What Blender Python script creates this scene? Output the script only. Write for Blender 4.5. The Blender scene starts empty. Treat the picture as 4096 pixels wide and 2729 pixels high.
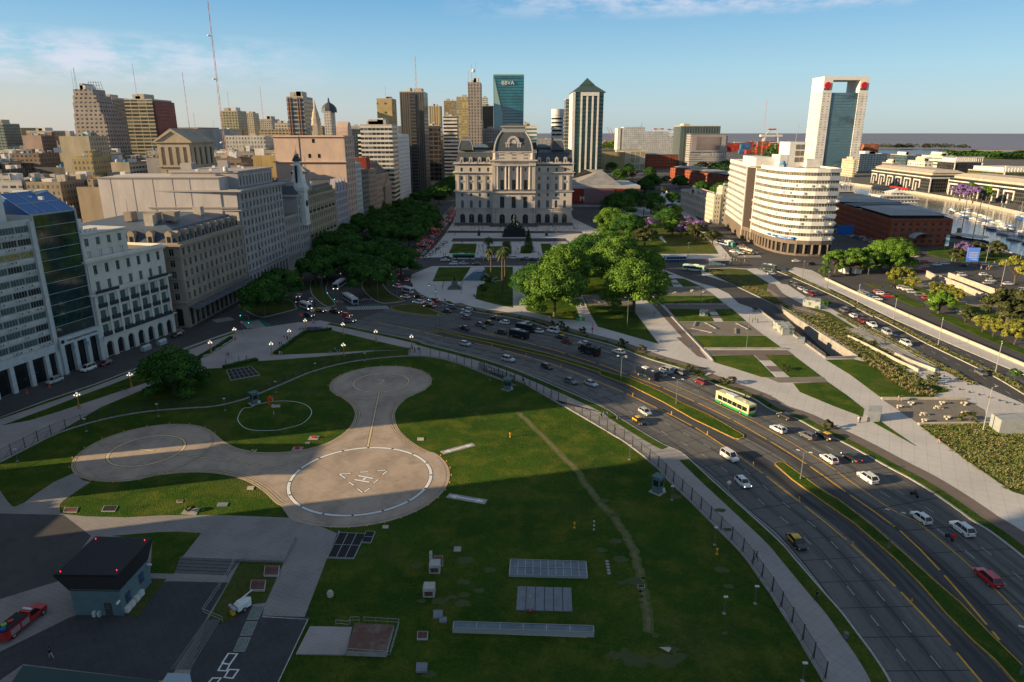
import bpy,math,random
from math import sin,cos,pi,radians
from mathutils import Vector,Matrix
from mathutils.geometry import tessellate_polygon
dJ='white'
dK='sedan'
dL='hatch'
dM='black'
dN='silver'
dO='grey'
dP='taxi'
dQ='lawn'
dR='olive'
dS='blue'
dT='MULTIPLY'
dU='building'
dV='bigdark2'
dW='rect'
dX='railing'
dY='arch'
dZ='string_course'
d3='yellow'
d4='midlime'
d5='pickup'
d6='label'
d7='office building'
d8='body'
d9='dark'
ea='navy'
eb='post'
ec='ShaderNodeMix'
ed='RGBA'
ee='Factor'
ef='Result'
eg='lettering'
eh='cornice'
ei='darkred'
ej='Scale'
ek='kerb'
em='window'
en='air_conditioner'
eo='tower'
ep='biglime'
eq='shrub'
er='wagon'
es='city_bus'
et='buses'
eu='Vector'
ev='wall'
ew='wheel'
ey='orange'
ez='minibus'
eA='cabin'
eB='Base Color'
eC='Roughness'
eD='ShaderNodeTexNoise'
eE='Detail'
eF='gravel'
eG='roof'
eH='woods'
eI='headlight'
eJ='tail_light'
eK='grating'
eL='bollard'
eM='ShaderNodeTexCoord'
eN='Object'
eO='MAXIMUM'
eP='SUBTRACT'
eQ='DIVIDE'
eR='structure'
eS='stuff'
eT='antenna'
eU='mansard_roof'
eV='small'
eW='ShaderNodeValToRGB'
eX='ShaderNodeSeparateXYZ'
eY='LESS_THAN'
eZ='bike_path'
e0='pavement'
e1='edge_line'
e3='traffic_island'
e4='skylight'
e5='sign_blue'
e6='lattice_mast'
e7='police minibuses'
e8='POLICIA'
e9='letter_blue'
fa='signal_red'
fb='monument'
fc='Principled BSDF'
ff='ShaderNodeMapping'
fg='ShaderNodeMapRange'
fi='stair_head'
fj='water_tank'
fk='party_wall'
fm='apartment_building'
fo='window_band'
fq='glass_shell'
ft='floor_line'
fv='canopy_glass'
fw='jacarandas in bloom'
fA='~on the cross street'
fB='ShaderNodeCombineXYZ'
fC='60 462 480 460 1120 458 1960 484'
fD='~in the loose group below the lorry'
fE='~on the far crossing'
fF='~in the shaded left lane'
fG='cars in the sunlit parking lot'
fH='hatches and slabs in the lawn'
fI='rim of the cobbled plaza'
random.seed(7)
scene=bpy.context.scene
dG=scene.collection
md=math.dist;bX=math.atan2;LK=dG.objects.link;ON=bpy.data.objects.new;MT=Matrix.Translation;dF=Matrix.Rotation
def iv(n,k,v):n.inputs[k].default_value=v
def lk(nt,a,b):nt.links.new(a,b)
class RR(random.Random):
 u=random.Random.uniform;c=random.Random.choice
CR=dict(A=(0,250,2.14),B=(1000,250,2.6133),C=(1700,250,2.24),D=(2400,400,2.6133),E=(3100,250,2.3634),F=(0,700,1.7418),G=(900,800,2.14),H=(1700,850,2.14),I=(2600,850,2.4122),J=(3300,850,2.4121),K=(0,1350,2.14),L=(1000,1350,1.96),M=(0,2000,1.8108),N=(1100,2050,1.6814),O=(2400,1350,2.4122),Q=(3200,1350,2.24),R=(2400,1900,1.8911),S=(3100,1900,1.8916),T=(1200,1700,3.363),U=(0,1150,3.136),V=(1800,450,3.3365),X=(3200,600,2.627),W=(0,0,.57446))
HC=66.;FL=2731.;PIT=math.atan((1364.5-530)/FL);SP,CP=sin(PIT),cos(PIT)
def ray(c,x,y):
 o=CR[c];u=(o[0]+x/o[2]-2048)/FL;v=(o[1]+y/o[2]-1364.5)/FL
 return(u,CP-v*SP,-(SP+v*CP))
def g(c,x,y,z=0.):
 r=ray(c,x,y);t=(HC-z)/(-r[2]);return(r[0]*t,r[1]*t)
def gs(c,av,z=0.):
 if isinstance(av,str):v=[float(q)for q in av.split()];av=list(zip(v[::2],v[1::2]))
 return[g(c,x,y,z)for x,y in av]
def hit(A,B,q):
 r=ray(*q);dx,dy=B[0]-A[0],B[1]-A[1]
 t=(-A[0]*dy+A[1]*dx)/(-r[0]*dy+r[1]*dx)
 return(r[0]*t,r[1]*t,HC+r[2]*t)
def aF(c,x,y,Y):
 r=ray(c,x,y);t=Y/r[1];return(r[0]*t,Y,HC+r[2]*t)
def aa(a,b,t):return a+(b-a)*t
def smooth(av,n=6,closed=False):
 out=[];m=len(av)
 rng=range(m)if closed else range(m-1)
 for i in rng:
  p0=av[(i-1)%m]if closed or i>0 else(2*av[0][0]-av[1][0],2*av[0][1]-av[1][1])
  p1=av[i];p2=av[(i+1)%m]
  p3=av[(i+2)%m]if closed or i+2<m else(2*p2[0]-p1[0],2*p2[1]-p1[1])
  for k in range(n):
   t=k/n;t2=t*t;t3=t2*t
   out.append(tuple(.5*(2*p1[j]+(p2[j]-p0[j])*t+(2*p0[j]-5*p1[j]+4*p2[j]-p3[j])*t2+(3*p1[j]-p0[j]-3*p2[j]+p3[j])*t3)for j in(0,1)))
 if not closed:out.append(tuple(av[-1][:2]))
 return out
def offset(av,d):
 out=[];m=len(av)
 for i in range(m):
  a=av[max(i-1,0)];b=av[min(i+1,m-1)]
  dx,dy=b[0]-a[0],b[1]-a[1];l=math.hypot(dx,dy)or 1
  out.append((av[i][0]+dy/l*d,av[i][1]-dx/l*d))
 return out
aJ={}
def _n(nt,t,**k):
 n=nt.nodes.new(t)
 for a,b in k.items():setattr(n,a,b)
 return n
def ab(name,col,rough=.85,var=0.,scale=.3,spec=.3,metal=0.,bump=0.,bscale=None,emit=None,estr=0,objcol=False,col2=None,det=6.,coat=0,sv=1.):
 if name in aJ:return aJ[name]
 m=bpy.data.materials.new(name);m.use_nodes=True;nt=m.node_tree
 b=nt.nodes[fc]
 iv(b,eB,(*col,1));iv(b,eC,rough)
 iv(b,'Specular IOR Level',spec);iv(b,'Metallic',metal)
 if coat:iv(b,'Coat Weight',coat)
 if emit:iv(b,'Emission Color',(*emit,1));iv(b,'Emission Strength',estr)
 src=None
 if objcol:
  oi=_n(nt,'ShaderNodeObjectInfo');src=oi.outputs['Color'];lk(nt,src,b.inputs[eB])
 if var>0 or col2:
  tc=_n(nt,eM);mp=_n(nt,ff);iv(mp,ej,(1,1,sv))
  lk(nt,tc.outputs[eN],mp.inputs[0])
  nz=_n(nt,eD);iv(nz,ej,scale);iv(nz,eE,det);iv(nz,eC,.65)
  lk(nt,mp.outputs[0],nz.inputs[eu])
  rp=_n(nt,eW);rp.color_ramp.elements[0].position=.3;rp.color_ramp.elements[1].position=.7
  c2=col2 or tuple(min(1,c*(1+var))for c in col);c1=col if col2 else tuple(c*(1-var)for c in col)
  rp.color_ramp.elements[0].color=(*c1,1);rp.color_ramp.elements[1].color=(*c2,1)
  lk(nt,nz.outputs['Fac'],rp.inputs[0])
  if objcol:
   rp.color_ramp.elements[0].color=(1-var,)*3+(1,);rp.color_ramp.elements[1].color=(1,)*3+(1,)
   mx=_n(nt,ec,data_type=ed,blend_type=dT);iv(mx,ee,1)
   lk(nt,src,mx.inputs['A']);lk(nt,rp.outputs[0],mx.inputs['B']);lk(nt,mx.outputs[ef],b.inputs[eB])
  else:lk(nt,rp.outputs[0],b.inputs[eB])
 if bump:
  tc=_n(nt,eM);nz=_n(nt,eD);iv(nz,ej,bscale or scale*6);iv(nz,eE,4)
  lk(nt,tc.outputs[eN],nz.inputs[eu])
  bp=_n(nt,'ShaderNodeBump');iv(bp,'Strength',bump);iv(bp,'Distance',.3)
  lk(nt,nz.outputs['Fac'],bp.inputs['Height']);lk(nt,bp.outputs[0],b.inputs['Normal'])
 aJ[name]=m;return m
def ac(nt,op,a,b=None,c=None):
 n=_n(nt,'ShaderNodeMath',operation=op)
 for i,v in enumerate((a,b,c)):
  if v is None:continue
  if isinstance(v,(int,float)):iv(n,i,v)
  else:lk(nt,v,n.inputs[i])
 return n.outputs[0]
def ae(name,bk,layers,rough=.9,bump=0.,bscale=3.,grid=None,uv=False,spec=.25,bdist=.25):

 if name in aJ:return aJ[name]
 m=bpy.data.materials.new(name);m.use_nodes=True;nt=m.node_tree;b=nt.nodes[fc]
 iv(b,eC,rough);iv(b,'Specular IOR Level',spec)
 tc=_n(nt,eM);co=tc.outputs['UV'if uv else eN]
 rgb=_n(nt,'ShaderNodeRGB');rgb.outputs[0].default_value=(*bk,1);cur=rgb.outputs[0]
 for i,(c,sc,lo,hi,st,sx)in enumerate(layers):
  mp=_n(nt,ff);iv(mp,ej,(sx[0],sx[1],1));iv(mp,'Location',(i*13.7,i*5.1,0))
  lk(nt,co,mp.inputs[0])
  nz=_n(nt,eD);iv(nz,ej,sc);iv(nz,eE,5);iv(nz,eC,.62)
  lk(nt,mp.outputs[0],nz.inputs[eu])
  mr=_n(nt,fg);iv(mr,1,lo);iv(mr,2,hi);iv(mr,3,0);iv(mr,4,st)
  lk(nt,nz.outputs['Fac'],mr.inputs[0])
  mx=_n(nt,ec,data_type=ed);iv(mx,'B',(*c,1))
  lk(nt,mr.outputs[0],mx.inputs[ee]);lk(nt,cur,mx.inputs['A']);cur=mx.outputs[ef]
 if grid:
  sx,sy,w,c,st,rot=grid
  mp=_n(nt,ff);iv(mp,'Rotation',(0,0,rot));lk(nt,co,mp.inputs[0])
  sp=_n(nt,eX);lk(nt,mp.outputs[0],sp.inputs[0])
  fx=ac(nt,eY,ac(nt,'PINGPONG',sp.outputs[0],sx/2),w/2)
  fy=ac(nt,eY,ac(nt,'PINGPONG',sp.outputs[1],sy/2),w/2)
  f=ac(nt,dT,ac(nt,eO,fx,fy),st)
  mx=_n(nt,ec,data_type=ed);iv(mx,'B',(*c,1))
  lk(nt,f,mx.inputs[ee]);lk(nt,cur,mx.inputs['A']);cur=mx.outputs[ef]
 lk(nt,cur,b.inputs[eB])
 if bump:
  nz=_n(nt,eD);iv(nz,ej,bscale);iv(nz,eE,3);lk(nt,co,nz.inputs[eu])
  bp=_n(nt,'ShaderNodeBump');iv(bp,'Strength',bump);iv(bp,'Distance',bdist)
  lk(nt,nz.outputs['Fac'],bp.inputs['Height']);lk(nt,bp.outputs[0],b.inputs['Normal'])
 aJ[name]=m;return m
def facade_mat(name,aW,glass,sx=3.,sz=3.2,fx=.5,fz=.5,roof=(.25,.24,.23),rough=.8,grough=.15,zoff=0.,var=.15,gmetal=0.):

 if name in aJ:return aJ[name]
 m=bpy.data.materials.new(name);m.use_nodes=True;nt=m.node_tree;b=nt.nodes[fc]
 ge=_n(nt,'ShaderNodeNewGeometry');tc=_n(nt,eM)
 sn=_n(nt,eX);lk(nt,ge.outputs['Normal'],sn.inputs[0])
 sp=_n(nt,eX);lk(nt,tc.outputs[eN],sp.inputs[0])
 isx=ac(nt,'GREATER_THAN',ac(nt,'ABSOLUTE',sn.outputs[0]),.7071)
 d=ac(nt,eP,sp.outputs[1],sp.outputs[0]);h=ac(nt,'ADD',sp.outputs[0],ac(nt,dT,d,isx))
 hx=ac(nt,'FRACT',ac(nt,eQ,h,sx));hz=ac(nt,'FRACT',ac(nt,eQ,ac(nt,'ADD',sp.outputs[2],zoff),sz))
 wx=ac(nt,eY,hx,fx);wz=ac(nt,eY,ac(nt,'ABSOLUTE',ac(nt,eP,hz,.55)),fz/2)
 win=ac(nt,dT,wx,wz);top=ac(nt,'GREATER_THAN',sn.outputs[2],.5)
 win=ac(nt,dT,win,ac(nt,eP,1.,top))
 cx=ac(nt,'FLOOR',ac(nt,eQ,h,sx));cz=ac(nt,'FLOOR',ac(nt,eQ,sp.outputs[2],sz))
 cb=_n(nt,fB);lk(nt,cx,cb.inputs[0]);lk(nt,cz,cb.inputs[1]);lk(nt,isx,cb.inputs[2])
 wn=_n(nt,'ShaderNodeTexWhiteNoise');lk(nt,cb.outputs[0],wn.inputs[eu])
 gr=_n(nt,eW);gr.color_ramp.elements[0].position=.55;gr.color_ramp.elements[0].color=(*glass,1)
 gr.color_ramp.elements[1].position=1.;gr.color_ramp.elements[1].color=(*[min(1,c*1.6+aW[i]*.22)for i,c in enumerate(glass)],1);lk(nt,wn.outputs['Value'],gr.inputs[0])
 nz=_n(nt,eD);iv(nz,ej,.12);iv(nz,eE,8);lk(nt,tc.outputs[eN],nz.inputs[eu])
 wr=_n(nt,eW);wr.color_ramp.elements[0].position=.3;wr.color_ramp.elements[1].position=.7
 wr.color_ramp.elements[0].color=(*[c*(1-var)for c in aW],1);wr.color_ramp.elements[1].color=(*[min(1,c*(1+var))for c in aW],1);lk(nt,nz.outputs['Fac'],wr.inputs[0])
 m1=_n(nt,ec,data_type=ed);lk(nt,win,m1.inputs[ee]);lk(nt,wr.outputs[0],m1.inputs['A']);lk(nt,gr.outputs[0],m1.inputs['B'])
 m2=_n(nt,ec,data_type=ed);lk(nt,top,m2.inputs[ee]);lk(nt,m1.outputs[ef],m2.inputs['A']);iv(m2,'B',(*roof,1))
 lk(nt,m2.outputs[ef],b.inputs[eB])
 r=ac(nt,'ADD',rough,ac(nt,dT,win,grough-rough));lk(nt,r,b.inputs[eC])
 if gmetal:lk(nt,ac(nt,dT,win,gmetal),b.inputs['Metallic'])
 aJ[name]=m;return m
class MB:
 def __init__(s):s.v=[];s.f=[];s.m=[];s.mi=0;s.M=None
 def add(s,vs,fs,mi=None):
  k=len(s.v)
  if s.M is not None:vs=[tuple(s.M@Vector(p))for p in vs]
  s.v+=vs;s.f+=[tuple(i+k for i in f)for f in fs];s.m+=[s.mi if mi is None else mi]*len(fs)
  return s
 def box(s,x0,x1,y0,y1,z0,z1,mi=None):
  s.add([(x0,y0,z0),(x1,y0,z0),(x1,y1,z0),(x0,y1,z0),(x0,y0,z1),(x1,y0,z1),(x1,y1,z1),(x0,y1,z1)],[(0,3,2,1),(4,5,6,7),(0,1,5,4),(1,2,6,5),(2,3,7,6),(3,0,4,7)],mi)
  return s
 def obox(s,c,d,l,w,z0,z1,mi=None):

  n=(-d[1],d[0]);P=[(c[0]+d[0]*a*l/2+n[0]*b*w/2,c[1]+d[1]*a*l/2+n[1]*b*w/2)for a,b in((-1,-1),(1,-1),(1,1),(-1,1))]
  s.pz(P,z0,z1,mi)
  return s
 def pz(s,P,z0,z1,mi=None,top=True,bottom=True,tmi=None,z1f=None):
  n=len(P)
  if sum(P[i][0]*P[(i+1)%n][1]-P[(i+1)%n][0]*P[i][1]for i in range(n))<0:P=P[::-1]
  vs=[(p[0],p[1],z0)for p in P]+[(p[0],p[1],z1)for p in P]
  s.add(vs,[(i,(i+1)%n,n+(i+1)%n,n+i)for i in range(n)],mi)
  k=len(s.v)-2*n
  tri=tessellate_polygon([[Vector((p[0],p[1],0))for p in P]])if n>4 else[tuple(range(n))]
  for t in tri:
   t=list(t);a,b2,c=[P[i]for i in t[:3]]
   if(b2[0]-a[0])*(c[1]-a[1])-(c[0]-a[0])*(b2[1]-a[1])<0:t=t[::-1]
   if top:s.f.append(tuple(k+n+i for i in t));s.m.append((s.mi if mi is None else mi)if tmi is None else tmi)
   if bottom:s.f.append(tuple(k+i for i in reversed(t)));s.m.append(s.mi if mi is None else mi)
  return s
 def fu(s,P0,z0,P1,z1,mi=None,cap=True):
  n=len(P0)
  s.add([(*p[:2],z0)for p in P0]+[(*p[:2],z1)for p in P1],[(i,(i+1)%n,n+(i+1)%n,n+i)for i in range(n)]+([tuple(range(n,2*n))]if cap else[]),mi)
  return s
 def tu(s,p,q,r0,r1=None,n=6,mi=None):
  r1=r0 if r1 is None else r1;p=Vector(p);q=Vector(q);d=(q-p).normalized()
  a=d.orthogonal().normalized();b=d.cross(a)
  vs=[tuple(p+(a*cos(2*pi*i/n)+b*sin(2*pi*i/n))*r0)for i in range(n)]+[tuple(q+(a*cos(2*pi*i/n)+b*sin(2*pi*i/n))*r1)for i in range(n)]
  s.add(vs,[(i,(i+1)%n,n+(i+1)%n,n+i)for i in range(n)]+[tuple(range(n,2*n)),tuple(range(n-1,-1,-1))],mi)
  return s
 def la(s,c,a6,n=10,mi=None):
  vs=[];fs=[]
  for r,z in a6:vs+=[(c[0]+r*cos(2*pi*i/n),c[1]+r*sin(2*pi*i/n),c[2]+z)for i in range(n)]
  for k in range(len(a6)-1):fs+=[(k*n+i,k*n+(i+1)%n,(k+1)*n+(i+1)%n,(k+1)*n+i)for i in range(n)]
  fs+=[tuple(range(n-1,-1,-1)),tuple(range((len(a6)-1)*n,len(a6)*n))]
  s.add(vs,fs,mi)
  return s
 def ball(s,c,r,n=8,mi=None,sz=1.):
  s.la(c,[(max(.01,r*sin(pi*k/6)),-r*sz*cos(pi*k/6))for k in range(7)],n,mi)
  return s
 def quad(s,a,b,c,d,mi=None):
  s.add([a,b,c,d],[(0,1,2,3)],mi)
  return s
 def rbn(s,av,w,z0,z1,mi=None,closed=False):

  n=len(av);L=[]
  for i in range(n):
   a=av[(i-1)%n]if closed else av[max(i-1,0)];b=av[(i+1)%n]if closed else av[min(i+1,n-1)]
   dx,dy=b[0]-a[0],b[1]-a[1];l=math.hypot(dx,dy)or 1;nx,ny=dy/l*w/2,-dx/l*w/2;x,y=av[i][:2]
   L+=[(x+nx,y+ny,z0),(x-nx,y-ny,z0),(x-nx,y-ny,z1),(x+nx,y+ny,z1)]
  fs=[]
  for i in range(n if closed else n-1):
   a=4*i;b=4*((i+1)%n)
   fs+=[(a+3,b+3,b+2,a+2),(a,b,b+3,a+3),(a+2,b+2,b+1,a+1)]
  if not closed:fs+=[(0,3,2,1),(4*n-4,4*n-3,4*n-2,4*n-1)]
  s.add(L,fs,mi)
  return s
 def mesh(s,name,aU,origin=None,smooth=False):
  me=bpy.data.meshes.new(name)
  vs=s.v if origin is None else[(a-origin[0],b-origin[1],c-origin[2])for a,b,c in s.v]
  me.from_pydata(vs,[],s.f)
  if not isinstance(aU,(list,tuple)):aU=[aU]
  for m in aU:me.materials.append(m)
  if len(aU)>1:me.polygons.foreach_set('material_index',s.m)
  if smooth:me.polygons.foreach_set('use_smooth',[True]*len(s.f))
  me.validate();me.update();return me
 def lb(s,name,aU,parent,smooth=False):return s.bd(name,aU,parent,smooth,True)
 def bd(s,name,aU,parent=None,smooth=False,local=False):
  o=ON(name,s.mesh(name,aU,None if(parent is None or local)else aQ[parent.name],smooth))
  LK(o)
  if parent is not None:
   o.parent=parent
   if not local:aQ[o.name]=aQ[parent.name]
  return o
aQ={}
def ag(name,label,cat,loc,group=None,rz=0.):
 o=ON(name,None);LK(o);o.location=loc;o.rotation_euler=(0,0,rz);o.empty_display_size=.5
 aQ[o.name]=loc;bj(o,label,cat,group);return o
def bj(o,label=None,cat=None,group=None,kind=None):
 if label:o[d6]=label
 if cat:o['category']=cat
 if group:o['group']=group
 if kind:o['kind']=kind
 return o
def aH(name,me,parent,loc=(0,0,0),rz=0.,sc=None,color=None):
 o=ON(name,me);LK(o);o.parent=parent;o.location=loc;o.rotation_euler=(0,0,rz)
 if sc:o.scale=sc
 if color:o.color=(*color,1)
 return o
def ad(name,mb,m,kind=eR):return bj(mb.bd(name,m),kind=kind)
def aC(name,P,z0,z1,m,top_only=False,sm=0):
 if sm:P=smooth(P,sm,True)
 b=MB();b.pz(P,z0,z1,bottom=False);return ad(name,b,m)
def al(name,label,cat,mb,aU,group=None,origin=None,smooth=False):

 if origin is None:
  xs=[p[0]for p in mb.v];ys=[p[1]for p in mb.v];zs=[p[2]for p in mb.v]
  origin=((min(xs)+max(xs))/2,(min(ys)+max(ys))/2,min(zs))
 o=ON(name,mb.mesh(name,aU,origin,smooth));LK(o);o.location=origin
 return bj(o,label,cat,group)
def cA(protos,loc,rz=0.,label=None,group=None,color=None,scale=None):

 r=protos.copy();LK(r);r.location=loc;r.rotation_euler=(0,0,rz)
 if label:r[d6]=label
 if group:r['group']=group
 if scale:r.scale=(scale,)*3 if not isinstance(scale,tuple)else scale
 if color:r.color=(*color,1)
 for ch in list(protos.children):
  c=ch.copy();LK(c);c.parent=r
  if color:c.color=(*color,1)
  for gch in list(ch.children):
   d=gch.copy();LK(d);d.parent=c
   if color:d.color=(*color,1)
 return r
cB=bX(.25,.968);bA=radians(14.8)
w=bpy.data.worlds.new('World');scene.world=w;w.use_nodes=True;nt=w.node_tree
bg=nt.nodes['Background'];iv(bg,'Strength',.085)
de=_n(nt,'ShaderNodeTexSky',sky_type='NISHITA');de.sun_disc=False;de.sun_elevation=bA
bO=Vector((-cos(cB)*cos(bA),-sin(cB)*cos(bA),sin(bA)))
de.sun_rotation=bX(bO.x,bO.y);de.altitude=60;de.air_density=1.;de.dust_density=.6;de.ozone_density=2.5
tc=_n(nt,eM);sx=_n(nt,eX);lk(nt,tc.outputs['Generated'],sx.inputs[0])
el=sx.outputs[2];az=ac(nt,'ARCTAN2',sx.outputs[0],sx.outputs[1])
cb=_n(nt,fB);lk(nt,az,cb.inputs[0]);lk(nt,ac(nt,dT,el,3.2),cb.inputs[1])
nz=_n(nt,eD);iv(nz,ej,16);iv(nz,eE,9);iv(nz,eC,.66)
lk(nt,cb.outputs[0],nz.inputs[eu])
def aR(x,c,wd):
 return ac(nt,eO,ac(nt,eP,1.,ac(nt,'POWER',ac(nt,'ABSOLUTE',ac(nt,eQ,ac(nt,eP,x,c),wd)),2.)),0.)
b1=ac(nt,dT,aR(el,.084,.034),aR(az,-.62,.4))
b2=ac(nt,dT,aR(el,.168,.028),aR(az,.36,.46))
b3=ac(nt,dT,aR(el,.166,.01),aR(az,-.46,.07))
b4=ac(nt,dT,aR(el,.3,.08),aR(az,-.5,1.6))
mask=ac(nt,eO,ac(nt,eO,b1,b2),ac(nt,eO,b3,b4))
cf=_n(nt,fg);iv(cf,1,.4);iv(cf,2,.6);lk(nt,nz.outputs['Fac'],cf.inputs[0])
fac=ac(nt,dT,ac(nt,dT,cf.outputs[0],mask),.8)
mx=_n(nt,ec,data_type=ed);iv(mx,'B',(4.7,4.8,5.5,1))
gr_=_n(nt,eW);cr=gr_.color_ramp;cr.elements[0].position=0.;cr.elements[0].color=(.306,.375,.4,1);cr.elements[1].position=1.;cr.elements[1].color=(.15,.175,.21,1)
for p_,c_ in((.03,(.3,.4,.45,1)),(.08,(.235,.4,.5,1)),(.17,(.1,.27,.455,1)),(.34,(.125,.165,.225,1))):e_=cr.elements.new(p_);e_.color=c_  # overhead stops lie out of view, greyed to make the ambient light less blue
lk(nt,el,gr_.inputs[0])
wm_=_n(nt,ec,data_type=ed);iv(wm_,'B',(.43,.375,.33,1));lk(nt,gr_.outputs[0],wm_.inputs['A'])
dI=_n(nt,fg);iv(dI,1,.1);iv(dI,2,-.9);iv(dI,3,0);iv(dI,4,1);lk(nt,az,dI.inputs[0])
lk(nt,ac(nt,dT,dI.outputs[0],aR(el,0.,.09)),wm_.inputs[ee])
dv=_n(nt,ec,data_type=ed,blend_type=dT);iv(dv,ee,1);iv(dv,'B',(10,10,10,1));dv.clamp_result=False;lk(nt,wm_.outputs[ef],dv.inputs['A'])
bl_=_n(nt,ec,data_type=ed);iv(bl_,ee,.8);lk(nt,de.outputs[0],bl_.inputs['A']);lk(nt,dv.outputs[ef],bl_.inputs['B'])
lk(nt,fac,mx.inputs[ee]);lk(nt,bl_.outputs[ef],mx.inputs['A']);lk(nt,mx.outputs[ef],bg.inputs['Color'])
sl=bpy.data.lights.new('sun','SUN');sl.energy=5.;sl.angle=radians(.5);sl.color=(1.,.74,.42)
so=ON('sun',sl);LK(so);so.rotation_euler=bO.to_track_quat('Z','Y').to_euler()
cam=bpy.data.cameras.new('camera');co=ON('camera',cam);LK(co);scene.camera=co
cam.sensor_width=36;cam.lens=FL/4096*36;cam.clip_start=.5;cam.clip_end=60000
co.location=(0,0,HC);co.rotation_euler=(pi/2-PIT,0,0)
scene.view_settings.view_transform='Standard';scene.view_settings.look='None';scene.view_settings.gamma=1;scene.view_settings.exposure=.92
cq=ae('city_ground',(.11,.105,.1),[((.17,.16,.145),.02,.4,.7,.8,(1,1)),((.06,.06,.06),.3,.45,.7,.6,(1,1))])
bD=ae('asphalt',(.062,.061,.062),[((.095,.092,.088),.06,.35,.7,.8,(1,1)),((.035,.035,.037),.5,.5,.75,.5,(1,1)),((.12,.118,.112),8,.55,.8,.35,(1,1))],bump=.15,bscale=14)
ds=ae('avenue_concrete',(.115,.113,.108),[((.19,.186,.175),.12,.4,.66,.9,(.5,.08)),((.04,.04,.041),.55,.5,.68,.85,(1,.012)),((.06,.06,.06),3.,.52,.72,.6,(1,.25)),((.2,.195,.185),9,.6,.8,.3,(1,.5))],grid=(3.75,6.2,.17,(.03,.03,.032),.85,0),uv=True,bump=.1,bscale=10)
cj=ae('bus_lane_concrete',(.075,.074,.074),[((.03,.03,.032),.9,.42,.62,.85,(1,.015)),((.15,.148,.14),.5,.5,.72,.6,(1,.08))],uv=True)
ai=ae(dQ,(.062,.138,.011),[((.024,.082,.006),.045,.38,.62,.8,(1,1)),((.19,.2,.025),.16,.46,.68,.75,(1,1)),((.16,.14,.05),.5,.58,.74,.6,(1,1)),((.17,.14,.06),.05,.57,.76,.6,(1,1)),((.022,.05,.008),2.2,.42,.7,.55,(1,1)),((.12,.17,.03),3.5,.48,.72,.6,(1,1))],bump=1.,bscale=5,rough=1,spec=.1,bdist=.8)
aA=ae('dry_lawn',(.095,.125,.025),[((.14,.13,.05),.25,.45,.7,.7,(1,1)),((.03,.06,.012),1.3,.45,.72,.6,(1,1)),((.16,.14,.07),8,.5,.75,.5,(1,1))],bump=1,bscale=5,rough=1,spec=.1,bdist=.7)
bi=ae('pale_paving',(.52,.5,.48),[((.38,.365,.35),.08,.42,.7,.6,(1,1)),((.54,.52,.5),1.1,.5,.75,.5,(1,1)),((.25,.235,.22),.5,.62,.8,.5,(1,1))],grid=(2.4,2.4,.07,(.24,.23,.22),.55,.5),bump=.05)
bB=ae('plaza_cobble',(.4,.355,.34),[((.25,.225,.21),.1,.42,.7,.7,(1,1)),((.42,.38,.36),5,.5,.75,.5,(1,1)),((.18,.16,.15),.7,.6,.8,.5,(1,1))],grid=(.55,.55,.05,(.2,.18,.17),.5,.3),bump=.2,bscale=7)
dj=ae('walkway_tiles',(.33,.315,.3),[((.24,.225,.215),.14,.42,.7,.7,(1,1)),((.4,.38,.36),2,.5,.75,.5,(1,1)),((.36,.3,.27),.06,.5,.6,.5,(1,1))],grid=(1.2,1.2,.05,(.2,.19,.18),.6,.95))
M_pad=ae('helipad_concrete',(.42,.335,.26),[((.26,.205,.165),.16,.42,.66,.8,(1,.6)),((.46,.39,.31),.7,.5,.74,.6,(.6,1)),((.15,.13,.115),.35,.56,.8,.55,(.4,1)),((.33,.29,.25),10,.55,.8,.35,(1,1))],grid=(5.5,5.5,.05,(.14,.12,.105),.7,.75),bump=.08)
cg=ae('apron_pavers',(.29,.265,.25),[((.2,.18,.17),.2,.42,.7,.7,(1,1)),((.26,.24,.23),3,.5,.75,.5,(1,1)),((.1,.09,.085),.6,.6,.8,.5,(1,1))],grid=(.8,.8,.06,(.12,.11,.105),.45,.4))
aY=ae(eZ,(.165,.135,.118),[((.12,.1,.09),.4,.42,.7,.7,(1,1)),((.2,.17,.15),6,.5,.75,.5,(1,1))])
aP=ae(eF,(.2,.18,.15),[((.14,.125,.105),.3,.42,.7,.7,(1,1)),((.28,.25,.21),9,.5,.75,.7,(1,1))],bump=.3,bscale=12)
bR=ae('dark_paving',(.055,.057,.06),[((.075,.077,.08),.25,.42,.7,.8,(1,1)),((.035,.036,.038),2,.5,.75,.5,(1,1))],grid=(1.1,1.1,.05,(.03,.03,.03),.6,.9))
aO=ab('kerb_stone',(.42,.41,.39),var=.2,scale=2)
bW=ab('yellow_kerb_paint',(.4,.25,.05),var=.35,scale=1.5,det=8)
ak=ab('white_paint',(.72,.72,.7),var=.12,scale=3)
bv=ab('yellow_line_paint',(.62,.34,.04),var=.3,scale=1.2,det=8)
aV=ab('worn_white_line',(.42,.42,.41),var=.45,scale=3,det=8)
aM=ab('cream_line',(.62,.48,.28),var=.2,scale=1)
a5=ab('black_line',(.035,.034,.033))
aw=ab('concrete',(.33,.31,.29),var=.25,scale=.5,det=9)
an=ab('pale_concrete',(.46,.41,.34),var=.22,scale=.5,det=9)
cQ=ab('green_road_paint',(.03,.15,.11),var=.3,scale=1)
mw=ab('water',(.035,.05,.055),rough=.12,spec=.6,bump=.35,bscale=.5)
mr_=ae('river_water',(.18,.15,.155),[((.13,.125,.15),.0006,.4,.6,.7,(1,.3))],rough=.45,bump=0.)
b=MB();b.quad((-15000,1100,-3),(26000,1100,-3),(30000,52000,-3),(-30000,52000,-3));ad('river',b,mr_)
b=MB();b.quad((260,300,-2.6),(560,300,-2.6),(560,1090,-2.6),(260,1090,-2.6));ad('dock_water',b,mw)
T0=[g('I',1045,945),g('I',1215,905),g('I',2000,1400),g('I',1690,1412)]
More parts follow.
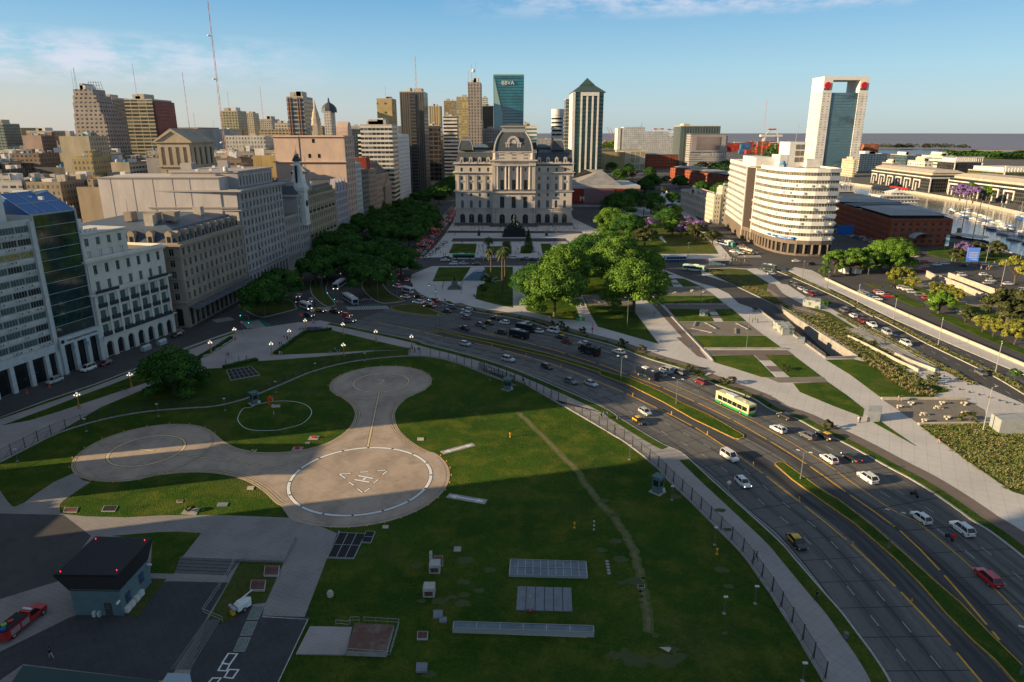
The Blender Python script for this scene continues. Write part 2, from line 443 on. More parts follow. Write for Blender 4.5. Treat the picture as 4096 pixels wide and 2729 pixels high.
DOCK=[(284,300),(284,375),(288,400),(292,419),(299,469),(318,700),(330,1060),(452,1060),(472,845),(462,698),(440,594),(405,480),(372,400),(352,300)]
land=[(-12000,-400),(4000,-400),(4000,1850),(1700,1950),(1380,2050),(1230,2300),(1190,3000),(1240,3400),(300,3700),(-200,5200),(-1500,9000),(-12000,30000)]
b=MB()
def c9(b,outer,holes,z0,z1):
 loops=[outer]+holes;fl=[p for l in loops for p in l];n=len(fl)
 tri=tessellate_polygon([[Vector((p[0],p[1],0))for p in l]for l in loops])
 fs=[]
 for t in tri:
  a,c,d=[fl[i]for i in t]
  fs.append(tuple(t)if(c[0]-a[0])*(d[1]-a[1])-(d[0]-a[0])*(c[1]-a[1])>0 else tuple(reversed(t)))
 k=0;vs=[(*p,z1)for p in fl]+[(*p,z0)for p in fl]
 for l in loops:
  m=len(l)
  for i in range(m):fs.append((k+i,k+(i+1)%m,n+k+(i+1)%m,n+k+i))
  k+=m
 b.add(vs,fs)
c9(b,land,[DOCK,T0],-9,-.01);ad('ground',b,cq)
b=MB();b.pz([(1330,2900),(1750,2900),(2300,2450),(3200,2120),(3600,2150),(2400,2560),(1850,3060),(1330,3060)],-3.5,-1.6);ad('spit',b,ab('spit_earth',(.22,.17,.11),var=.4,scale=.02))
b=MB();b.pz([(1245,1760),(3200,1700),(3200,1900),(1700,1950),(1250,2040)],-1,.3);ad('reserve',b,aA)
b=MB();b.quad((1230,2060,-2.9),(3600,1860,-2.9),(3600,2300,-2.9),(1230,3200,-2.9));ad('lagoon',b,ab('lagoon_water',(.09,.14,.19),rough=.35,spec=.5))
b=MB();c9(b,[(-139,60),(276,60),(276,460),(140,700),(150,1150),(-75,1150),(-75,900),(-90,640),(-121,240),(-134,165),(-146,120)],[T0],-.3,0.);ad('road',b,bD)
b=MB();b.quad((-75,1150,0.),(150,1150,0.),(420,1900,0),(300,1900,0));b.quad((140,700,.002),(300,480,.002),(420,1200,.002),(150,1150,.002));ad('port_road',b,bD)
b7=smooth([(-56,244.5),(-28,230.2),(-17.5,220.9),(-1.7,209.7),(12.7,198.4),(25.2,184.4),(32.4,174.),(38.5,162.8),(43.6,151.6),(50.,139.5),(54.6,128),(57.6,115.2),(60.4,105.7),(61.7,95.6),(62.3,85),(62.6,72),(62.6,60),(62,45),(61,25)],8)
def cv(name,aN,o0,o1,z,m):
 A=offset(aN,-o1);B=offset(aN,-o0);b=MB();vs=[];s=0;S=[]
 for i in range(len(aN)):
  if i:s+=md(aN[i],aN[i-1])
  S.append(s)
 vs=[(*p,z)for p in A]+[(*p,z)for p in B];n=len(A)
 b.add(vs,[(i,n+i,n+i+1,i+1)for i in range(n-1)]);o=ad(name,b,m)
 uv=o.data.uv_layers.new(name='UVMap')
 for lp in o.data.loops:
  i=lp.vertex_index;uv.data[lp.index].uv=((o1 if i<n else o0),S[i%n])
 return o
cv('avenue',b7,-16.5,22,.006,ds)
cv('bus_lane',b7[10:],-3.8,-.1,.01,cj)
cv('bus_lane',b7[10:],3.3,6.6,.01,cj)
KN=smooth(gs('G','810 1035 1230 1120 1640 1210')+gs('H','0 1130 300 1205 600 1290 900 1400')+gs('O','0 665 200 790 420 925 620 1040 780 1110 950 1260 1100 1400')+gs('S','0 475 150 640 350 870 500 1040 620 1200 740 1360 870 1568 960 1800 1000 2100'),4)
KF=smooth(gs('G','1600 640 1590 700 1640 780 1750 840 1870 872')+gs('H','250 812 400 848 650 887 900 940 1080 1000 1300 1060 1600 1140 1900 1250 2150 1325 2354 1390')+gs('O','860 345 1050 430 1150 470 1450 580 1650 700 1900 790')+gs('Q','150 830 340 920 540 1025 800 1170 980 1265 1200 1400 1440 1568')+gs('S','1480 340 1640 440 1884 630 2100 820 2500 1250'),4)
H1=.12
b0=gs('K','-1200 1010 0 690 400 540 820 400 1250 235')+gs('F','1240 1225 1500 1132 1640 1085')+gs('G','130 1120 400 1085 640 1050')
aC(e0,b0+KN+[(75,20),(60,-60),(-200,-60),(-230,80)],-.02,H1,bB)
b=MB();b.rbn(KN,.28,0,H1+.02);ad(ek,b,aO)
b=MB();b.rbn(b0,.28,0,H1+.02);ad(ek,b,aO)
walk=KN[6:]
af=smooth(gs('K','-300 1210 0 1070 200 968 500 822 880 707 1250 640 1600 610 1840 593 2050 545')+gs('L','80 440 320 340 440 288 580 243 725 208 870 183 1070 160 1230 150 1380 152 1520 175 1640 208 1740 245 1850 290 1970 335 2090 382')+gs('H','460 1345 590 1372 720 1415 910 1500')+gs('O','0 870 60 905 140 955 220 1000 370 1110 440 1165 580 1280 650 1360 720 1430')+gs('R','690 200 755 265 825 335 895 405 970 480 1045 555 1115 635 1180 725 1245 820 1310 910 1380 1025 1455 1140 1530 1260 1605 1390 1690 1530 1760 1680 1830 1850'),3)
i0=min(range(len(af)),key=lambda i:md(af[i],g('L',1640,208)))
aC('path',[p for p in af[i0-14:]]+offset(KN,1.2)[::-1][:-30],H1,H1+.01,dj)
def bY(name,aN,d0,d1,z,m,i=0,j=None):
 L=aN[i:j];return aC(name,offset(L,d0)+offset(L,d1)[::-1],z-.03,z,m)
def idx(aN,p):return min(range(len(aN)),key=lambda i:md(aN[i],p))
v1=idx(KN,g('O',690,1085));v2=idx(KN,g('O',850,1190))
bY('verge',KN,.2,2.3,H1+.05,ai,1,v1)
bY('verge',KN,.2,2.4,H1+.05,ai,v2)
aC(dQ,gs('K','-20 700 400 548 820 408 1250 242 1250 255 820 420 640 484 -20 712'),H1,H1+.04,ai)
aC(dQ,gs('F','1240 1240 1500 1142 1640 1096 1640 1104 1500 1152 1330 1215'),H1,H1+.04,ai)
aC(dQ,gs('K','20 757 310 650 650 520 960 405 1250 292 1330 262 1330 375 1250 392 860 520 500 640 250 715'),H1,H1+.04,ai)
aC(dQ,gs('F','1365 1270 1610 1135 1625 1148 1510 1200 1400 1275 1380 1300'),H1,H1+.04,ai)
tri=gs('G','425 1330 560 1240 690 1140 910 1118 1200 1188 1420 1240 1600 1278 1560 1290 1250 1292 900 1312 500 1328')
aC(dQ,tri,H1,H1+.04,ai)
outer=gs('K','490 822 870 600 1290 425 1500 340 1700 300 1760 272 1900 266 2200 198')+gs('L','60 190 190 182 620 148 1000 110 1240 104 1240 146 1070 156 870 180 725 205 580 240 440 284 320 336 80 436')+gs('K','2050 540 1840 588 1600 605 1250 635 880 702')
aC(dQ,outer,H1,H1+.05,ai)
heli=offset(af,.5)
aC(dQ,heli+[(60,-50),(-60,-50),(-100,60),(-130,90)],H1,H1+.06,ai)
b=MB();b.rbn(af,.35,H1,H1+.16);ad('fence_footing',b,aw)
ZL=H1+.06
tr=smooth(gs('L','2100 590 2160 650')+gs('R','-210 -60 -120 60 0 215 90 310 170 420 240 540 280 660 300 780 320 880 345 1000 360 1200'),4)
rg=RR(4);trw=[(p[0]+rg.u(-.25,.25),p[1]+rg.u(-.25,.25))for p in smooth(tr,2)]
b=MB();b.rbn(trw,1.5,ZL-.01,ZL+.003);ad('worn_edge',b,ab('worn_fringe',(.05,.1,.012),col2=(.13,.12,.04),scale=1.1,det=9))
b=MB();b.rbn(trw,.62,ZL,ZL+.006)
ad('worn_track',b,ab('worn_earth',(.2,.155,.085),col2=(.075,.095,.025),scale=.8,det=9))
b=MB()
for i_,(c,x,y,r_)in enumerate((('N',1270,470,1.),('N',1265,610,1.1),('N',1275,320,1.3),('R',270,1400,1.8),('R',500,1410,1.8),('R',130,500,.8),('N',2290,190,.9),('N',1030,1090,.8),('N',2290,960,1.1),('R',285,1415,1))+tuple(('R',rg.u(0,1100),rg.u(150,1500),rg.u(.4,1.3))for _ in range(16))+tuple(('N',rg.u(900,1500),rg.u(250,700),rg.u(.4,1.1))for _ in range(8))):
 p=g(c,x,y,ZL);n=14;rr=RR(int(x))
 b.pz([(p[0]+r_*(.6+.6*rr.random())*1.2*cos(2*pi*k/n),p[1]+r_*(.5+.5*rr.random())*sin(2*pi*k/n))for k in range(n)],ZL,ZL+.005+.001*i_,bottom=False)
ad('bare_patches',b,ab('bare_grass',(.085,.085,.03),col2=(.045,.075,.018),scale=1.2,det=9))
c1,c2,cH=(-79.,134.4),(-36.,176.4),(-30.,121.8)
def cW(c,R,a0,a1,n=24):return[(c[0]+R*cos(a0+(a1-a0)*i/n),c[1]+R*sin(a0+(a1-a0)*i/n))for i in range(n+1)]
def di(c,p):return bX(p[1]-c[1],p[0]-c[0])
a2r,a2l=di(c2,g('L',1270,455)),di(c2,g('L',690,462))+2*pi
Lc=smooth(gs('L','715 475 790 532 822 600 800 680 740 750 650 810 560 850 400 890 200 908 0 903')+gs('K','2200 985 2050 960 1920 900'),3)
a1t,a1b=di(c1,g('K',1815,830)),di(c1,g('K',1200,1217))+2*pi
Bc=smooth(gs('K','1330 1192 1500 1172 1650 1163 1800 1168 1950 1190 2100 1232 2250 1320 2354 1420')+gs('L','240 1325'),3)
aHb,aHr=di(cH,g('L',330,1420)),di(cH,g('L',1450,915))
Rc=smooth(gs('L','1400 900 1300 845 1200 765 1150 690 1135 612 1165 545 1225 485'),3)
pad=cW(c2,13.9,a2r,a2l)+Lc+cW(c1,14.,a1t,a1b,30)+Bc+cW(cH,17.6,aHb,aHr,40)+Rc
ZP=ZL+.05
aC('helipad',pad,ZL-.02,ZP,M_pad)
def aN(name,av,w,z,m,closed=False,edge=True):
 if edge:
  b=MB();b.rbn(av,w+.22,z-.003,z,closed=closed);ad(name+'_outline',b,a5)
 b=MB();b.rbn(av,w,z-.003,z+.004,closed=closed);return ad(name,b,m)
aN('pad_ring',cW(c1,7.5,0,2*pi,48)[:-1],.55,ZP+.004,aM,True)
aN('pad_ring',cW(c2,7.5,0,2*pi,48)[:-1],.55,ZP+.004,aM,True)
aN('pad_ring',cW(cH,13.8,0,2*pi,72)[:-1],.62,ZP+.016,ak,True)
def cK(a,b,r0,r1):
 l=md(a,b);d=((b[0]-a[0])/l,(b[1]-a[1])/l);return[(a[0]+d[0]*r0,a[1]+d[1]*r0),(b[0]-d[0]*r1,b[1]-d[1]*r1)]
aN('guide_line',cK(cH,c2,14.3,7.9),.42,ZP+.01,aM)
aN('guide_line',cK(cH,c1,14.3,7.9),.3,ZP+.01,aM)
for crv,sgn in((Lc,1),(Bc,1),(Rc,1)):
 for d in(.55,1.15):
  aN(e1,offset(crv,-d),.2,ZP+.01,aM)
for c,R,a,e in((c1,14,a1t,a1b),(c2,13.9,a2r,a2l)):
 aN(e1,cW(c,R-.55,a,e,40),.15,ZP+.01,aM)
 aN(e1,cW(c,R-.8,e-2*pi+.02,a-.02,20),.12,ZP+.01,aM)
aN(e1,cW(cH,16.9,aHb+.1,aHr-.1,40),.05,ZP+.01,a5,edge=False)
for k in range(16):
 a=k*2*pi/16+.1;b=MB();b.la((cH[0]+13.8*cos(a),cH[1]+13.8*sin(a),ZP+.02),[(.24,0),(.2,.06),(.02,.08)],10)
 al('pad_light','flush round light set in the white helipad ring','light',b,ab('pad_light_dark',(.05,.07,.07)),'lights set in the white helipad ring')
segs=[((780,682),(985,722)),((728,735),(935,772)),((888,706),(842,750)),((530,662),(690,652)),((530,662),(612,722)),((802,637),(925,630)),((1032,618),(1155,611)),((1172,622),(1106,676)),((655,768),(728,815)),((1055,733),(985,787)),((770,858),(840,910)),((862,906),(940,848))]
bb=MB();bo=MB()
for i,(p,q)in enumerate(segs):
 a,e=g('T',*p,ZP),g('T',*q,ZP);w_=.5 if i<3 else .34
 if i==2:a,e=(aa(a[0],e[0],.2),aa(a[1],e[1],.2)),(aa(a[0],e[0],.8),aa(a[1],e[1],.8))
 z=ZP+.014+(.002 if i==2 else 0)+(.001 if i==4 else 0);bb.rbn([a,e],w_,z-.004,z)
 l=md(a,e);k=.12/l;a2=(a[0]-(e[0]-a[0])*k,a[1]-(e[1]-a[1])*k);e2=(e[0]+(e[0]-a[0])*k,e[1]+(e[1]-a[1])*k)
 if i!=2:bo.rbn([a2,e2],w_+.24,ZP+.001+(.001 if i==4 else 0),ZP+.006+(.0015 if i==4 else 0))
ad('landing_mark',bb,ak);ad('landing_mark_outline',bo,a5)
def aq(s,size,ext=0.,off=0.):
 cu=bpy.data.curves.new('txt','FONT');cu.body=s;cu.size=size;cu.extrude=ext;cu.align_x='CENTER';cu.align_y='CENTER';cu.resolution_u=3;cu.offset=off
 o=ON('txt',cu);LK(o);dg=bpy.context.evaluated_depsgraph_get()
 me=bpy.data.meshes.new_from_object(o.evaluated_get(dg));bpy.data.objects.remove(o);me.name=eg;return me
for s,c in(('1',c1),('2',c2)):
 up=di(cH,c)-pi/2
 for nm,sc,z,m in(('pad_number_outline',1.,ZP+.006,a5),('pad_number',1.,ZP+.012,aM)):
  me=aq(s,5.6,0,.16 if'out'in nm else .07);me.materials.append(m);o=ON(nm,me);LK(o)
  o.location=(c[0],c[1],z);o.rotation_euler=(0,0,up);bj(o,kind=eR)
aN('lawn_ring',smooth(gs('K','2035 690 2060 745 2110 780 2200 797 2354 795',ZL)+gs('L','250 720 400 680 470 620 480 570 430 525 330 502 200 500 60 525 0 550',ZL)+gs('K','2080 610',ZL),4,True),.14,ZL+.01,ak,True,False)
for c,A,B in(('T',(1910,378),(2340,262)),('L',(1550,1240),(1852,1292))):
 p,q=g(c,*A,ZL),g(c,*B,ZL);l=md(p,q);d=((q[0]-p[0])/l,(q[1]-p[1])/l);n=(-d[1],d[0]);m_=((p[0]+q[0])/2,(p[1]+q[1])/2)
 r=ag('arrow_marker','grey slab with a white double-headed arrow, '+('nearer the numbered pad two'if c=='T'else'beside the lower right edge of the helipad'),'ground marker',(m_[0],m_[1],ZL),'arrow panels on the lawn')
 b=MB();b.obox(m_,d,l,1.7,ZL,ZL+.06);b.bd('slab',aw,r)
 def at(u,v):return(m_[0]+d[0]*u+n[0]*v,m_[1]+d[1]*u+n[1]*v)
 h=l/2*.93;b=MB();b.pz([at(-h,0),(at(-h*.55,-.62)),at(-h*.6,-.2),at(h*.6,-.2),at(h*.55,-.62),at(h,0),at(h*.55,.62),at(h*.6,.2),at(-h*.6,.2),at(-h*.55,.62)],ZL+.062,ZL+.075);b.bd('arrow',ak,r)
z=ZL
aC('apron',gs('K','-300 1290 0 1310 60 1400 110 1447 200 1420 300 1345 460 1240 640 1158 700 1220 775 1240 650 1320 540 1400 510 1440 515 1500',z)+gs('M','470 105 620 120 900 128 1200 112 1650 112 2090 130 2354 205 2480 260',z)+gs('N','430 118 350 310 200 700 100 750 -300 2300',z)+[(-120,25),(-170,60)],z,z+.03,cg)
aC('yard',gs('M','-500 900 0 720 420 590 660 262 460 110 -400 90 -900 400',z),z+.03,z+.036,bD)
aC('yard',gs('M','490 860 1210 590 1650 600 1230 1300 1150 1310 170 1190 -60 1350 -400 1500 -200 1200',z),z+.03,z+.045,bR)
aC('yard',gs('M','1500 870 1700 760 1915 770 1900 840 2250 850 2010 1330 1940 1700 1250 1700 1400 1180',z),z+.03,z+.045,bR)
aC(dQ,gs('M','820 262 1130 238 1290 232 1455 243 1320 415 1260 535 1090 530 1105 290',z),z+.03,z+.09,ai)
aC(dQ,gs('M','1750 432 1960 440 2055 455 1925 745 1800 760 1690 860 1610 905 1510 865 1660 600',z),z+.03,z+.09,aA)
aC(dQ,gs('M','1040 570 1205 575 1000 845 900 840 960 700',z),z+.03,z+.09,aA)
aC(dQ,gs('M','65 -40 80 40 110 50 190 10 260 -60 120 -160',z),z+.03,z+.09,ai)
top=gs('I','30 545 140 558 350 640 500 690 620 722 760 790 850 878 1050 1020 1050 955')
PAVR=KF+[(160,20),(240,60)]+gs('J','2300 1950 1270 1568 830 1300 450 1110 130 910 40 890')+gs('I','1720 915 1480 800 1330 700 1270 690 1150 600 1030 540 930 545 770 535 560 540 490 545 500 600 760 680 1000 795 1213 903')
P_A=KF[:1]+gs('H',fC)+gs('I','30 545 140 558 350 640 500 690 620 722 760 790 850 878 1044 944')+[T0[3]]+gs('Q','480 193 1060 310 1210 300 2007 640 2300 820')+[(230,60),(160,10)]+KF[1:][::-1]
aC(e0,P_A,-.02,H1,bi)
P_B=gs('I','490 545 770 535 930 545 1030 540 1150 600 1270 690 1330 700 1480 800 1720 915 2171 1165')+gs('J','450 1110 830 1300 1270 1568')+[g('Q',2007,600),g('Q',2007,641),g('Q',1210,301),g('Q',1060,311),g('Q',480,194),g('I',2002,1399),g('I',1217,903),g('I',1000,797),g('I',760,681),g('I',500,600)]
aC(e0,P_B,-.02,H1+.004,bi)
b=MB();b.rbn(KF,.28,0,H1+.02);ad(ek,b,aO)
b=MB();b.rbn(gs('H',fC)+gs('I','30 545 140 558 350 640 500 690 620 722 760 790 850 878'),.28,0,H1+.02);ad(ek,b,aO)
kv=idx(KF,g('G',1870,872))
bY('verge',KF,-.3,-2.3,H1+.05,ai,kv)
bY(eZ,KF,-2.3,-5.6,H1+.012,aY,kv+2)
LZ=[0]
def aL(c,av,m=None,nm=dQ,dz=.04):
 LZ[0]+=.0009;return aC(nm,gs(c,av,H1),H1,H1+dz+LZ[0],m or ai)
aL('G','1830 577 2105 575 2028 697 1777 697')
aL('H','505 468 752 466 752 816 600 785 500 760 430 738 448 640 520 600 585 585 520 520')
aL('H','840 480 1180 480 1270 740 1330 925 1080 905 1070 885 872 842')
aL('H','1245 480 1940 490 1905 740 1800 760 1800 860 2000 1125 1480 978 1395 830 1340 690 1270 560')
aL('H','1345 705 1560 700 1760 760 1790 800 1405 800',aP,eF,.05)
aL('H','240 268 443 268 430 355 205 350');aL('H','530 290 740 290 742 352 520 350');aL('H','822 290 900 270 930 300 905 352 815 352');aL('H','990 268 1075 268 1110 352 1005 352')
I_=lambda av,m=None,nm=dQ,dz=.04:aL('I',av,m,nm,dz)
I_('40 565 150 575 230 605 50 605');I_('20 636 180 636 228 717 0 716');I_('238 635 330 640 495 715 318 717')
I_('20 721 510 721 620 799 20 800',aP,eF,.02)
I_('30 802 622 802 722 884 100 886');I_('135 893 735 893 790 929 170 929',aY,'path',.02)
I_('172 931 792 931 930 1053 282 1053');I_('290 1056 932 1056 1100 1188 402 1190',aP,eF,.02)
I_('412 1191 1110 1191 1272 1311 522 1312');I_('545 1330 1320 1330 1392 1376 592 1378',aY,'path',.02)
O_=lambda av,m=None,nm=dQ,dz=.04:aL('O',av,m,nm,dz)
O_('1072 176 1480 172 1690 384 1560 384 1300 300 1100 240');O_('1592 171 1862 171 2140 381 1832 384')
O_('1600 386 2155 384 2200 435 1720 436',aP,eF,.02)
aL('Q','-60 412 250 402 420 520 572 640 558 712 300 615 0 490');aL('Q','655 762 715 748 800 810 1040 975')
aL('Q','232 202 478 196 560 215 800 225 1340 485 1220 505 1190 542 735 545 700 522 450 335')
aL('Q','742 562 1480 556 1650 650 1680 770 1070 780',aP,eF,.03)
aL('Q','1072 790 1650 772 1770 872 2300 880 2300 1500 1900 1382 1500 1105')
I_('492 548 770 540 930 552 1140 680 1290 790 1480 895 1720 962 1990 1125 2171 1235 2400 1375 2585 1495 2585 1528 2171 1440 2010 1398 1218 900 1010 790 760 676',aA,dQ,.06)
I_('1140 690 1200 690 1290 800 1680 1008 1660 1025 1400 955 1125 765',aY,'path',.075)
aL('J','205 1125 330 1118 700 1308 1062 1500 900 1525 600 1345',aw,'path',.075)
aL('H','1908 745 1960 728 2354 1130 2354 1240',aY,eZ,.012)
aL('O','735 0 860 0 1035 210 940 182',aY,eZ,.012)
b=MB();b.rbn(smooth(gs('I','30 815 280 1085 560 1380 605 1432',H1),4),.5,H1,H1+.3);ad('edging',b,aO)
b=MB();b.rbn(gs('I','522 1318 1310 1318',H1),.7,H1,H1+.45);ad('seat_wall',b,aw)
b=MB();b.rbn(gs('I','130 890 735 890',H1),.5,H1,H1+.45);ad('seat_wall',b,aw)
def a4(c,P):
 for k in range(4):
  t0,t1=k/4,(k+1)/4;q=[]
  for t,s in((t0,0),(t0,1),(t1,1),(t1,0)):
   a=(aa(P[0][0],P[3][0],t),aa(P[0][1],P[3][1],t));e=(aa(P[1][0],P[2][0],t),aa(P[1][1],P[2][1],t));q.append((aa(a[0],e[0],s),aa(a[1],e[1],s)))
  aC('paving_slab',gs(c,q,H1),H1,H1+.06+.004*(k%2),bi if k%2==0 else aY)
a4('I',[(240,718),(315,718),(235,636),(180,636)]);a4('I',[(622,1054),(708,1054),(620,930),(552,930)]);a4('O',[(1702,385),(1828,385),(1590,171),(1492,171)])
P_C=gs('G','1700 495 1800 400 1880 300 1945 200 1975 110')+[(-50,700),(54,700)]+gs('C','1330 1400 1540 1500')+[g('D',330,1040),g('D',850,1050)]+gs('I','560 180 690 330 740 385 792 455 0 445')+gs('H','1200 392 120 386')
aC(e0,P_C,-.02,H1,bi)
for q in([(200,156),(1340,162),(1350,180),(190,175)],[(240,222),(1200,222),(1225,250),(225,250)]):aL('H',q,bR,'paving_band',.008)
aL('H','1150 270 1250 268 1380 340 1500 362 1185 362');aL('I','-60 285 60 230 130 280 300 402 -60 402');aL('H','1480 180 1700 40 1960 30 2120 120 1900 300 1700 330')
I_('270 400 160 300 130 250 60 160 400 100 620 330 660 400',aA)
def bC(name,c,av,m,gz=.14,k=None,sm=4):
 P=smooth(gs(c,av),sm,True);aC(name,P,-.02,gz,m);b=MB();b.rbn(P,.3,0,gz+.02,closed=True);ad(ek,b,k or aO)
bC(e3,'G','740 690 800 670 880 690 865 750 880 810 940 885 930 908 870 912 780 850 735 780',aA)
bC(e3,'G','1190 690 1260 680 1350 690 1360 740 1420 800 1520 855 1520 868 1350 885 1240 830 1175 750',aA)
bC(e3,'G','1420 925 1520 900 1640 897 1740 930 1870 985 1860 992 1700 985 1500 955',aA,k=bW)
bC(e3,'G','545 860 610 925 590 940 440 980 310 1005 200 960 120 900 300 850',aA)
med1=gs('H','60 1000 180 1018 400 1065 700 1125 1100 1225 1500 1345')+gs('O','0 318 300 400 620 540 800 640 1050 750 1250 865 1385 945 1385 970 1340 985 1290 975 900 790 600 620 300 470 0 360')+gs('H','1500 1372 1100 1248 700 1152 400 1085 180 1030 70 1010')
med2=gs('O','1690 1218 1725 1205 1775 1212 1900 1300 2171 1500')+gs('S','480 190 750 400 1000 620 1200 800 1400 970 1600 1180 1884 1460 2100 1700 2400 2200 2260 2260 1950 1780 1810 1568 1660 1400 1500 1260 1300 1060 1100 830 900 630 600 370 300 160')+gs('O','1850 1370 1692 1232')
for mm_ in(med1,med2):
 aC('median',mm_,-.02,.16,ai);b=MB();b.rbn(mm_,.22,0,.18,closed=True);ad(ek,b,bW)
ZR=.016
def b6(av,w,on,off,m,z=ZR,start=0,name='lane_line'):
 s=[0]
 for i in range(1,len(av)):s.append(s[-1]+md(av[i],av[i-1]))
 def P(t):
  t=min(max(t,0),s[-1]);i=next((k for k in range(1,len(s))if s[k]>=t),len(s)-1);u=(t-s[i-1])/((s[i]-s[i-1])or 1)
  return(aa(av[i-1][0],av[i][0],u),aa(av[i-1][1],av[i][1],u))
 b=MB();t=start
 while t<s[-1]-.5:
  e=min(t+on,s[-1]);n=max(1,int((e-t)/4));b.rbn([P(t+(e-t)*k/n)for k in range(n+1)],w,z-.003,z);t=e+off
 ad(name,b,m)
ys=smooth(gs('G','1230 1030 1520 1092 1720 1135')+gs('H','0 1030 270 1088 560 1150 850 1228 1150 1322')+gs('O','0 435 300 565 670 740 1010 925 1450 1225 1890 1560')+gs('S','200 215 560 510 1010 945 1550 1550 1800 1900'),4)
yf=smooth(gs('H','370 1012 700 1072 1060 1165 1400 1272')+gs('O','0 260 600 485 980 650 1370 845 1880 1150')+gs('Q','380 1360')+gs('S','550 140 950 425 1300 780 1700 1250'),4)
yt=smooth(gs('O','560 400 760 480 1440 790 2171 1210')+gs('S','500 0')+gs('Q','860 1568')+gs('S','1000 300 1400 620 1810 1010 2100 1350'),4)
b6(ys,.32,11.2,1.3,bv,start=2);b6(yf,.32,11.2,1.3,bv,start=5);b6(yt,.22,60,1,bv)
for o_,st in((-7.4,0),(-11.2,2),(13.2,1),(16.6,3)):b6(offset(b7,-o_)[10:],.13,2.2,4.4,aV,start=st)
b6(offset(b7,15.3)[10:],.12,300,1,aV)
def aX(c,A,B,w,n,m=None):

 b=MB()
 for k in range(n):
  t=(k+.5)/n;x,y=aa(A[0],B[0],t),aa(A[1],B[1],t);b.rbn([g(c,x,y),g(c,x+w[0],y+w[1])],md(g(c,*A),g(c,*B))/n*.52,ZR,ZR+.004)
 ad('crosswalk',b,m or aV)
aX('G',(1030,915),(1385,905),(25,28),20);aX('G',(710,925),(900,918),(25,34),10);aX('G',(1640,855),(1770,860),(30,30),8);aX('G',(1460,572),(1600,572),(-12,26),12)
aX('G',(130,1040),(290,1030),(60,60),11);aX('F',(1210,1072),(1260,1065),(30,25),5);aX('I',(830,415),(1060,412),(20,22),15);aX('I',(1050,535),(1300,535),(25,30),14);aX('G',(1640,480),(1700,485),(-10,15),6);aX('F',(1470,1010),(1600,990),(40,20),10)
b=MB();b.pz(gs('G','1000 908 1325 892 1330 902 1010 918'),ZR,ZR+.002,bottom=False);b.pz(gs('G','640 925 720 915 730 925 650 940'),ZR,ZR+.002,bottom=False);b.pz(gs('G','1560 855 1740 828 1780 845 1640 870'),ZR,ZR+.002,bottom=False);b.pz(gs('G','240 1025 300 1018 400 1075 350 1090'),ZR,ZR+.002,bottom=False);ad('cycle_crossing',b,cQ)
for x,y in((1150,855),(1220,850),(975,870)):
 me=aq('BUS',2.6);me.materials.append(aV);o=ON('road_lettering',me);LK(o);p=g('G',x,y);o.location=(p[0],p[1],ZR+.01);o.scale=(1,1.5,1);o.rotation_euler=(0,0,-.25);bj(o,kind=eR)
MR=smooth(gs('I','1215 556 1450 650 1700 762 1950 880 2171 1005')+gs('J','290 900 660 1080 1000 1260 1440 1470 1700 1600 2200 1900'),3)
b=MB();b.rbn(MR,2.2,-.02,.2);ad('median',b,aA);b=MB();b.rbn(offset(MR,1.2),.3,0,.22);b.rbn(offset(MR,-1.2),.3,0,.22);ad(ek,b,aO)
for d in(4.6,-4.4):b6(offset(MR,d),.13,2.2,3.6,aV)
lw=gs('I','1330 560 1450 622 1800 800')+gs('J','0 710 300 850 660 1030 1220 1275 1780 1512 2300 1730')
up=gs('J','2300 1620 1920 1482 1450 1282 1050 1112 570 900 240 752 0 640')+gs('I','1640 600 1560 560 1400 530')
aC('promenade',lw+up,-.02,H1,bi)
service=gs('J','0 640 240 752 570 900 1050 1112 1450 1282 1920 1482 2300 1620 2300 1400 1920 1300 1200 1010 1000 965 960 900 1000 860 600 640 200 560')
aC(dQ,gs('J','1000 970 1060 965 1250 1010 1500 1130 1920 1330 2200 1460 2200 1420 1920 1370 1500 1200 1150 1040'),-.02,.15,ai)
aC(dQ,gs('J','560 645 700 640 1000 760 1400 900 1920 1030 1920 1230 1300 960 900 770'),-.02,.14,ai)
aC(dQ,gs('J','600 775 740 790 950 895 950 915 870 915 640 815'),-.02,.15,ai)
aC(dQ,gs('J','975 365 1180 340 1400 380 1700 400 1920 430 1920 480 1600 490 1250 470 1000 410'),-.02,.15,ai)
aC(dQ,gs('J','600 645 1000 600 1180 600 1920 900 1920 1000 1300 870'),-.02,.12,aP)
aC(dQ,gs('J','370 680 550 715 545 727 480 725'),-.02,.15,aA)
A0,A1,A2,A3=T0
def zr(p):
 t=max(0,min(1,((p[0]-A0[0])*(A3[0]-A0[0])+(p[1]-A0[1])*(A3[1]-A0[1]))/((A3[0]-A0[0])**2+(A3[1]-A0[1])**2)));return-.02-6.2*t
b=MB();b.quad((*A0,-.02),(*A3,-6.2),(*A2,-6.2),(*A1,-.02));ad('ramp_road',b,bD)
b=MB()
def bE(b,p,q,zp,zq,t=.35):
 d=Vector((q[0]-p[0],q[1]-p[1],0)).normalized();n=(-d.y*t/2,d.x*t/2)
 for s in(1,):
  vs=[(p[0]-n[0],p[1]-n[1],zp),(q[0]-n[0],q[1]-n[1],zq),(q[0]+n[0],q[1]+n[1],zq),(p[0]+n[0],p[1]+n[1],zp),(p[0]-n[0],p[1]-n[1],H1+.5),(q[0]-n[0],q[1]-n[1],H1+.5),(q[0]+n[0],q[1]+n[1],H1+.5),(p[0]+n[0],p[1]+n[1],H1+.5)]
  b.add(vs,[(0,3,2,1),(4,5,6,7),(0,1,5,4),(1,2,6,5),(2,3,7,6),(3,0,4,7)])
bE(b,A1,A2,-1,-7);bE(b,A0,A3,-1,-7);bE(b,A3,A2,-7,-7)
bj(b.bd('retaining_wall',aw),'stained concrete retaining walls lining the sunken underpass ramp',ev)
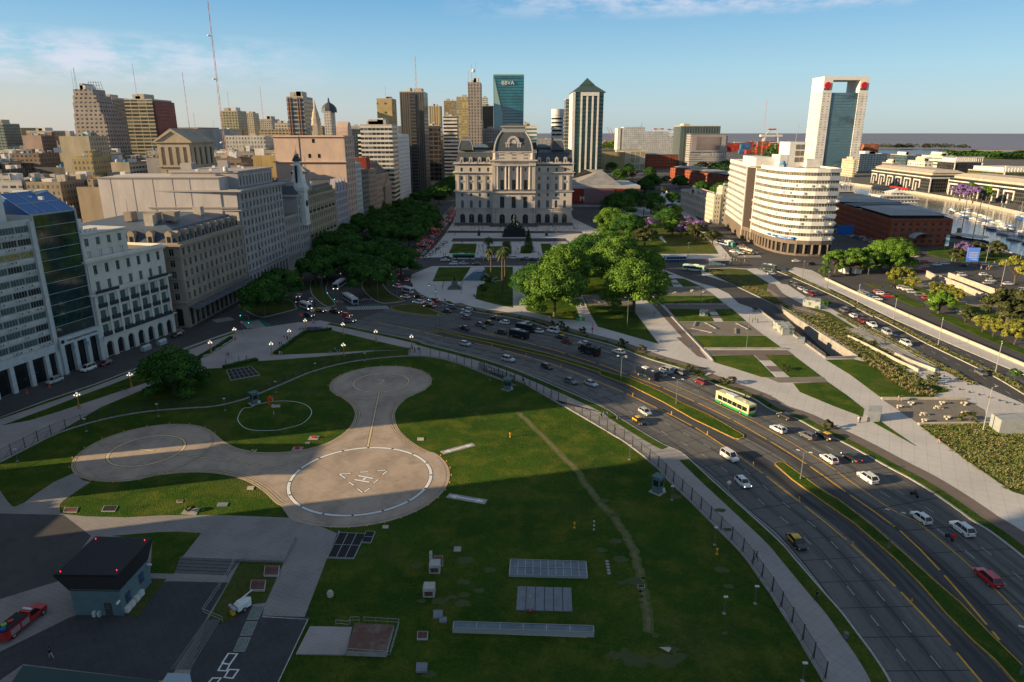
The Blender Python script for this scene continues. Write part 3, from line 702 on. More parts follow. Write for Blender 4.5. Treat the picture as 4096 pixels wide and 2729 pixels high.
def aD(name,col,v=.16):return ab(name,col,rough=.85,var=v,scale=.22,det=10,sv=.45)
GL=ab('window_glass',(.018,.026,.03),rough=.2,spec=.35)
bN=ab('curtained_glass',(.06,.11,.11),rough=.35,spec=.35,var=.6,scale=.7)
bF=ab('dark_glass',(.012,.016,.02),rough=.1,spec=.8)
dD=ab('window_frame_white',(.34,.34,.32));bq=ab('window_frame_dark',(.06,.06,.06));FRS=ab('window_surround',(.42,.38,.34),var=.1,scale=1)
AC=ab('air_conditioner_shell',(.62,.61,.58));do=ab('balcony_iron',(.04,.045,.05));aT=ab('slate_roof',(.07,.08,.095),var=.3,scale=.8,rough=.6)
ROOFC=ab('roof_felt',(.22,.2,.185),var=.35,scale=.25,det=8);cC=ab('blue_tank',(.03,.22,.42),rough=.5);ah=ab('white_render',(.66,.64,.61),var=.14,scale=.3,det=8)
WIN={}
def bI(w,h,style):
 k=(round(w,1),round(h,1),style)
 if k in WIN:return WIN[k]
 w,h=k[0],k[1];b=MB();gm={'c':1,'d':2}.get(style[-1],0)
 t=.09 if w<2.2 else .11
 if style.startswith(dY):
  n=8;av=[(-w/2,0),(w/2,0)]+[(w/2*cos(pi*i/n),h-w/2+w/2*sin(pi*i/n))for i in range(n+1)]
  b.add([(x,-.02,z)for x,z in av],[tuple(range(len(av)))],1)
  out=[(w/2,0)]+[(w/2*cos(pi*i/n),h-w/2+w/2*sin(pi*i/n))for i in range(n+1)]+[(-w/2,0)]
  for i in range(len(out)-1):
   a,c=out[i],out[i+1];s=1+.24/w;A=(a[0]*s,a[1]if a[1]<.1 else(a[1]-(h-w/2))*s+(h-w/2));Cc=(c[0]*s,c[1]if c[1]<.1 else(c[1]-(h-w/2))*s+(h-w/2))
   b.add([(a[0],-.1,a[1]),(c[0],-.1,c[1]),(Cc[0],-.1,Cc[1]),(A[0],-.1,A[1]),(a[0],.02,a[1]),(c[0],.02,c[1])],[(0,1,2,3),(0,4,5,1)],0)
  b.box(-.04,.04,-.06,0,0,h-.1,0)
 else:
  b.quad((-w/2,-.02,0),(w/2,-.02,0),(w/2,-.02,h),(-w/2,-.02,h),1)
  b.box(-w/2,-w/2+t,-.09,.02,0,h,0);b.box(w/2-t,w/2,-.09,.02,0,h,0);b.box(-w/2+t,w/2-t,-.09,.02,h-t,h,0);b.box(-w/2+t,w/2-t,-.09,.02,0,t,0)
  nm=max(1,int(round(w/.9))-1)if w>1 else 0
  for i in range(nm):x=-w/2+w*(i+1)/(nm+1);b.box(x-.035,x+.035,-.08,.02,t,h-t,0)
  if h>1.9:b.box(-w/2+t,w/2-t,-.075,.015,h*.68,h*.68+.06,0)
 WIN[k]=b;return b
class Bld:
 def __init__(s,name,label,cat,poly,h,wallm,group=None,core=True,roofm=None,parapet=1.,z0=0.):
  cx=sum(p[0]for p in poly)/len(poly);cy=sum(p[1]for p in poly)/len(poly);s.loc=(cx,cy,z0)
  s.r=ag(name,label,cat,s.loc,group);s.poly=poly;s.h=h;s.w=MB();s.wm=wallm;s.wins=[];s.roofm=roofm or ROOFC
  if core:
   s.w.pz(poly,z0,h);b=MB();b.pz(s.inset(.35),h,h+.06,bottom=False);b.bd(eG,s.roofm,s.r)
   if parapet:s.ring(h,h+parapet,0,-.3)
 def inset(s,d,poly=None):
  P=poly or s.poly;n=len(P);out=[]
  for i in range(n):
   a,b,c=P[i-1],P[i],P[(i+1)%n]
   d1=Vector((b[0]-a[0],b[1]-a[1])).normalized();d2=Vector((c[0]-b[0],c[1]-b[1])).normalized()
   n1=Vector((-d1.y,d1.x));n2=Vector((-d2.y,d2.x));m=(n1+n2);k=max(.3,m.dot(n1));m=m/k
   out.append((b[0]+m.x*d,b[1]+m.y*d))
  return out
 def ring(s,z0,z1,out,inn,mb=None,mi=None):

  A=s.inset(-out);B=s.inset(-inn);n=len(A);mb=mb or s.w
  for i in range(n):
   j=(i+1)%n;mb.add([(*A[i],z0),(*A[j],z0),(*B[j],z0),(*B[i],z0),(*A[i],z1),(*A[j],z1),(*B[j],z1),(*B[i],z1)],[(0,1,5,4),(4,5,6,7),(3,2,1,0),(2,3,7,6)],mi)
 def crn(s,z,hh=.8,out=.9,name=eh,m=None):
  b=MB();s.ring(z-hh,z-hh*.45,out*.5,-.05,b);s.ring(z-hh*.45,z,out,-.05,b);b.bd(name,m or s.wm,s.r)
 def face(s,i):return s.poly[i],s.poly[(i+1)%len(s.poly)]
 def fac(s,A,B,z0,z1,bf,floors,ww=.45,hh=.55,sill=.28,dep=.35,style=dW,frame=None,glass=None,m0=.6,skip=None,pil=True,ext=None,z1pier=None,surround=False,balcony=None,doc=None):

  dx,dy=B[0]-A[0],B[1]-A[1];L=math.hypot(dx,dy);d=(dx/L,dy/L);nn=(d[1],-d[0])
  cw=(L-2*m0)/bf;fh=(z1-z0)/floors;w_=cw*ww;h_=fh*hh
  def bx(u0,u1,za,zb,o=dep,back=-.05):
   P=[(A[0]+d[0]*u+nn[0]*v,A[1]+d[1]*u+nn[1]*v)for u,v in((u0,back),(u0,o),(u1,o),(u1,back))]
   k=[(*p,za)for p in P]+[(*p,zb)for p in P]
   s.w.add(k,[(0,1,2,3)[::1],(7,6,5,4),(0,4,5,1),(1,5,6,2),(2,6,7,3)])
  cJ=[0.]
  for c in range(bf):
   x=m0+cw*(c+.5);bx(cJ[-1],x-w_/2,z0,z1);cJ.append(x+w_/2)
  bx(cJ[-1],L,z0,z1)
  for c in range(bf):
   x=m0+cw*(c+.5);zz=z0
   for f in range(floors):
    zs=z0+fh*f+fh*sill;bx(x-w_/2,x+w_/2,zz,zs);zz=zs+h_
    if skip and skip(c,f):bx(x-w_/2,x+w_/2,zs,zs+h_);continue
    s.wins.append(((A[0]+d[0]*x+nn[0]*.03,A[1]+d[1]*x+nn[1]*.03,zs),bX(d[1],d[0]),w_,h_,style,frame or dD,(glass(c,f)if callable(glass)else glass)or GL))
    if surround:bx(x-w_/2-.2,x+w_/2+.2,zs-.22,zs-.04,dep+.16,dep-.02);bx(x-w_/2-.15,x+w_/2+.15,zs+h_+.04,zs+h_+.3,dep+.13,dep-.02)
    if balcony and balcony(c,f):s.bal.append((A,d,nn,x,w_,zs,dep))
   bx(x-w_/2,x+w_/2,zz,z1)
  return cw,fh,L,d,nn
 bal=None
 def balconies(s,h=1.,out=.7):
  for(A,d,nn,x,w_,zs,dep)in s.bal:
   b=MB();P=lambda u,v:(A[0]+d[0]*u+nn[0]*v,A[1]+d[1]*u+nn[1]*v)
   b.pz([P(x-w_/2-.4,dep),P(x-w_/2-.4,dep+out),P(x+w_/2+.4,dep+out),P(x+w_/2+.4,dep)],zs-.2,zs)
   for q in((x-w_/2-.4,dep+out-.08,x+w_/2+.4,dep+out),(x-w_/2-.4,dep,x-w_/2-.33,dep+out-.08),(x+w_/2+.33,dep,x+w_/2+.4,dep+out-.08)):
    b.pz([P(q[0],q[1]),P(q[0],q[3]),P(q[2],q[3]),P(q[2],q[1])],zs+.08,zs+h)
   b.bd('balcony',do,s.r)
 def done(s,cap=100,wname=em):
  s.w.bd(ev,s.wm,s.r)
  ws=sorted(s.wins,key=lambda q:md(q[0],(0,0,66)))
  bc=MB();aU=[]
  cD={}
  for i,(p,rz,w_,h_,st,fr,gl)in enumerate(ws):
   b=bI(w_,h_,st)
   if i<cap:
    k=(round(w_,1),round(h_,1),st,fr.name,gl.name)
    if k not in cD:cD[k]=b.mesh(em,[fr,gl])
    aH(wname,cD[k],s.r,(p[0]-s.loc[0],p[1]-s.loc[1],p[2]-s.loc[2]),rz)
   else:
    for mm_ in(fr,gl):
     if mm_ not in aU:aU.append(mm_)
    bc.M=MT(p)@dF(rz,4,'Z');k0=len(bc.v)
    bc.v+=[tuple(bc.M@Vector(v))for v in b.v];bc.f+=[tuple(x+k0 for x in f)for f in b.f];bc.m+=[aU.index(fr)if m==0 else aU.index(gl)for m in b.m]
  if bc.v:bj(bc.bd(wname,aU,s.r),kind=eS)
  return s
 def box(s,name,x0,x1,y0,y1,z0,z1,m):
  b=MB();b.box(x0,x1,y0,y1,z0,z1);return b.bd(name,m,s.r)
 def clu(s,rr,n=6,z=None,m=None):

  z=s.h if z is None else z;P=s.inset(2.2);xs=[p[0]for p in P];ys=[p[1]for p in P]
  for k in range(n):
   a,e=rr.random(),rr.random();c=(aa(aa(P[0][0],P[1][0],a),aa(P[-1][0],P[-2][0],a),e),aa(aa(P[0][1],P[1][1],a),aa(P[-1][1],P[-2][1],a),e))
   t=rr.random();b=MB()
   if t<.35:w_,l_,h_=rr.u(2.5,5),rr.u(2.5,6),rr.u(2,3.6);b.box(c[0]-w_/2,c[0]+w_/2,c[1]-l_/2,c[1]+l_/2,z,z+h_);b.bd(fi,m or s.wm,s.r)
   elif t<.55:b.la((*c,z),[(.9,0),(.95,.2),(.95,1.6),(.3,1.9)],10);b.bd(fj,rr.c([cC,ah,AC]),s.r)
   elif t<.85:b.box(c[0]-.6,c[0]+.6,c[1]-.4,c[1]+.4,z,z+.9);b.bd(en,AC,s.r)
   else:b.tu((*c,z),(*c,z+rr.u(3,7)),.08,.04,4);b.bd(eT,bq,s.r)
def a9(A,B,depth):

 d=Vector((B[0]-A[0],B[1]-A[1])).normalized();n=(-d.y*depth,d.x*depth);return[A,B,(B[0]+n[0],B[1]+n[1]),(A[0]+n[0],A[1]+n[1])]
def aI(A,B,s):L=md(A,B);return(aa(A[0],B[0],s/L),aa(A[1],B[1],s/L))
rr=RR(11)
def palace():
 Y=512.;X=lambda x:aF('V',x,800,Y)[0];Z=lambda y:aF('V',800,y,Y)[2]
 ST=ae('palace_stone',(.5,.45,.405),[((.4,.36,.325),.12,.42,.68,.7,(1,1)),((.57,.52,.47),.9,.5,.75,.4,(1,1)),((.33,.29,.26),.05,.55,.8,.5,(1,1))],rough=.85)
 xl,xr=X(62)+.3,X(1632);x1,x2=X(566),X(1136);zc=Z(690);zs=Z(1545)
 B=Bld('palace','grey stone palace with domed mansard roofs, clock gable and columned portico behind the plaza','palace',[(xl,Y),(xr,Y),(xr,Y+95),(xl,Y+95)],zc-1.2,ST,parapet=0,roofm=aT)
 w=B.w;B.bal=[]
 z_ar,z_1,z_2,z_3,c8=Z(1290),Z(1280),Z(1052),Z(808),Z(690)
 wings=((xl,x1,[158,278,395,510]),(x2,xr,[1190,1307,1422,1538]))
 def bx(xa,xb,ya,yb,za,zb):w.box(xa,xb,ya,yb,za,zb)
 def a3(xa,xb,cs,ww,zb0,zt0,zlow,zhigh,style,y=Y,dep=.6,glass=bN):
  e=xa
  for c in cs:
   bx(e,c-ww/2,y-dep,y+.05,zlow,zhigh);bx(c-ww/2,c+ww/2,y-dep,y+.05,zlow,zb0)
   bx(c-ww/2,c+ww/2,y-dep,y+.05,zt0+(0 if style!=dY else .12),zhigh)
   if style==dY:
    n=6;zc_=zt0-ww/2
    for sgn in(-1,1):
     av=[(c+sgn*ww/2,zt0+.12)]+[(c+sgn*ww/2*cos(pi/2*i/n),zc_+ww/2*sin(pi/2*i/n))for i in range(n+1)]
     vs=[(x,y-dep,z)for x,z in av]+[(x,y,z)for x,z in av];m=len(av);w.add(vs,[tuple(range(m))if sgn<0 else tuple(range(m-1,-1,-1))]+[(i,i+1,m+i+1,m+i)for i in range(1,m-1)])
   B.wins.append(((c,y-.03,zb0),0.,ww,zt0-zb0,style,dD,glass));e=c+ww/2
  bx(e,xb,y-dep,y+.05,zlow,zhigh)
 for xa,xb,cs in wings:
  cs=[X(c)for c in cs]
  a3(xa,xb,cs,3.6,Z(1470),Z(1352),zs,Z(1300),dY,dep=.9,glass=bF)
  a3(xa,xb,cs,2.,Z(1270),Z(1172),Z(1280),Z(1145),dY)
  a3(xa,xb,cs,1.7,Z(1122),Z(1078),Z(1145),Z(1058),dW)
  a3(xa,xb,cs,1.9,Z(1032),Z(948),Z(1040),Z(935),dW,dep=.4)
  a3(xa,xb,cs,1.6,Z(900),Z(858),Z(935),Z(818),dW,dep=.4)
  a3(xa,xb,cs,1.7,Z(790),Z(738),Z(800),Z(712),dW,dep=.5)
  for i,c in enumerate(cs):
   for o in(-2.6,2.6):
    if xa+.4<c+o<xb-.4:bx(c+o-.55,c+o+.55,Y-1.,Y-.38,Z(1032),Z(850));bx(c+o-.7,c+o+.7,Y-1.1,Y-.38,Z(850),Z(838))
   b=MB();b.add([(c-1.5,Y-.9,Z(925)),(c+1.5,Y-.9,Z(925)),(c,Y-.9,Z(903)),(c-1.5,Y-.35,Z(925)),(c+1.5,Y-.35,Z(925)),(c,Y-.35,Z(903))],[(0,1,2),(0,2,5,3),(1,4,5,2),(0,3,4,1)]);b.bd('pediment',ST,B.r)
   b=MB();dw=1.25
   b.box(c-dw,c+dw,Y+.2,Y+2.6,Z(672),Z(612));b.add([(c-dw-.3,Y,Z(612)),(c+dw+.3,Y,Z(612)),(c,Y,Z(592)),(c-dw-.3,Y+2.6,Z(612)),(c+dw+.3,Y+2.6,Z(612)),(c,Y+2.6,Z(592))],[(0,1,2),(0,2,5,3),(1,4,5,2),(3,5,4),(0,3,4,1)])
   b.box(c-.55,c+.55,Y+.15,Y+.3,Z(668),Z(626),1);b.bd('dormer',[ST,bN],B.r)
 B.fac((xr,Y),(xr,Y+95),Z(1280),Z(1052),18,2,dep=.3,ww=.35,style=dW,glass=bN);B.fac((xr,Y),(xr,Y+95),Z(1052),Z(808),18,2,dep=.3,ww=.35,glass=bN);B.fac((xr,Y),(xr,Y+95),Z(808),Z(700),18,1,dep=.3,ww=.35,glass=bN)
 for nm,zt,h_,o in((dZ,Z(1290),1.1,1.3),(eh,z_2+.3,1.,1.5),(eh,z_3+.6,1.1,1.9),(eh,c8+.6,.9,1.5)):
  B.crn(zt,h_,o,nm)
 b=MB()
 for k in range(14):
  x=aa(xl,xr,(k+.5)/14)
  if not(x1-2<x<x2+2):b.box(x-.9,x+.9,Y-1.1,Y-.3,c8+.5,c8+1.7)
 b.rbn([(xl-.6,Y-.6),(x1-1,Y-.6)],.4,c8+.6,c8+1.3);b.rbn([(x2+1,Y-.6),(xr+.6,Y-.6)],.4,c8+.6,c8+1.3);b.bd('balustrade',ST,B.r)
 for xa,xb in((xl,x1),(x2,xr)):
  b=MB();zt=Z(540);b.fu([(xa+.2,Y+.6),(xb,Y+.6),(xb,Y+94),(xa+.2,Y+94)],c8+.4,[(xa+2.2,Y+5),(xb,Y+5),(xb,Y+90),(xa+2.2,Y+90)],zt);b.bd(eU,aT,B.r)
  b=MB();b.fu([(xa+2,Y+4.6),(xb,Y+4.6),(xb,Y+40),(xa+2,Y+40)],zt,[(xa+3,Y+9),(xb,Y+9),(xb,Y+38),(xa+3,Y+38)],zt+1.9);b.bd('metal_roof',ab('zinc_roof',(.17,.18,.18),var=.3,scale=.4),B.r)
 yc=Y-3.2;cc=[X(695),X(850),X(1007)]
 w.box(x1,x2,yc,Y-.02,zs,Z(625))
 def cP(ww,zb0,zt0,zlow,zhigh,style,dep,glass=bF,y=yc):a3(x1,x2,cc,ww,zb0,zt0,zlow,zhigh,style,y=y,dep=dep,glass=glass)
 cP(4.,Z(1475),Z(1350),zs,Z(1290),dY,1.);cP(3.2,Z(1270),Z(1118),Z(1280),Z(1085),dW,.7);cP(2.5,Z(1030),Z(895),Z(1040),Z(870),dW,.3);cP(1.2,Z(780),Z(738),Z(800),Z(712),dW,.3)
 for nm,zt,h_,o in((dZ,Z(1288),1.2,1.6),(eh,z_2+.3,1.3,2.)):
  b=MB();b.box(x1-.4,x2+.4,yc-o,yc+.02,zt-h_,zt);b.bd(nm,ST,B.r)
 b=MB();b.box(x1-.3,x2+.3,yc-2.6,yc+.02,Z(710),Z(652));b.bd('entablature',ST,B.r)
 b=MB();b.box(x1-1.4,x2+1.4,yc-3.6,yc+.5,Z(648),Z(630));b.bd(eh,ST,B.r)
 me=aq('CENTRO CULTURAL KIRCHNER',1.45,.05);me.materials.append(ab('letter_stone',(.27,.23,.19)));o_=aH(eg,me,B.r,((x1+x2)/2-B.loc[0],yc-2.66-B.loc[1],(Z(710)+Z(655))/2+.2));o_.rotation_euler=(pi/2,0,0)
 for x in(600,630,682,1010,1075,1100):
  b=MB();b.tu((X(x),yc-2.7,Z(668)),(X(x),yc-2.58,Z(668)),.5,.5,8);b.bd('boss',ST,B.r)
 for i,x in enumerate((587,637,748,793,905,950,1064,1112)):
  xx=X(x);b=MB()
  if i in(0,7):b.box(xx-1.25,xx+1.25,yc-2.1,yc+.02,Z(1020),Z(725))
  else:b.la((xx,yc-1.3,0),[(1.15,Z(1020)),(1.15,Z(1008)),(.95,Z(1004)),(.95,Z(880)),(.82,Z(728)),(1.15,Z(718)),(1.15,Z(710))],14)
  b.bd('column'if i not in(0,7)else'pilaster',ST,B.r,smooth=False)
 for x in(615,770,928,1084):
  b=MB();b.la((0,0,0),[(.2,0),(1.1,.15),(1.3,.35),(.9,.4)],14);b.M=None
  bb=MB();bb.M=MT((X(x),yc-.75,Z(1135)))@dF(pi/2,4,'X')@Matrix.Diagonal((1,1.5,1,1));bb.add(b.v,b.f);bb.bd('medallion',ST,B.r)
 zt=Z(520);b=MB();b.box(x1+.3,x2-.3,yc+.6,Y+16,Z(628),zt);b.bd('attic',ST,B.r)
 for c in cc:
  for k in(-1,0,1):
   for zz in(610,565):B.wins.append(((c+k*1.15,yc+.56,Z(zz+8)),0,.75,.95,dW,ST,bF))
 b=MB();b.box(x1-.2,x2+.2,yc+.1,Y+16.4,zt-.6,zt+.1);b.bd(eh,ST,B.r)
 for x in(605,1098):
  b=MB();b.ball((X(x),yc+1.6,Z(560)),1.9,8);b.la((X(x),yc+1.6,Z(625)),[(2.,0),(1.6,3.2),(1.2,5.4),(.7,8.2),(.2,8.8)],8);b.bd('sculpture',ST,B.r)
 def dome(cx,cy,hw,hd,z0,z1,nm='dome'):
  a6=[(1,0),(.985,.15),(.95,.35),(.89,.55),(.8,.75),(.7,.9),(.635,1)]
  b=MB()
  for(a,ta),(c,dk)in zip(a6,a6[1:]):
   q=lambda s_:[(cx-hw*s_,cy-hd*s_),(cx+hw*s_,cy-hd*s_),(cx+hw*s_,cy+hd*s_),(cx-hw*s_,cy+hd*s_)]
   b.fu(q(a),aa(z0,z1,ta),q(c),aa(z0,z1,dk),cap=False)
  d=b.bd(nm,aT,B.r);RM=ab('lead_rib',(.3,.31,.3))
  for bM in(-1,1):
   for sy_ in(-1,1):
    b=MB()
    for(a,ta),(c,dk)in zip(a6,a6[1:]):b.tu((cx+bM*hw*a,cy+sy_*hd*a,aa(z0,z1,ta)),(cx+bM*hw*c,cy+sy_*hd*c,aa(z0,z1,dk)),hw*.05,hw*.05,6)
    ob=b.bd('rib',RM,d);ob.matrix_parent_inverse=Matrix.Identity(4)
    for v in ob.data.vertices:pass
  b=MB();b.box(cx-hw*.66,cx+hw*.66,cy-hd*.66,cy+hd*.66,z1-.2,z1+hw*.09);b.box(cx-hw*.6,cx+hw*.6,cy-hd*.6,cy+hd*.6,z1+hw*.09,z1+hw*.24);b.box(cx-hw*.68,cx+hw*.68,cy-hd*.68,cy+hd*.68,z1+hw*.24,z1+hw*.31);b.bd('crown_gallery',RM,B.r)
  b=MB();b.fu([(cx-hw*.66,cy-hd*.66),(cx+hw*.66,cy-hd*.66),(cx+hw*.66,cy+hd*.66),(cx-hw*.66,cy+hd*.66)],z1+hw*.31,[(cx-hw*.2,cy-.1),(cx+hw*.2,cy-.1),(cx+hw*.2,cy+.1),(cx-hw*.2,cy+.1)],z1+hw*.42);b.bd('crown_roof',aT,B.r)
  return d
 dcy=Y+9
 hw=(X(1098)-X(598))/2*1.012;dome((X(598)+X(1098))/2,dcy,hw,12,zt+.1,aF('V',800,262,dcy-7)[2])
 gx=X(845);y0=yc+1.2;b=MB();b.box(gx-X(0)+X(0)-2.9,gx+2.9,y0,y0+5,zt-.4,Z(400))
 n=10;cZ=[(gx+2.9*cos(pi*i/n),Z(400)+2.9*sin(pi*i/n))for i in range(n+1)]
 vs=[(x,y0,z)for x,z in cZ]+[(x,y0+5,z)for x,z in cZ];m=n+1;b.add(vs,[tuple(range(m-1,-1,-1)),tuple(range(m,2*m))]+[(i,i+1,m+i+1,m+i)for i in range(m-1)]);b.bd('clock_gable',ST,B.r)
 b=MB()
 for i in range(n):
  a,c=cZ[i],cZ[i+1];s_=1.55;E_=lambda p:(gx+(p[0]-gx)*s_,Z(400)+(p[1]-Z(400))*s_)
  A_,C_=E_(a),E_(c);b.add([(a[0],y0-.7,a[1]),(c[0],y0-.7,c[1]),(C_[0],y0-.7,C_[1]),(A_[0],y0-.7,A_[1]),(a[0],y0+2,a[1]),(c[0],y0+2,c[1]),(C_[0],y0+2,C_[1]),(A_[0],y0+2,A_[1])],[(0,1,2,3),(3,2,6,7),(0,4,5,1)])
 b.bd('arched_hood',ST,B.r)
 for s_ in(-1,1):
  b=MB();x=gx+s_*4.1
  for o in(-.8,.8):b.box(x+o-.5,x+o+.5,y0-.7,y0+.2,zt,Z(420))
  b.box(x-1.4,x+1.4,y0,y0+4,zt,Z(420));b.box(x-1.7,x+1.7,y0-.9,y0+4,Z(420),Z(400));b.box(x-1.8,x+1.8,y0-1,y0+1,Z(545),zt);b.bd('gable_pier',ST,B.r)
 b=MB();b.tu((gx,y0-.25,Z(400)),(gx,y0-.02,Z(400)),1.9,1.9,20);ck=b.bd('clock',ab('clock_face',(.62,.6,.55)),B.r)
 b=MB();b.tu((gx,y0-.32,Z(400)),(gx-1.,y0-.32,Z(400)+.9),.09,.07,4);b.tu((gx,y0-.32,Z(400)),(gx+.55,y0-.32,Z(400)-.75),.11,.09,4)
 for k in range(12):a=k*pi/6;b.tu((gx+1.55*cos(a),y0-.3,Z(400)+1.55*sin(a)),(gx+1.78*cos(a),y0-.3,Z(400)+1.78*sin(a)),.07,.07,4)
 b.bd('clock_hands',bq,ck)
 for k in(-1,0,1):B.wins.append(((gx+k*1.,y0-.03,Z(490)),0,.6,2.,dW,ST,bF))
 for xa,xb,y_ in((X(118),X(308),Y+9),(X(1345),X(1530),Y+9)):
  cx=(xa+xb)/2;dome(cx,y_,(xb-xa)/2,5,Z(540)+1.8,aF('V',800,372,y_-3)[2],'corner_dome')
  b=MB();b.tu((cx-1.2,y_,aF('V',800,340,y_)[2]),(cx-1.2,y_,aF('V',800,270,y_)[2]),.09,.04,4);b.bd('flagpole',dD,B.r)
 b=MB();z5=Z(540)+1.9
 b.box(X(300),X(590),Y+14,Y+60,z5,z5+.5);b.box(X(1110),X(1345),Y+14,Y+60,z5,z5+.5);b.bd('roof_terrace',aw,B.r)
 b=MB();b.rbn([(X(300),Y+13.5),(X(590),Y+13.5)],.1,z5,z5+1.6);b.rbn([(X(1110),Y+13.5),(X(1380),Y+13.5)],.1,z5,z5+1.6);b.bd('glass_balustrade',GL,B.r)
 b=MB();b.box(X(495),X(600),Y+24,Y+50,z5,z5+5.2);b.box(X(1070),X(1165),Y+24,Y+50,z5,z5+5.2);b.bd('glass_pavilion',GL,B.r)
 for x_ in(390,1260):
  b=MB();h2=8;b.fu([(X(x_)-h2,Y+30),(X(x_)+h2,Y+30),(X(x_)+h2,Y+44),(X(x_)-h2,Y+44)],z5+.5,[(X(x_)-3,Y+36),(X(x_)+3,Y+36),(X(x_)+3,Y+38),(X(x_)-3,Y+38)],z5+3.6);b.bd(e4,ab('blue_zinc',(.1,.16,.22),rough=.5),B.r)
 b=MB();b.box(xl-1,xr+1,Y-4.5,Y-.95,0,Z(1470));b.box(x1-1,x2+1,Y-8.5,Y-4.2,0,Z(1475)-.8)
 for k in range(5):b.box(x1-2,x2+2,Y-9-.5*k,Y-8.4-.5*k,0,.16*(5-k)*2)
 b.bd('steps',ab('dark_granite',(.12,.115,.11),var=.2,scale=1),B.r)
 B.done(cap=100)
 return B
palace()
LA,LB=(-131.9,169.4),(-117.1,227.5)
def W1(s):return aI(LA,LB,s)
cF=aD('office_render',(.52,.53,.5));cS=ab('painted_column',(.52,.54,.53),var=.15,scale=.8)
B=Bld('office_block','soot-streaked office block with long window strips full of air conditioners, arcade at street level',d7,a9(W1(-13),W1(14.3),22),43,cF)
A_,C_=W1(-13),W1(14.3);L=md(A_,C_);d=((C_[0]-A_[0])/L,(C_[1]-A_[1])/L);nn=(d[1],-d[0])
def P_(u,v):return(A_[0]+d[0]*u+nn[0]*v,A_[1]+d[1]*u+nn[1]*v)
fh=(43-9.5)/10
for f in range(10):
 z=9.5+fh*f
 for c in range(6):
  u0,u1=.9+c*(L-1.5)/6,.9+(c+1)*(L-1.5)/6-.25;w_=u1-u0;p=P_((u0+u1)/2,.03)
  B.wins.append(((p[0],p[1],z+1.),bX(d[1],d[0]),w_,1.75,dW,dD,rr.c([bN,GL,bN,bN,GL])if f!=7 else ab('yellow_glass',(.3,.25,.08),rough=.3,var=.6,scale=1.5)))  # one storey's panes carry a mottled yellow colour
  if rr.random()<.75:
   for k in range(rr.c([1,1,2])):
    b=MB();u=u0+.7+k*1.5+rr.random()*.6;q=P_(u,.55);b.obox(q,d,.85,.5,z+.2,z+.85);a_=b.bd(en,AC,B.r)
    q2=P_(u,.82);b=MB();b.tu((*q2,z+.52),(q2[0]+nn[0]*.05,q2[1]+nn[1]*.05,z+.52),.24,.24,8);b.bd('fan',bq,a_)
 b=MB();b.pz([P_(.3,-.02),P_(.3,.28),P_(L-.3,.28),P_(L-.3,-.02)],z-.05,z+.95);b.bd('spandrel',ab('spandrel_white',(.5,.51,.49),var=.35,scale=.5,det=9)if f%2 else cF,B.r)
for u in(-0.,L-1.1,L*.5-6.5):
 b=MB();b.pz([P_(u,-.05),P_(u,1.),P_(u+1.1,1.),P_(u+1.1,-.05)],0,43.5 if u!=L*.5-6.5 else 8.5);b.bd('column',cS,B.r)
for u in(5.5,12,17.5,22.5):
 b=MB();b.pz([P_(u,.2),P_(u,1.1),P_(u+1.2,1.1),P_(u+1.2,.2)],0,7.2);b.bd('column',cS,B.r)
b=MB();b.pz([P_(0,-.02),P_(0,1.),P_(L,1.),P_(L,-.02)],7.2,9.4);b.bd('fascia',cS,B.r)
b=MB();b.pz([P_(.2,0.),P_(.2,.12),P_(L-.2,.12),P_(L-.2,0.)],.1,7.1);b.bd('shopfront',bF,B.r)
b=MB();b.pz([P_(2,-3),P_(L-4,-3),P_(L-4,-18),P_(2,-18)][::-1],43,50.5);ph=b.bd('penthouse',ah,B.r)
for k in range(4):
 u=8+k*3.9;q=P_(u,-2.95);bmx=bI(3.2,2.6,dW).mesh(em,[dD,aJ['yellow_glass']if k%2 else bN]);aH(em,bmx,B.r,(q[0]-B.loc[0],q[1]-B.loc[1],45.5),bX(d[1],d[0]))
B.clu(rr,6,50.5)
for u in(16,17.6,19.2):
 b=MB();q=P_(u,-6)
 for o in((0,0),(.9,.3),(.3,.9)):b.tu((q[0]+o[0],q[1]+o[1],50.5),(q[0]+o[0],q[1]+o[1],55),.14,.14,6)
 b.bd(eT,AC,B.r)
B.done()
poly=a9(W1(14.5),W1(28.7),20);GG=ae('green_mirror_glass',(.01,.045,.045),[((.004,.018,.02),.28,.4,.6,.9,(1,1)),((.06,.1,.03),.35,.6,.74,.8,(1,1))],rough=.06,spec=1.)
B=Bld('glass_office','dark green mirror-glass office with sloping blue glazed roof above a white arcade',d7,poly,44.9,cF,parapet=0)
A_,C_=poly[0],poly[1];L=md(A_,C_);nn=(d[1],-d[0]);nf=11;z0=10.6;fh=(44.7-z0)/nf
for f in range(nf):
 b=MB();b.pz([P_(.5,-.02),P_(.5,.12),P_(L-.5,.12),P_(L-.5,-.02)],z0+fh*f+.06,z0+fh*(f+1)-.06);pz=b.bd('glass_band',GG,B.r)
 b=MB()
 for k in range(6):u=.5+(L-1)*k/5;b.pz([P_(u-.03,.11),P_(u-.03,.17),P_(u+.03,.17),P_(u+.03,.11)],z0+fh*f+.06,z0+fh*(f+1)-.06)
 b.bd('mullion',bq,pz)
b=MB()
for f in range(nf+1):b.pz([P_(.5,-.02),P_(.5,.16),P_(L-.5,.16),P_(L-.5,-.02)],z0+fh*f-.055,z0+fh*f+.055)
b.pz([P_(0,-.05),P_(0,.5),P_(.45,.5),P_(.45,-.05)],0,45.2);b.pz([P_(L-.45,-.05),P_(L-.45,.5),P_(L,.5),P_(L,-.05)],0,45.2);b.bd('frame',ab('silver_frame',(.42,.44,.44),rough=.4),B.r)
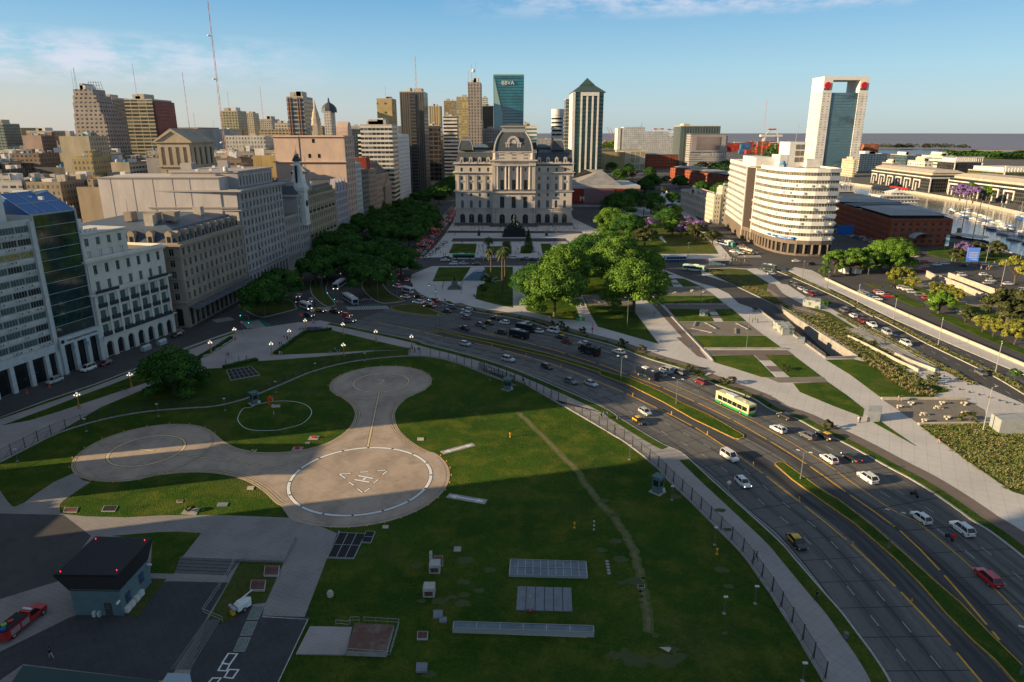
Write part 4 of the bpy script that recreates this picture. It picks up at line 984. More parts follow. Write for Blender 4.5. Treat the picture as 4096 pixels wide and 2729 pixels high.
b=MB();q=[P_(0,.2),P_(L,.2),P_(L,-9),P_(0,-9)];b.add([(*q[0],44.9),(*q[1],44.9),(*q[2],50.2),(*q[3],50.2),(*q[2],44.9),(*q[3],44.9)],[(0,1,2,3),(1,4,2),(0,3,5),(4,5,3,2)]);sr=b.bd('sloping_roof',ab('blue_glazing',(.015,.13,.36),rough=.25,spec=.6),B.r)
b=MB()
for k in range(4):t=k/3;p0,p1=P_(aa(.1,L-.1,t),.2),P_(aa(.1,L-.1,t),-9);b.tu((*p0,44.96),(*p1,50.26),.1,.1,4)
for t in(0,.5,1):p0,p1=P_(0,aa(.2,-9,t)),P_(L,aa(.2,-9,t));b.tu((*p0,44.96+5.3*t),(*p1,44.96+5.3*t),.1,.1,4)
b.bd('glazing_bar',ab('silver_frame',(.42,.44,.44)),sr)
b=MB()
for u in(0,4.3,8.7,L-1.2):b.pz([P_(u,.3),P_(u,1.5),P_(u+1.2,1.5),P_(u+1.2,.3)],0,8.4)
b.pz([P_(0,.3),P_(0,1.5),P_(L,1.5),P_(L,.3)],8.4,10.6);b.bd('arcade',cS,B.r)
b=MB();b.pz([P_(.3,0.),P_(.3,.1),P_(L-.3,.1),P_(L-.3,0.)],.1,8.3);b.bd('shopfront',bF,B.r)
me=aq('Cámara Argentina de Comercio y Servicios',.86,.03);me.materials.append(bq);q=P_(L*.53,1.56);o_=aH(eg,me,B.r,(q[0]-B.loc[0],q[1]-B.loc[1],9.5));o_.rotation_euler=(pi/2,0,bX(d[1],d[0]));o_.scale=(.7,1,1)
b=MB();q=P_(.9,1.5);b.tu((*q,9.5),(q[0]+nn[0]*.1,q[1]+nn[1]*.1,9.5),.62,.62,6);b.bd('emblem',ab('emblem_black',(.03,.03,.05)),B.r)
B.w.pz([P_(2,-10),P_(L-2,-10),P_(L-2,-18),P_(2,-18)][::-1],44.9,48.2)
B.done();B.clu(rr,5,48.3)
poly=a9(W1(29.1),W1(60),18);cM=aD('cream_stone',(.62,.59,.52),.12)
B=Bld('classical_building','white classical apartment building with dark iron balconies over a round-arched arcade',dU,poly,29.6,cM,parapet=.9);B.bal=[]
A_,C_=poly[0],poly[1];L=md(A_,C_)
cw=(L-1.2)/7
e=0.;dep=.8
for c in range(7):
 x=.6+cw*(c+.5);ww=cw*.62;zt=4.9;n=7
 for u0,u1,za,zb in((e,x-ww/2,0,6.4),(x-ww/2,x+ww/2,zt+.15,6.4)):B.w.pz([P_(u0,-.05),P_(u0,dep),P_(u1,dep),P_(u1,-.05)],za,zb)
 for sg in(-1,1):
  av=[(x+sg*ww/2,zt+.15)]+[(x+sg*ww/2*cos(pi/2*i/n),zt-ww/2+ww/2*sin(pi/2*i/n))for i in range(n+1)]
  vs=[(*P_(u,dep),z)for u,z in av]+[(*P_(u,0),z)for u,z in av];m_=len(av);B.w.add(vs,[tuple(range(m_))if sg<0 else tuple(range(m_-1,-1,-1))]+[(i,i+1,m_+i+1,m_+i)for i in range(1,m_-1)])
 e=x+ww/2
 q=P_(x,.03);B.wins.append(((*q,.15),bX(d[1],d[0]),ww,zt-.15,dY,bq,ab('green_shutter',(.02,.07,.035))if c==5 else bF))
B.w.pz([P_(e,-.05),P_(e,dep),P_(L,dep),P_(L,-.05)],0,6.4)
B.fac(A_,C_,6.4,19.6,7,3,ww=.52,hh=.74,sill=.12,dep=.4,glass=lambda c,f:bN,balcony=lambda c,f:True)
B.fac(A_,C_,19.6,29.4,7,2,ww=.34,hh=.58,sill=.2,dep=.35,glass=lambda c,f:bN if f==0 else GL,surround=True)
for u in range(8):
 x=.6+cw*u;b=MB();b.pz([P_(max(0,x-.45),.35),P_(max(0,x-.45),.75),P_(min(L,x+.45),.75),P_(min(L,x+.45),.35)],6.6,19.4);b.bd('pilaster',cM,B.r)
B.crn(6.6,.5,1.2,dZ);B.crn(19.9,.6,1.3,dZ);B.crn(29.9,1.,1.4)
for u0,u1 in((.5,cw*2+.8),(cw*5+.3,L-.5)):
 b=MB();b.pz([P_(u0,1.25),P_(u0,1.33),P_(u1,1.33),P_(u1,1.25)],19.9,20.9);b.bd('balcony_railing',do,B.r)
 b=MB();b.pz([P_(u0,0),P_(u0,1.36),P_(u1,1.36),P_(u1,0)],19.7,19.92);b.bd('balcony_slab',cM,B.r)
b=MB();b.pz([P_(cw*2+1,1.2),P_(cw*2+1,1.35),P_(cw*5,1.35),P_(cw*5,1.2)],19.9,20.9);b.bd('balustrade',cM,B.r)
b=MB();b.pz([P_(cw*2+1,1.),P_(cw*2+1,1.08),P_(L-.6,1.08),P_(L-.6,1.)],6.6,7.6);b.bd('balcony_railing',do,B.r)
B.balconies()
up=[P_(.2,-1.6),P_(18,-1.6),P_(18,-15),P_(.2,-15)];up=up[:1]+up[1:]
B.w.pz(up,29.6,37.2);B.fac(up[0],up[1],29.7,37.,4,2,ww=.36,hh=.62,sill=.12,dep=.3,glass=lambda c,f:ah if f==0 else bN,surround=True)
b=MB();b.pz([P_(-.1,-1.),P_(18.4,-1.),P_(18.4,-15.2),P_(-.1,-15.2)],37.2,37.7);b.bd(eh,cM,B.r)
b=MB();b.pz([P_(1,-6),P_(7,-6),P_(7,-11),P_(1,-11)],37.7,41.2);b.bd(fi,ah,B.r)
for k in range(5):
 b=MB();q=P_(2+k*1.6,-3);b.obox(q,d,1.,.5,37.7,38.6);b.bd(en,AC,B.r)
b=MB();q=P_(5,-8)
for o in((0,0),(.8,.2),(.2,.8),(1,1),(-.8,.4)):b.tu((q[0]+o[0],q[1]+o[1],41),(q[0]+o[0],q[1]+o[1],46.5 if o==(0,0)else 43),.12,.12,6);b.box(q[0]+o[0]-.2,q[0]+o[0]+.2,q[1]+o[1]-.15,q[1]+o[1]+.15,43,45.2)
b.bd('phone_mast',AC,B.r)
B.done()
RA,RB=(-114.1,232.5),(-94.,650.)
def W2(s):return aI(RA,RB,s)
poly=a9(W2(0),W2(50.6),46);M_b4=aD('brown_stone',(.33,.27,.21),.2)
B=Bld('mansard_building','brown stone corner building with dormered slate mansard and scaffolded arcade',dU,poly,29,M_b4,parapet=.9)
for(A_,C_),bf in((B.face(0),13),(B.face(3)[::1],11)):
 B.fac(A_,C_,9,28.5,bf,5,ww=.44,hh=.62,sill=.2,dep=.35,surround=True,glass=lambda c,f:GL if(c+f)%3 else bN)
 B.fac(A_,C_,0,9,bf,1,ww=.6,hh=.7,sill=.05,dep=.4,glass=bF,frame=bq)
B.crn(9.3,.7,1.2,dZ);B.crn(17.3,.5,.9,dZ);B.crn(25.2,.5,.9,dZ);B.crn(29.4,1.2,1.6)
b=MB();P0=B.inset(.6);P1=B.inset(3.2);b.fu(P0,29.2,P1,34.2);mr0=b.bd(eU,ab('blue_slate',(.05,.07,.1),rough=.45,var=.3,scale=1),B.r)
b=MB();P2=B.inset(11);b.fu(P1,34.2,P2,36);b.bd('ridge_roof',ab('ribbed_zinc',(.09,.12,.16),rough=.5),B.r)
for(A_,C_),n_ in((B.face(0),9),(B.face(3),7)):
 L=md(A_,C_);dd=((C_[0]-A_[0])/L,(C_[1]-A_[1])/L);n2=(dd[1],-dd[0]);rz=bX(dd[1],dd[0])
 for k in range(n_):
  u=L*(k+.5)/n_;c=(A_[0]+dd[0]*u-n2[0]*.6,A_[1]+dd[1]*u-n2[1]*.6);b=MB();b.M=MT((*c,29.3))@dF(rz,4,'Z')
  b.box(-1.1,1.1,0,3,0,3.2,0);b.tu((0,-.05,3.2),(0,2.2,3.2),1.25,1.25,10,0);b.box(-.6,.6,-.08,0,.5,2.6,1);b.bd('dormer',[M_b4,GL],B.r)
for u,v in((20,-10),(8,-12),(36,-9)):
 p=W2(u);b=MB();b.box(p[0]+v-2,p[0]+v+1,p[1]-1.5,p[1]+1.5,33,38.5);b.bd('chimney',an,B.r)
b=MB();A_,C_=B.face(0);n2=(.9988,-.048)
for k in range(22):
 p=aI(A_,C_,k*50/21);q=(p[0]+3.2*n2[0],p[1]);b.tu((*q,0),(*q,6.5),.09,.09,4)
 if k<21:p3=aI(A_,C_,(k+1)*50/21);b.tu((*q,.3),(p3[0]+3.2,p3[1],6.2),.05,.05,4);b.tu((*q,6.3),(p3[0]+3.2,p3[1],6.3),.06,.06,4)
b.bd('scaffold',bq,B.r)
b=MB();p,q=aI(A_,C_,0),aI(A_,C_,50.4);b.add([(p[0]+.3,p[1],7.4),(q[0]+.3,q[1],7.4),(q[0]+3.9,q[1],6.6),(p[0]+3.9,p[1],6.6),(p[0]+.3,p[1],7.3),(q[0]+.3,q[1],7.3),(q[0]+3.9,q[1],6.5),(p[0]+3.9,p[1],6.5)],[(0,3,2,1),(4,5,6,7),(0,4,7,3),(2,6,5,1),(3,7,6,2)]);b.bd('scaffold_canopy',ab('canopy_sheet',(.11,.12,.13),var=.5,scale=.5),B.r)
B.clu(rr,5,36)
B.done()
poly=a9(W2(51.2),W2(97.6),42);M_b5=aD('grey_stone',(.37,.335,.32),.14);cO=ab(fk,(.5,.45,.43),var=.12,scale=.3,det=10,sv=.3)
B=Bld('grand_office','tall grey stone office with heavy cornice and a huge pale blank party wall',d7,poly,43,M_b5,parapet=.8)
A_,C_=B.face(0)
B.fac(A_,C_,9.5,42.4,12,9,ww=.46,hh=.62,sill=.2,dep=.4,surround=True,glass=lambda c,f:GL if(c*7+f*3)%4 else bN);B.fac(A_,C_,0,9.5,12,1,ww=.5,hh=.75,sill=.05,dep=.5,glass=bF,frame=bq)
B.crn(9.8,.8,1.,dZ);B.crn(35.5,.6,1.,dZ);B.crn(43.6,1.5,2.2)
rw=RR(3)
for k in range(26):
 c,f=rw.randrange(12),rw.randrange(8);L=md(A_,C_);u=.6+(L-1.2)/12*(c+.5);p=aI(A_,C_,u);zz=9.5+f*3.66+.2;b=MB();b.box(p[0]+.3,p[0]+.95,p[1]-.4,p[1]+.4,zz,zz+.6);b.bd(en,AC,B.r)
pw=B.poly;y0=pw[0][1];x0,bs=pw[3][0]-14,pw[0][0]-7
b=MB();b.pz([(x0,y0-.6),(bs,y0-.6),(bs,y0+26),(x0,y0+28)],0,48.6);b.pz([(bs+.01,y0-.35),(pw[0][0]-.5,y0-.35),(pw[0][0]-.5,y0+5),(bs+.01,y0+5)],0,42.6);pwall=b.bd(fk,cO,B.r)
b=MB();b.box(x0-.3,bs-8,y0-.95,y0-.55,31,31.5);b.box(x0+19,bs+6.5,y0-.95,y0-.55,36.2,36.8);b.box(x0-.3,bs+.3,y0-1,y0-.55,48.2,48.8)
for k in(5,14,22,30,37):b.box(x0+k,x0+k+.1,y0-.68,y0-.55,12,48)
b.bd('ledge',ab('ledge_dark',(.33,.29,.27)),pwall)
up=[(p[0]-3.5,p[1])for p in(W2(60),W2(97))];upp=[up[0],up[1],(up[1][0]-28,up[1][1]),(up[0][0]-28,up[0][1])]
B.w.pz(upp,43,50);B.fac(up[0],up[1],43.6,49.6,11,1,ww=.4,hh=.62,sill=.15,dep=.3,glass=GL);b=MB();b.pz([(up[0][0]+.8,up[0][1]-.5),(up[1][0]+.8,up[1][1]+.5),(up[1][0]-28.5,up[1][1]+.5),(up[0][0]-28.5,up[0][1]-.5)],50,50.6);b.bd(eh,M_b5,B.r)
B.clu(rr,12,50.6)
B.done()
tp=aF('A',1350,960,330);tq=aF('A',1740,810,330)
x0,bs=aF('A',1350,700,330)[0],aF('A',1625,700,330)[0];zt=aF('A',1450,680,330)[2]
B=Bld('temple_tower','sandy tower topped by a pedimented temple with blind arches, above the blank party wall',eo,[(x0,330),(bs,330),(bs+1,352),(x0+1,352)],zt,aD('sand_stone',(.36,.3,.225),.2),parapet=0)
B.fac((x0,330),(bs,330),zt-11,zt-1,4,1,ww=.5,hh=.8,sill=.06,dep=.8,style=dY,glass=B.wm,frame=B.wm);B.fac((bs,330),(bs+1,352),zt-11,zt-1,4,1,ww=.4,hh=.8,sill=.06,dep=.6,style=dY,glass=GL,frame=B.wm)
B.fac((x0,330),(bs,330),20,zt-11,3,4,ww=.2,hh=.5,dep=.3,glass=GL)
B.crn(zt-11,.8,1.2,dZ);B.crn(zt,.9,1.6)
b=MB();xm=(x0+bs)/2;h_=5.2
b.add([(x0-1,329,zt),(bs+1,329,zt),(xm,329,zt+h_),(x0-1,353,zt),(bs+1,353,zt),(xm,353,zt+h_)],[(0,1,2),(3,5,4),(0,2,5,3),(1,4,5,2)]);b.bd('pediment_roof',B.wm,B.r)
b=MB();b.add([(x0-1.8,328.4,zt),(x0-.2,328.4,zt),(xm,328.4,zt+h_-.6),(xm,328.4,zt+h_+.8)],[(0,1,2,3)]);b.add([(bs+1.8,328.4,zt),(bs+.2,328.4,zt),(xm,328.4,zt+h_-.6),(xm,328.4,zt+h_+.8)],[(3,2,1,0)]);b.add([(x0-1.8,328.4,zt),(xm,328.4,zt+h_+.8),(xm,353,zt+h_+.8),(x0-1.8,353,zt)],[(0,1,2,3)]);b.add([(bs+1.8,328.4,zt),(xm,328.4,zt+h_+.8),(xm,353,zt+h_+.8),(bs+1.8,353,zt)],[(3,2,1,0)]);b.bd('gable_moulding',B.wm,B.r)
B.done()
poly=a9(W2(98),W2(116.5),26);M_g=aD('grey_cream_stone',(.34,.31,.28),.15)
B=Bld('corner_building','low grey stone building between the grand office and the spired tower',dU,poly,26,M_g);B.fac(*B.face(0),4,25.6,6,5,ww=.4,hh=.6,dep=.35,surround=True);B.crn(26.4,.8,1.1);B.crn(20.5,.5,.8,dZ);B.clu(rr,4);B.done()
poly=a9(W2(117),W2(131),24);M_g7=aD('pale_grey_stone',(.36,.35,.33),.12)
B=Bld('spired_building','slim grey building whose corner turret swells into a curved white spire with iron finial',dU,poly,35,M_g7)
B.fac(*B.face(0),3,34,4,7,ww=.42,hh=.62,dep=.35,surround=True,style=dY);B.crn(35.4,.8,1.2)
b=MB();b.fu(B.inset(.3),35.5,B.inset(3),40);b.bd(eU,aT,B.r)
q=W2(125.5);q=(q[0]-1.2,q[1])
def sq(c,r):return[(c[0]-r,c[1]-r),(c[0]+r,c[1]-r),(c[0]+r,c[1]+r),(c[0]-r,c[1]+r)]
b=MB();b.fu(sq(q,3.4),20,sq(q,3.2),37.5);b.fu(sq(q,3.9),37.5,sq(q,3.9),39.3);dm=(3.4,39.3)
for r_,z in((3.,41.5),(2.2,45),(1.6,48.5),(1.2,52)):b.fu(sq(q,dm[0]),dm[1],sq(q,r_),z);dm=(r_,z)
b.bd('turret',ah,B.r)
b=MB();b.box(q[0]-.5,q[0]+.5,q[1]-3.1,q[1]-1.5,41.5,50);b.tu((q[0]+3.3,q[1],31),(q[0]+3.6,q[1],31),1.6,1.6,12);b.bd('slot_window',bF,B.r)
b=MB();b.fu(sq(q,1.9),52,sq(q,1.5),53.2);b.fu(sq(q,1.5),53.2,sq(q,.5),55.4)
for k in range(6):a=k*pi/3;b.tu((q[0]+1.*cos(a),q[1]+1.*sin(a),55),(q[0]+.1*cos(a),q[1]+.1*sin(a),57.2),.07,.05,4)
b.tu((*q,55),(*q,60.5),.12,.03,5);b.bd('finial',bq,B.r)
B.clu(rr,3,40);B.done()
poly=a9(W2(132),W2(181),26);M_c8=aD('ochre_stone',(.34,.29,.195),.18)
B=Bld('cream_building','ochre stone apartment house with dormered grey attic and balcony rows',dU,poly,33,M_c8);B.bal=[]
B.fac(*B.face(0),3,32.6,14,7,ww=.42,hh=.62,dep=.35,surround=True,balcony=lambda c,f:f in(2,5)and c%2==0);B.balconies();B.crn(33.6,.9,1.4);B.crn(24,.5,1,dZ);B.fac(B.poly[3],B.poly[0],3,32.6,6,7,ww=.3,hh=.5,dep=.25)
b=MB();b.fu(B.inset(.3),33.8,B.inset(2.6),38);b.bd(eU,aT,B.r)
for k in range(9):
 p=aI(*B.face(0),3+k*5.2);b=MB();b.box(p[0]-2.6,p[0]+.1,p[1]-.9,p[1]+.9,33.8,36.6,0);b.box(p[0]+.1,p[0]+.16,p[1]-.4,p[1]+.4,34.4,36,1);b.bd('dormer',[M_c8,GL],B.r)
p=aI(*B.face(0),12);b=MB();c0=(p[0]-6,p[1]);b.fu(sq(c0,4.5),36,sq(c0,3.),42);b.fu(sq(c0,3.),42,sq(c0,2.6),46);b.fu(sq(c0,3.8),46,sq(c0,3.8),46.5);b.fu(sq(c0,3.6),46.5,sq(c0,.4),49);b.ball((*c0,49.6),.6,8);b.bd('pavilion_roof',ab('ribbed_zinc_pale',(.25,.26,.25),var=.2,scale=1),B.r)
B.clu(rr,4,38);B.done()
poly=a9(W2(181.6),W2(207),24);M_l9=aD('lilac_stone',(.4,.37,.4),.12)
B=Bld('lilac_building','lilac-grey ornate house with pointed gables beside the pink tower',dU,poly,31,M_l9);B.fac(*B.face(0),3,30.6,7,7,ww=.42,hh=.65,dep=.4,surround=True,glass=bF);B.crn(31.3,.6,1.)
b=MB();b.fu(B.inset(.3),31.5,B.inset(4),38);b.bd('slate_roof',aT,B.r)
for k in range(4):
 p=aI(*B.face(0),3+k*6.3);b=MB();b.add([(p[0],p[1]-1.8,31.3),(p[0],p[1]+1.8,31.3),(p[0],p[1]+1.6,35),(p[0],p[1],39.5),(p[0],p[1]-1.6,35),(p[0]-3,p[1]-1.8,31.3),(p[0]-3,p[1]+1.8,31.3),(p[0]-3,p[1]+1.6,35),(p[0]-3,p[1],39.5),(p[0]-3,p[1]-1.6,35)],[(0,1,2,3,4),(9,8,7,6,5),(2,7,8,3),(3,8,9,4),(4,9,5,0),(1,6,7,2)]);b.bd('gable',M_l9,B.r)
B.done()
poly=a9(W2(207.4),W2(229.7),44);M_pk=aD('pink_render',(.52,.385,.31),.12)
B=Bld('pink_tower','tall salmon-pink building with blank side wall and few small windows',eo,poly,63,M_pk,parapet=1.2)
B.fac(*B.face(0),4,62,4,15,ww=.36,hh=.6,dep=.5,surround=True);B.crn(48.6,.9,1.5);B.crn(63.6,.7,1.)
S_,T_=B.poly[3],B.poly[0]
for u,z in((14,31),(14,52),(22,52),(28,52),(25,61),(10,42),(10,30),(24,30),(33,24),(15,22)):
 L=md(S_,T_)
 if u<L:p=aI(S_,T_,u);b=MB();b.box(p[0]-.8,p[0]+.8,p[1]-.12,p[1]+.05,z-1.2,z+1.2);b.bd(em,bF,B.r)
b=MB();p=aI(S_,T_,16);b.box(p[0]-.2,p[0]+.2,p[1]-.2,p[1]+.05,5,64);b.bd('drainpipe',bq,B.r)
b=MB();p=W2(222);b.box(p[0]-7,p[0]+.3,p[1]-6,p[1]+6,63,67);b.tu((p[0]-7,p[1],67),(p[0]+.2,p[1],67),5.5,5.5,16);b.bd('attic',M_pk,B.r)
B.done()
for nm,am,a,e,h_,m_,bf,fl,ww,gl in((fm,'narrow pale blue-white apartment building next to the pink tower',230.2,243,46,aD('blue_white_render',(.46,.52,.54),.12),4,13,.5,bN),(fm,'dark grey strip-windowed block between pale blue and brown facades',243.4,262,41,aD('dark_grey_render',(.16,.155,.145),.2),6,11,.8,bF),(fm,'brown apartment facade with stacked bay balconies beside the bank',262.4,284,40,aD('brown_render',(.3,.245,.2),.2),6,11,.45,GL),('bank_building','stone bank with a columned pediment front near the black and white tower',284.5,330,35,aD('bank_stone',(.34,.285,.235),.18),10,7,.4,GL)):
 B=Bld(nm,am,dU,a9(W2(a),W2(e),26),h_,m_);B.fac(*B.face(0),4,h_-.5,bf,fl,ww=ww,hh=.6,dep=.35,glass=gl);B.crn(h_+.3,.8,1.)
 if nm=='bank_building':
  for k in range(8):p=W2(a+22+k*2.8);b=MB();b.tu((p[0]+1.3,p[1],8),(p[0]+1.3,p[1],26),.8,.7,8);b.bd('column',m_,B.r)
  p,q=W2(a+20),W2(a+44);b=MB();b.add([(p[0]+2,p[1],26),(q[0]+2,q[1],26),((p[0]+q[0])/2+2,(p[1]+q[1])/2,32),(p[0],p[1],26),(q[0],q[1],26),((p[0]+q[0])/2,(p[1]+q[1])/2,32)],[(0,1,2),(5,4,3),(0,3,4,1),(0,2,5,3),(1,4,5,2)]);b.bd('pediment',m_,B.r)
  b=MB();b.fu(B.inset(1),h_,B.inset(8),h_+9);b.bd(eU,aT,B.r)
 if'stacked bay'in am:b=MB();b.box(B.poly[0][0]-12,B.poly[0][0]-1,B.poly[0][1]+1,B.poly[0][1]+14,h_,h_+9);b.bd('red_roof_frame',ab('rust_red',(.25,.045,.03)),B.r)
 B.clu(rr,4);B.done(cap=80)
A_,C_=W2(331),W2(417);poly=a9(A_,C_,24)
B=Bld('striped_tower','slender office tower banded black and white with a white panelled street side',eo,poly,63.5,ah,parapet=1)
nf=18;L=md(A_,C_)
for f in range(nf):
 z=4+f*3.28;b=MB();b.box(B.poly[3][0]+.2,B.poly[0][0]+.1,B.poly[0][1]-.35,B.poly[0][1]+.05,z+.9,z+3.);b.bd(fo,bF,B.r)
 b=MB();p,q=W2(331.2),W2(366);b.pz([(p[0]-.05,p[1]),(p[0]+.35,p[1]),(q[0]+.35,q[1]),(q[0]-.05,q[1])],z+.9,z+3.);b.bd(fo,bF,B.r)
B.fac(W2(368),W2(416.5),3,63,10,18,ww=.35,hh=.45,dep=.4,glass=bF,frame=bq)
B.clu(rr,6);B.done(cap=60)
def curved():
 WR=ab('white_enamel',(.7,.69,.66),rough=.45,var=.08,scale=.4);H_=46.5
 out=[(159,512),(148.2,441),(149.8,428.5),(149.4,412),(150,400),(151.4,391),(154.2,384.5),(158.8,380),(164.5,378),(171,377.6),(177,378.6),(178.5,384),(181,510)]
 B=Bld('curved_office','curved white office block with long ribbon windows, brown stone base and air conditioners',d7,out,H_,WR,parapet=1.)
 B.ring(H_-1.2,H_+.9,.6,-.1)
 f0=8.6;fh=(H_-1.2-f0)/9.
 GB=ae('ribbon_glass',(.13,.125,.105),[((.24,.215,.155),.5,.5,.6,.8,(1,1)),((.04,.04,.04),.33,.5,.6,.9,(1,1))],rough=.15,spec=.7)
 def bT(P,za,zb,o,m,nm):
  b=MB();Q=offset(P,o);Pi=offset(P,-.06*(1 if o>0 else-1));n=len(P)
  vs=[(*p,za)for p in Q]+[(*p,zb)for p in Q]+[(*p,za)for p in Pi]+[(*p,zb)for p in Pi]
  b.add(vs,[(i,i+1,n+i+1,n+i)for i in range(n-1)]+[(n+i,n+i+1,3*n+i+1,3*n+i)for i in range(n-1)]+[(2*n+i,2*n+i+1,i+1,i)for i in range(n-1)]+[(0,n,3*n,2*n),(n-1,3*n-1,4*n-1,2*n-1)]);return b.bd(nm,m,B.r)
 wingL=out[:2];c3=out[2:12];rr2=RR(5)
 for f in range(9):
  z=f0+fh*f
  for P in(wingL,c3):
   bT(P,z,z+fh*.56,.75,WR,'spandrel_band');wb=bT(P,z+fh*.56,z+fh,.12,GB,fo)
   b=MB();k=0;s_=[0]
   for i in range(1,len(P)):s_.append(s_[-1]+md(P[i],P[i-1]))
   Qo=offset(P,.2);t=0
   while t<s_[-1]:
    i=next((j for j in range(1,len(s_))if s_[j]>=t),len(s_)-1);u=(t-s_[i-1])/(s_[i]-s_[i-1]);p=(aa(Qo[i-1][0],Qo[i][0],u),aa(Qo[i-1][1],Qo[i][1],u));b.tu((*p,z+fh*.56),(*p,z+fh),.06,.06,4);t+=1.5
   b.bd('mullion',WR,wb)
   for _ in range(9 if P is c3 else 6):
    t=rr2.random()*s_[-1];i=next((j for j in range(1,len(s_))if s_[j]>=t),len(s_)-1);u=(t-s_[i-1])/(s_[i]-s_[i-1]);Qa=offset(P,1.2);p=(aa(Qa[i-1][0],Qa[i][0],u),aa(Qa[i-1][1],Qa[i][1],u))
    if f<8:b=MB();b.box(p[0]-.5,p[0]+.5,p[1]-.5,p[1]+.5,z+fh*.18,z+fh*.42);b.bd(en,AC,B.r)
 bT([out[1],out[2]],2,H_-1,.3,ab('brown_panel',(.055,.042,.038),var=.3,scale=3),'panelled_slot')
 for q in(out[1],out[2]):b=MB();b.tu((q[0]-.6,q[1],3),(q[0]-.6,q[1],H_+.9),.45,.45,4);b.bd('fin',WR,B.r)
 dA=aD('brown_granite',(.17,.135,.11),.2)
 bT(out[:12],0,1.2,.5,dA,'plinth');bT(out[:12],6.4,f0,.6,dA,'base_band')
 s_=[0];P=out[:12];Q=offset(P,.35)
 for i in range(1,len(P)):s_.append(s_[-1]+md(P[i],P[i-1]))
 t=1
 while t<s_[-1]:
  i=next((j for j in range(1,len(s_))if s_[j]>=t),len(s_)-1);u=(t-s_[i-1])/(s_[i]-s_[i-1]);p=(aa(Q[i-1][0],Q[i][0],u),aa(Q[i-1][1],Q[i][1],u));b=MB();b.la((*p,0),[(.75,1.2),(.75,6.4)],4);b.bd('pier',dA,B.r);t+=4.2
 bT(out[:12],1.2,6.4,.05,bF,'shopfront')
 SB=ab(e5,(.02,.12,.4))
 sgn=bT(out[4:8],f0+.35,f0+1.55,.85,SB,'sign_band')
 a0=out[5];a1=out[7];sd=Vector((a1[0]-a0[0],a1[1]-a0[1])).normalized()
 me=aq('PREFECTURA',1.5,.03);me.materials.append(ak);nn_=(sd.y,-sd.x);c_=((a0[0]+a1[0])/2+nn_[0]*2.3,(a0[1]+a1[1])/2+nn_[1]*2.3)
 o_=aH(eg,me,B.r,(c_[0]-B.loc[0],c_[1]-B.loc[1],f0+.95));o_.rotation_euler=(pi/2,0,bX(sd.y,sd.x))
 b=MB();b.obox((c_[0]-nn_[0]*.12,c_[1]-nn_[1]*.12),(sd.x,sd.y),11.5,.2,f0+.1,f0+1.8);b.bd('sign_board',SB,B.r)
 z=H_;x0,bs=aF('E',110,900,415)[0],aF('E',300,900,415)[0]
 b=MB();b.box(x0,x0+9,412,428,z,z+14.2);tw=b.bd('roof_tower',WR,B.r)
 for k in range(3):b=MB();b.box(x0+3.5,x0+6,411.8,412.05,z+3+k*3.6,z+5.6+k*3.6);b.box(x0+6.6,x0+8.4,411.8,412.05,z+3+k*3.6,z+5.6+k*3.6);b.bd('louvre',ab('louvre_brown',(.2,.16,.12)),tw)
 for xa,xb,ya,yb,h_ in((x0+9.2,x0+17,408,420,4.5),(x0-16,x0-2,420,440,5),(157,166,450,480,4.5),(150,153,396,402,2),(x0-5,x0-.3,412,425,7)):
  b=MB();b.box(xa,xb,ya,yb,z,z+h_);b.bd('roof_storey',ah,B.r)
 for x,y in((157,408),(152,446)):
  b=MB();b.la((x,y,z),[(1.9,0),(1.9,2.2),(1.2,2.6),(1.1,3.6),(.2,3.8)],12);b.bd(fj,cC,B.r)
 b=MB();b.tu((x0+6,420,z+14),(x0+7,420,z+25),.14,.08,5);b.bd('flagpole',dD,B.r)
 B.done()
curved()
def FM(n,aW,glass=(.04,.05,.055),**k):return facade_mat('facade_'+n,aW,glass,**k)
dC=[(-145,-60,100,1150),(-60,62,470,640),(-160,-112,270,362)]
def aj(name,label,c,xl,xr,yt,Y,dep,m,cat=eo,step=None,ants=(),plant=2,z0=0,seed=1,side=False):
 x0,_,h=aF(c,xl,yt,Y);x0=aF(c,xl,yt,Y+dep)[0]if side else x0;x1=aF(c,xr,yt,Y)[0];r=ag(name,label,cat,((x0+x1)/2,Y+dep/2,0));b=MB()
 if step:
  for i,(f,y2)in enumerate(step):
   h2=aF(c,xl,y2,Y)[2];w_=(x1-x0)*f/2;xm=(x0+x1)/2;xa=x0 if f<1 else xm-w_;b.box(xa,xa+2*w_,Y+i*.02+dep*(1-f)*.5,Y+dep-dep*(1-f)*.5,0,h2)
 else:b.box(x0,x1,Y,Y+dep,0,h)
 b.bd(d8,m,r);rr3=RR(seed+int(xl));b=MB();x1=x0+(x1-x0)*(min(1,step[-1][0])if step else 1);w_=x1-x0
 b.box(x0,x1,Y,Y+.5,h,h+1).box(x0,x0+.5,Y+.5,Y+dep,h,h+1).box(x1-.5,x1,Y+.5,Y+dep,h,h+1)
 if not step:b.bd('parapet',an,r)
 for k in range(plant):
  a=rr3.u(.1,.6);b=MB();b.box(x0+w_*a,x0+w_*(a+rr3.u(.15,.35)),Y+dep*.2,Y+dep*.7,h,h+rr3.u(2.5,6));b.bd('roof_plant',ah if k%2 else an,r)
 for(ax,ay,w2)in ants:
  xa,_,za=aF(c,ax,ay,Y+dep*.4);mast(r,xa,Y+dep*.4,h,za,w2)
 dC.append((x0-3,x1+3,Y-3,Y+dep+3));return r,x0,x1,h
MRW=ab('mast_red_white',(.35,.2,.18));MST=ab('mast_steel',(.16,.16,.17))
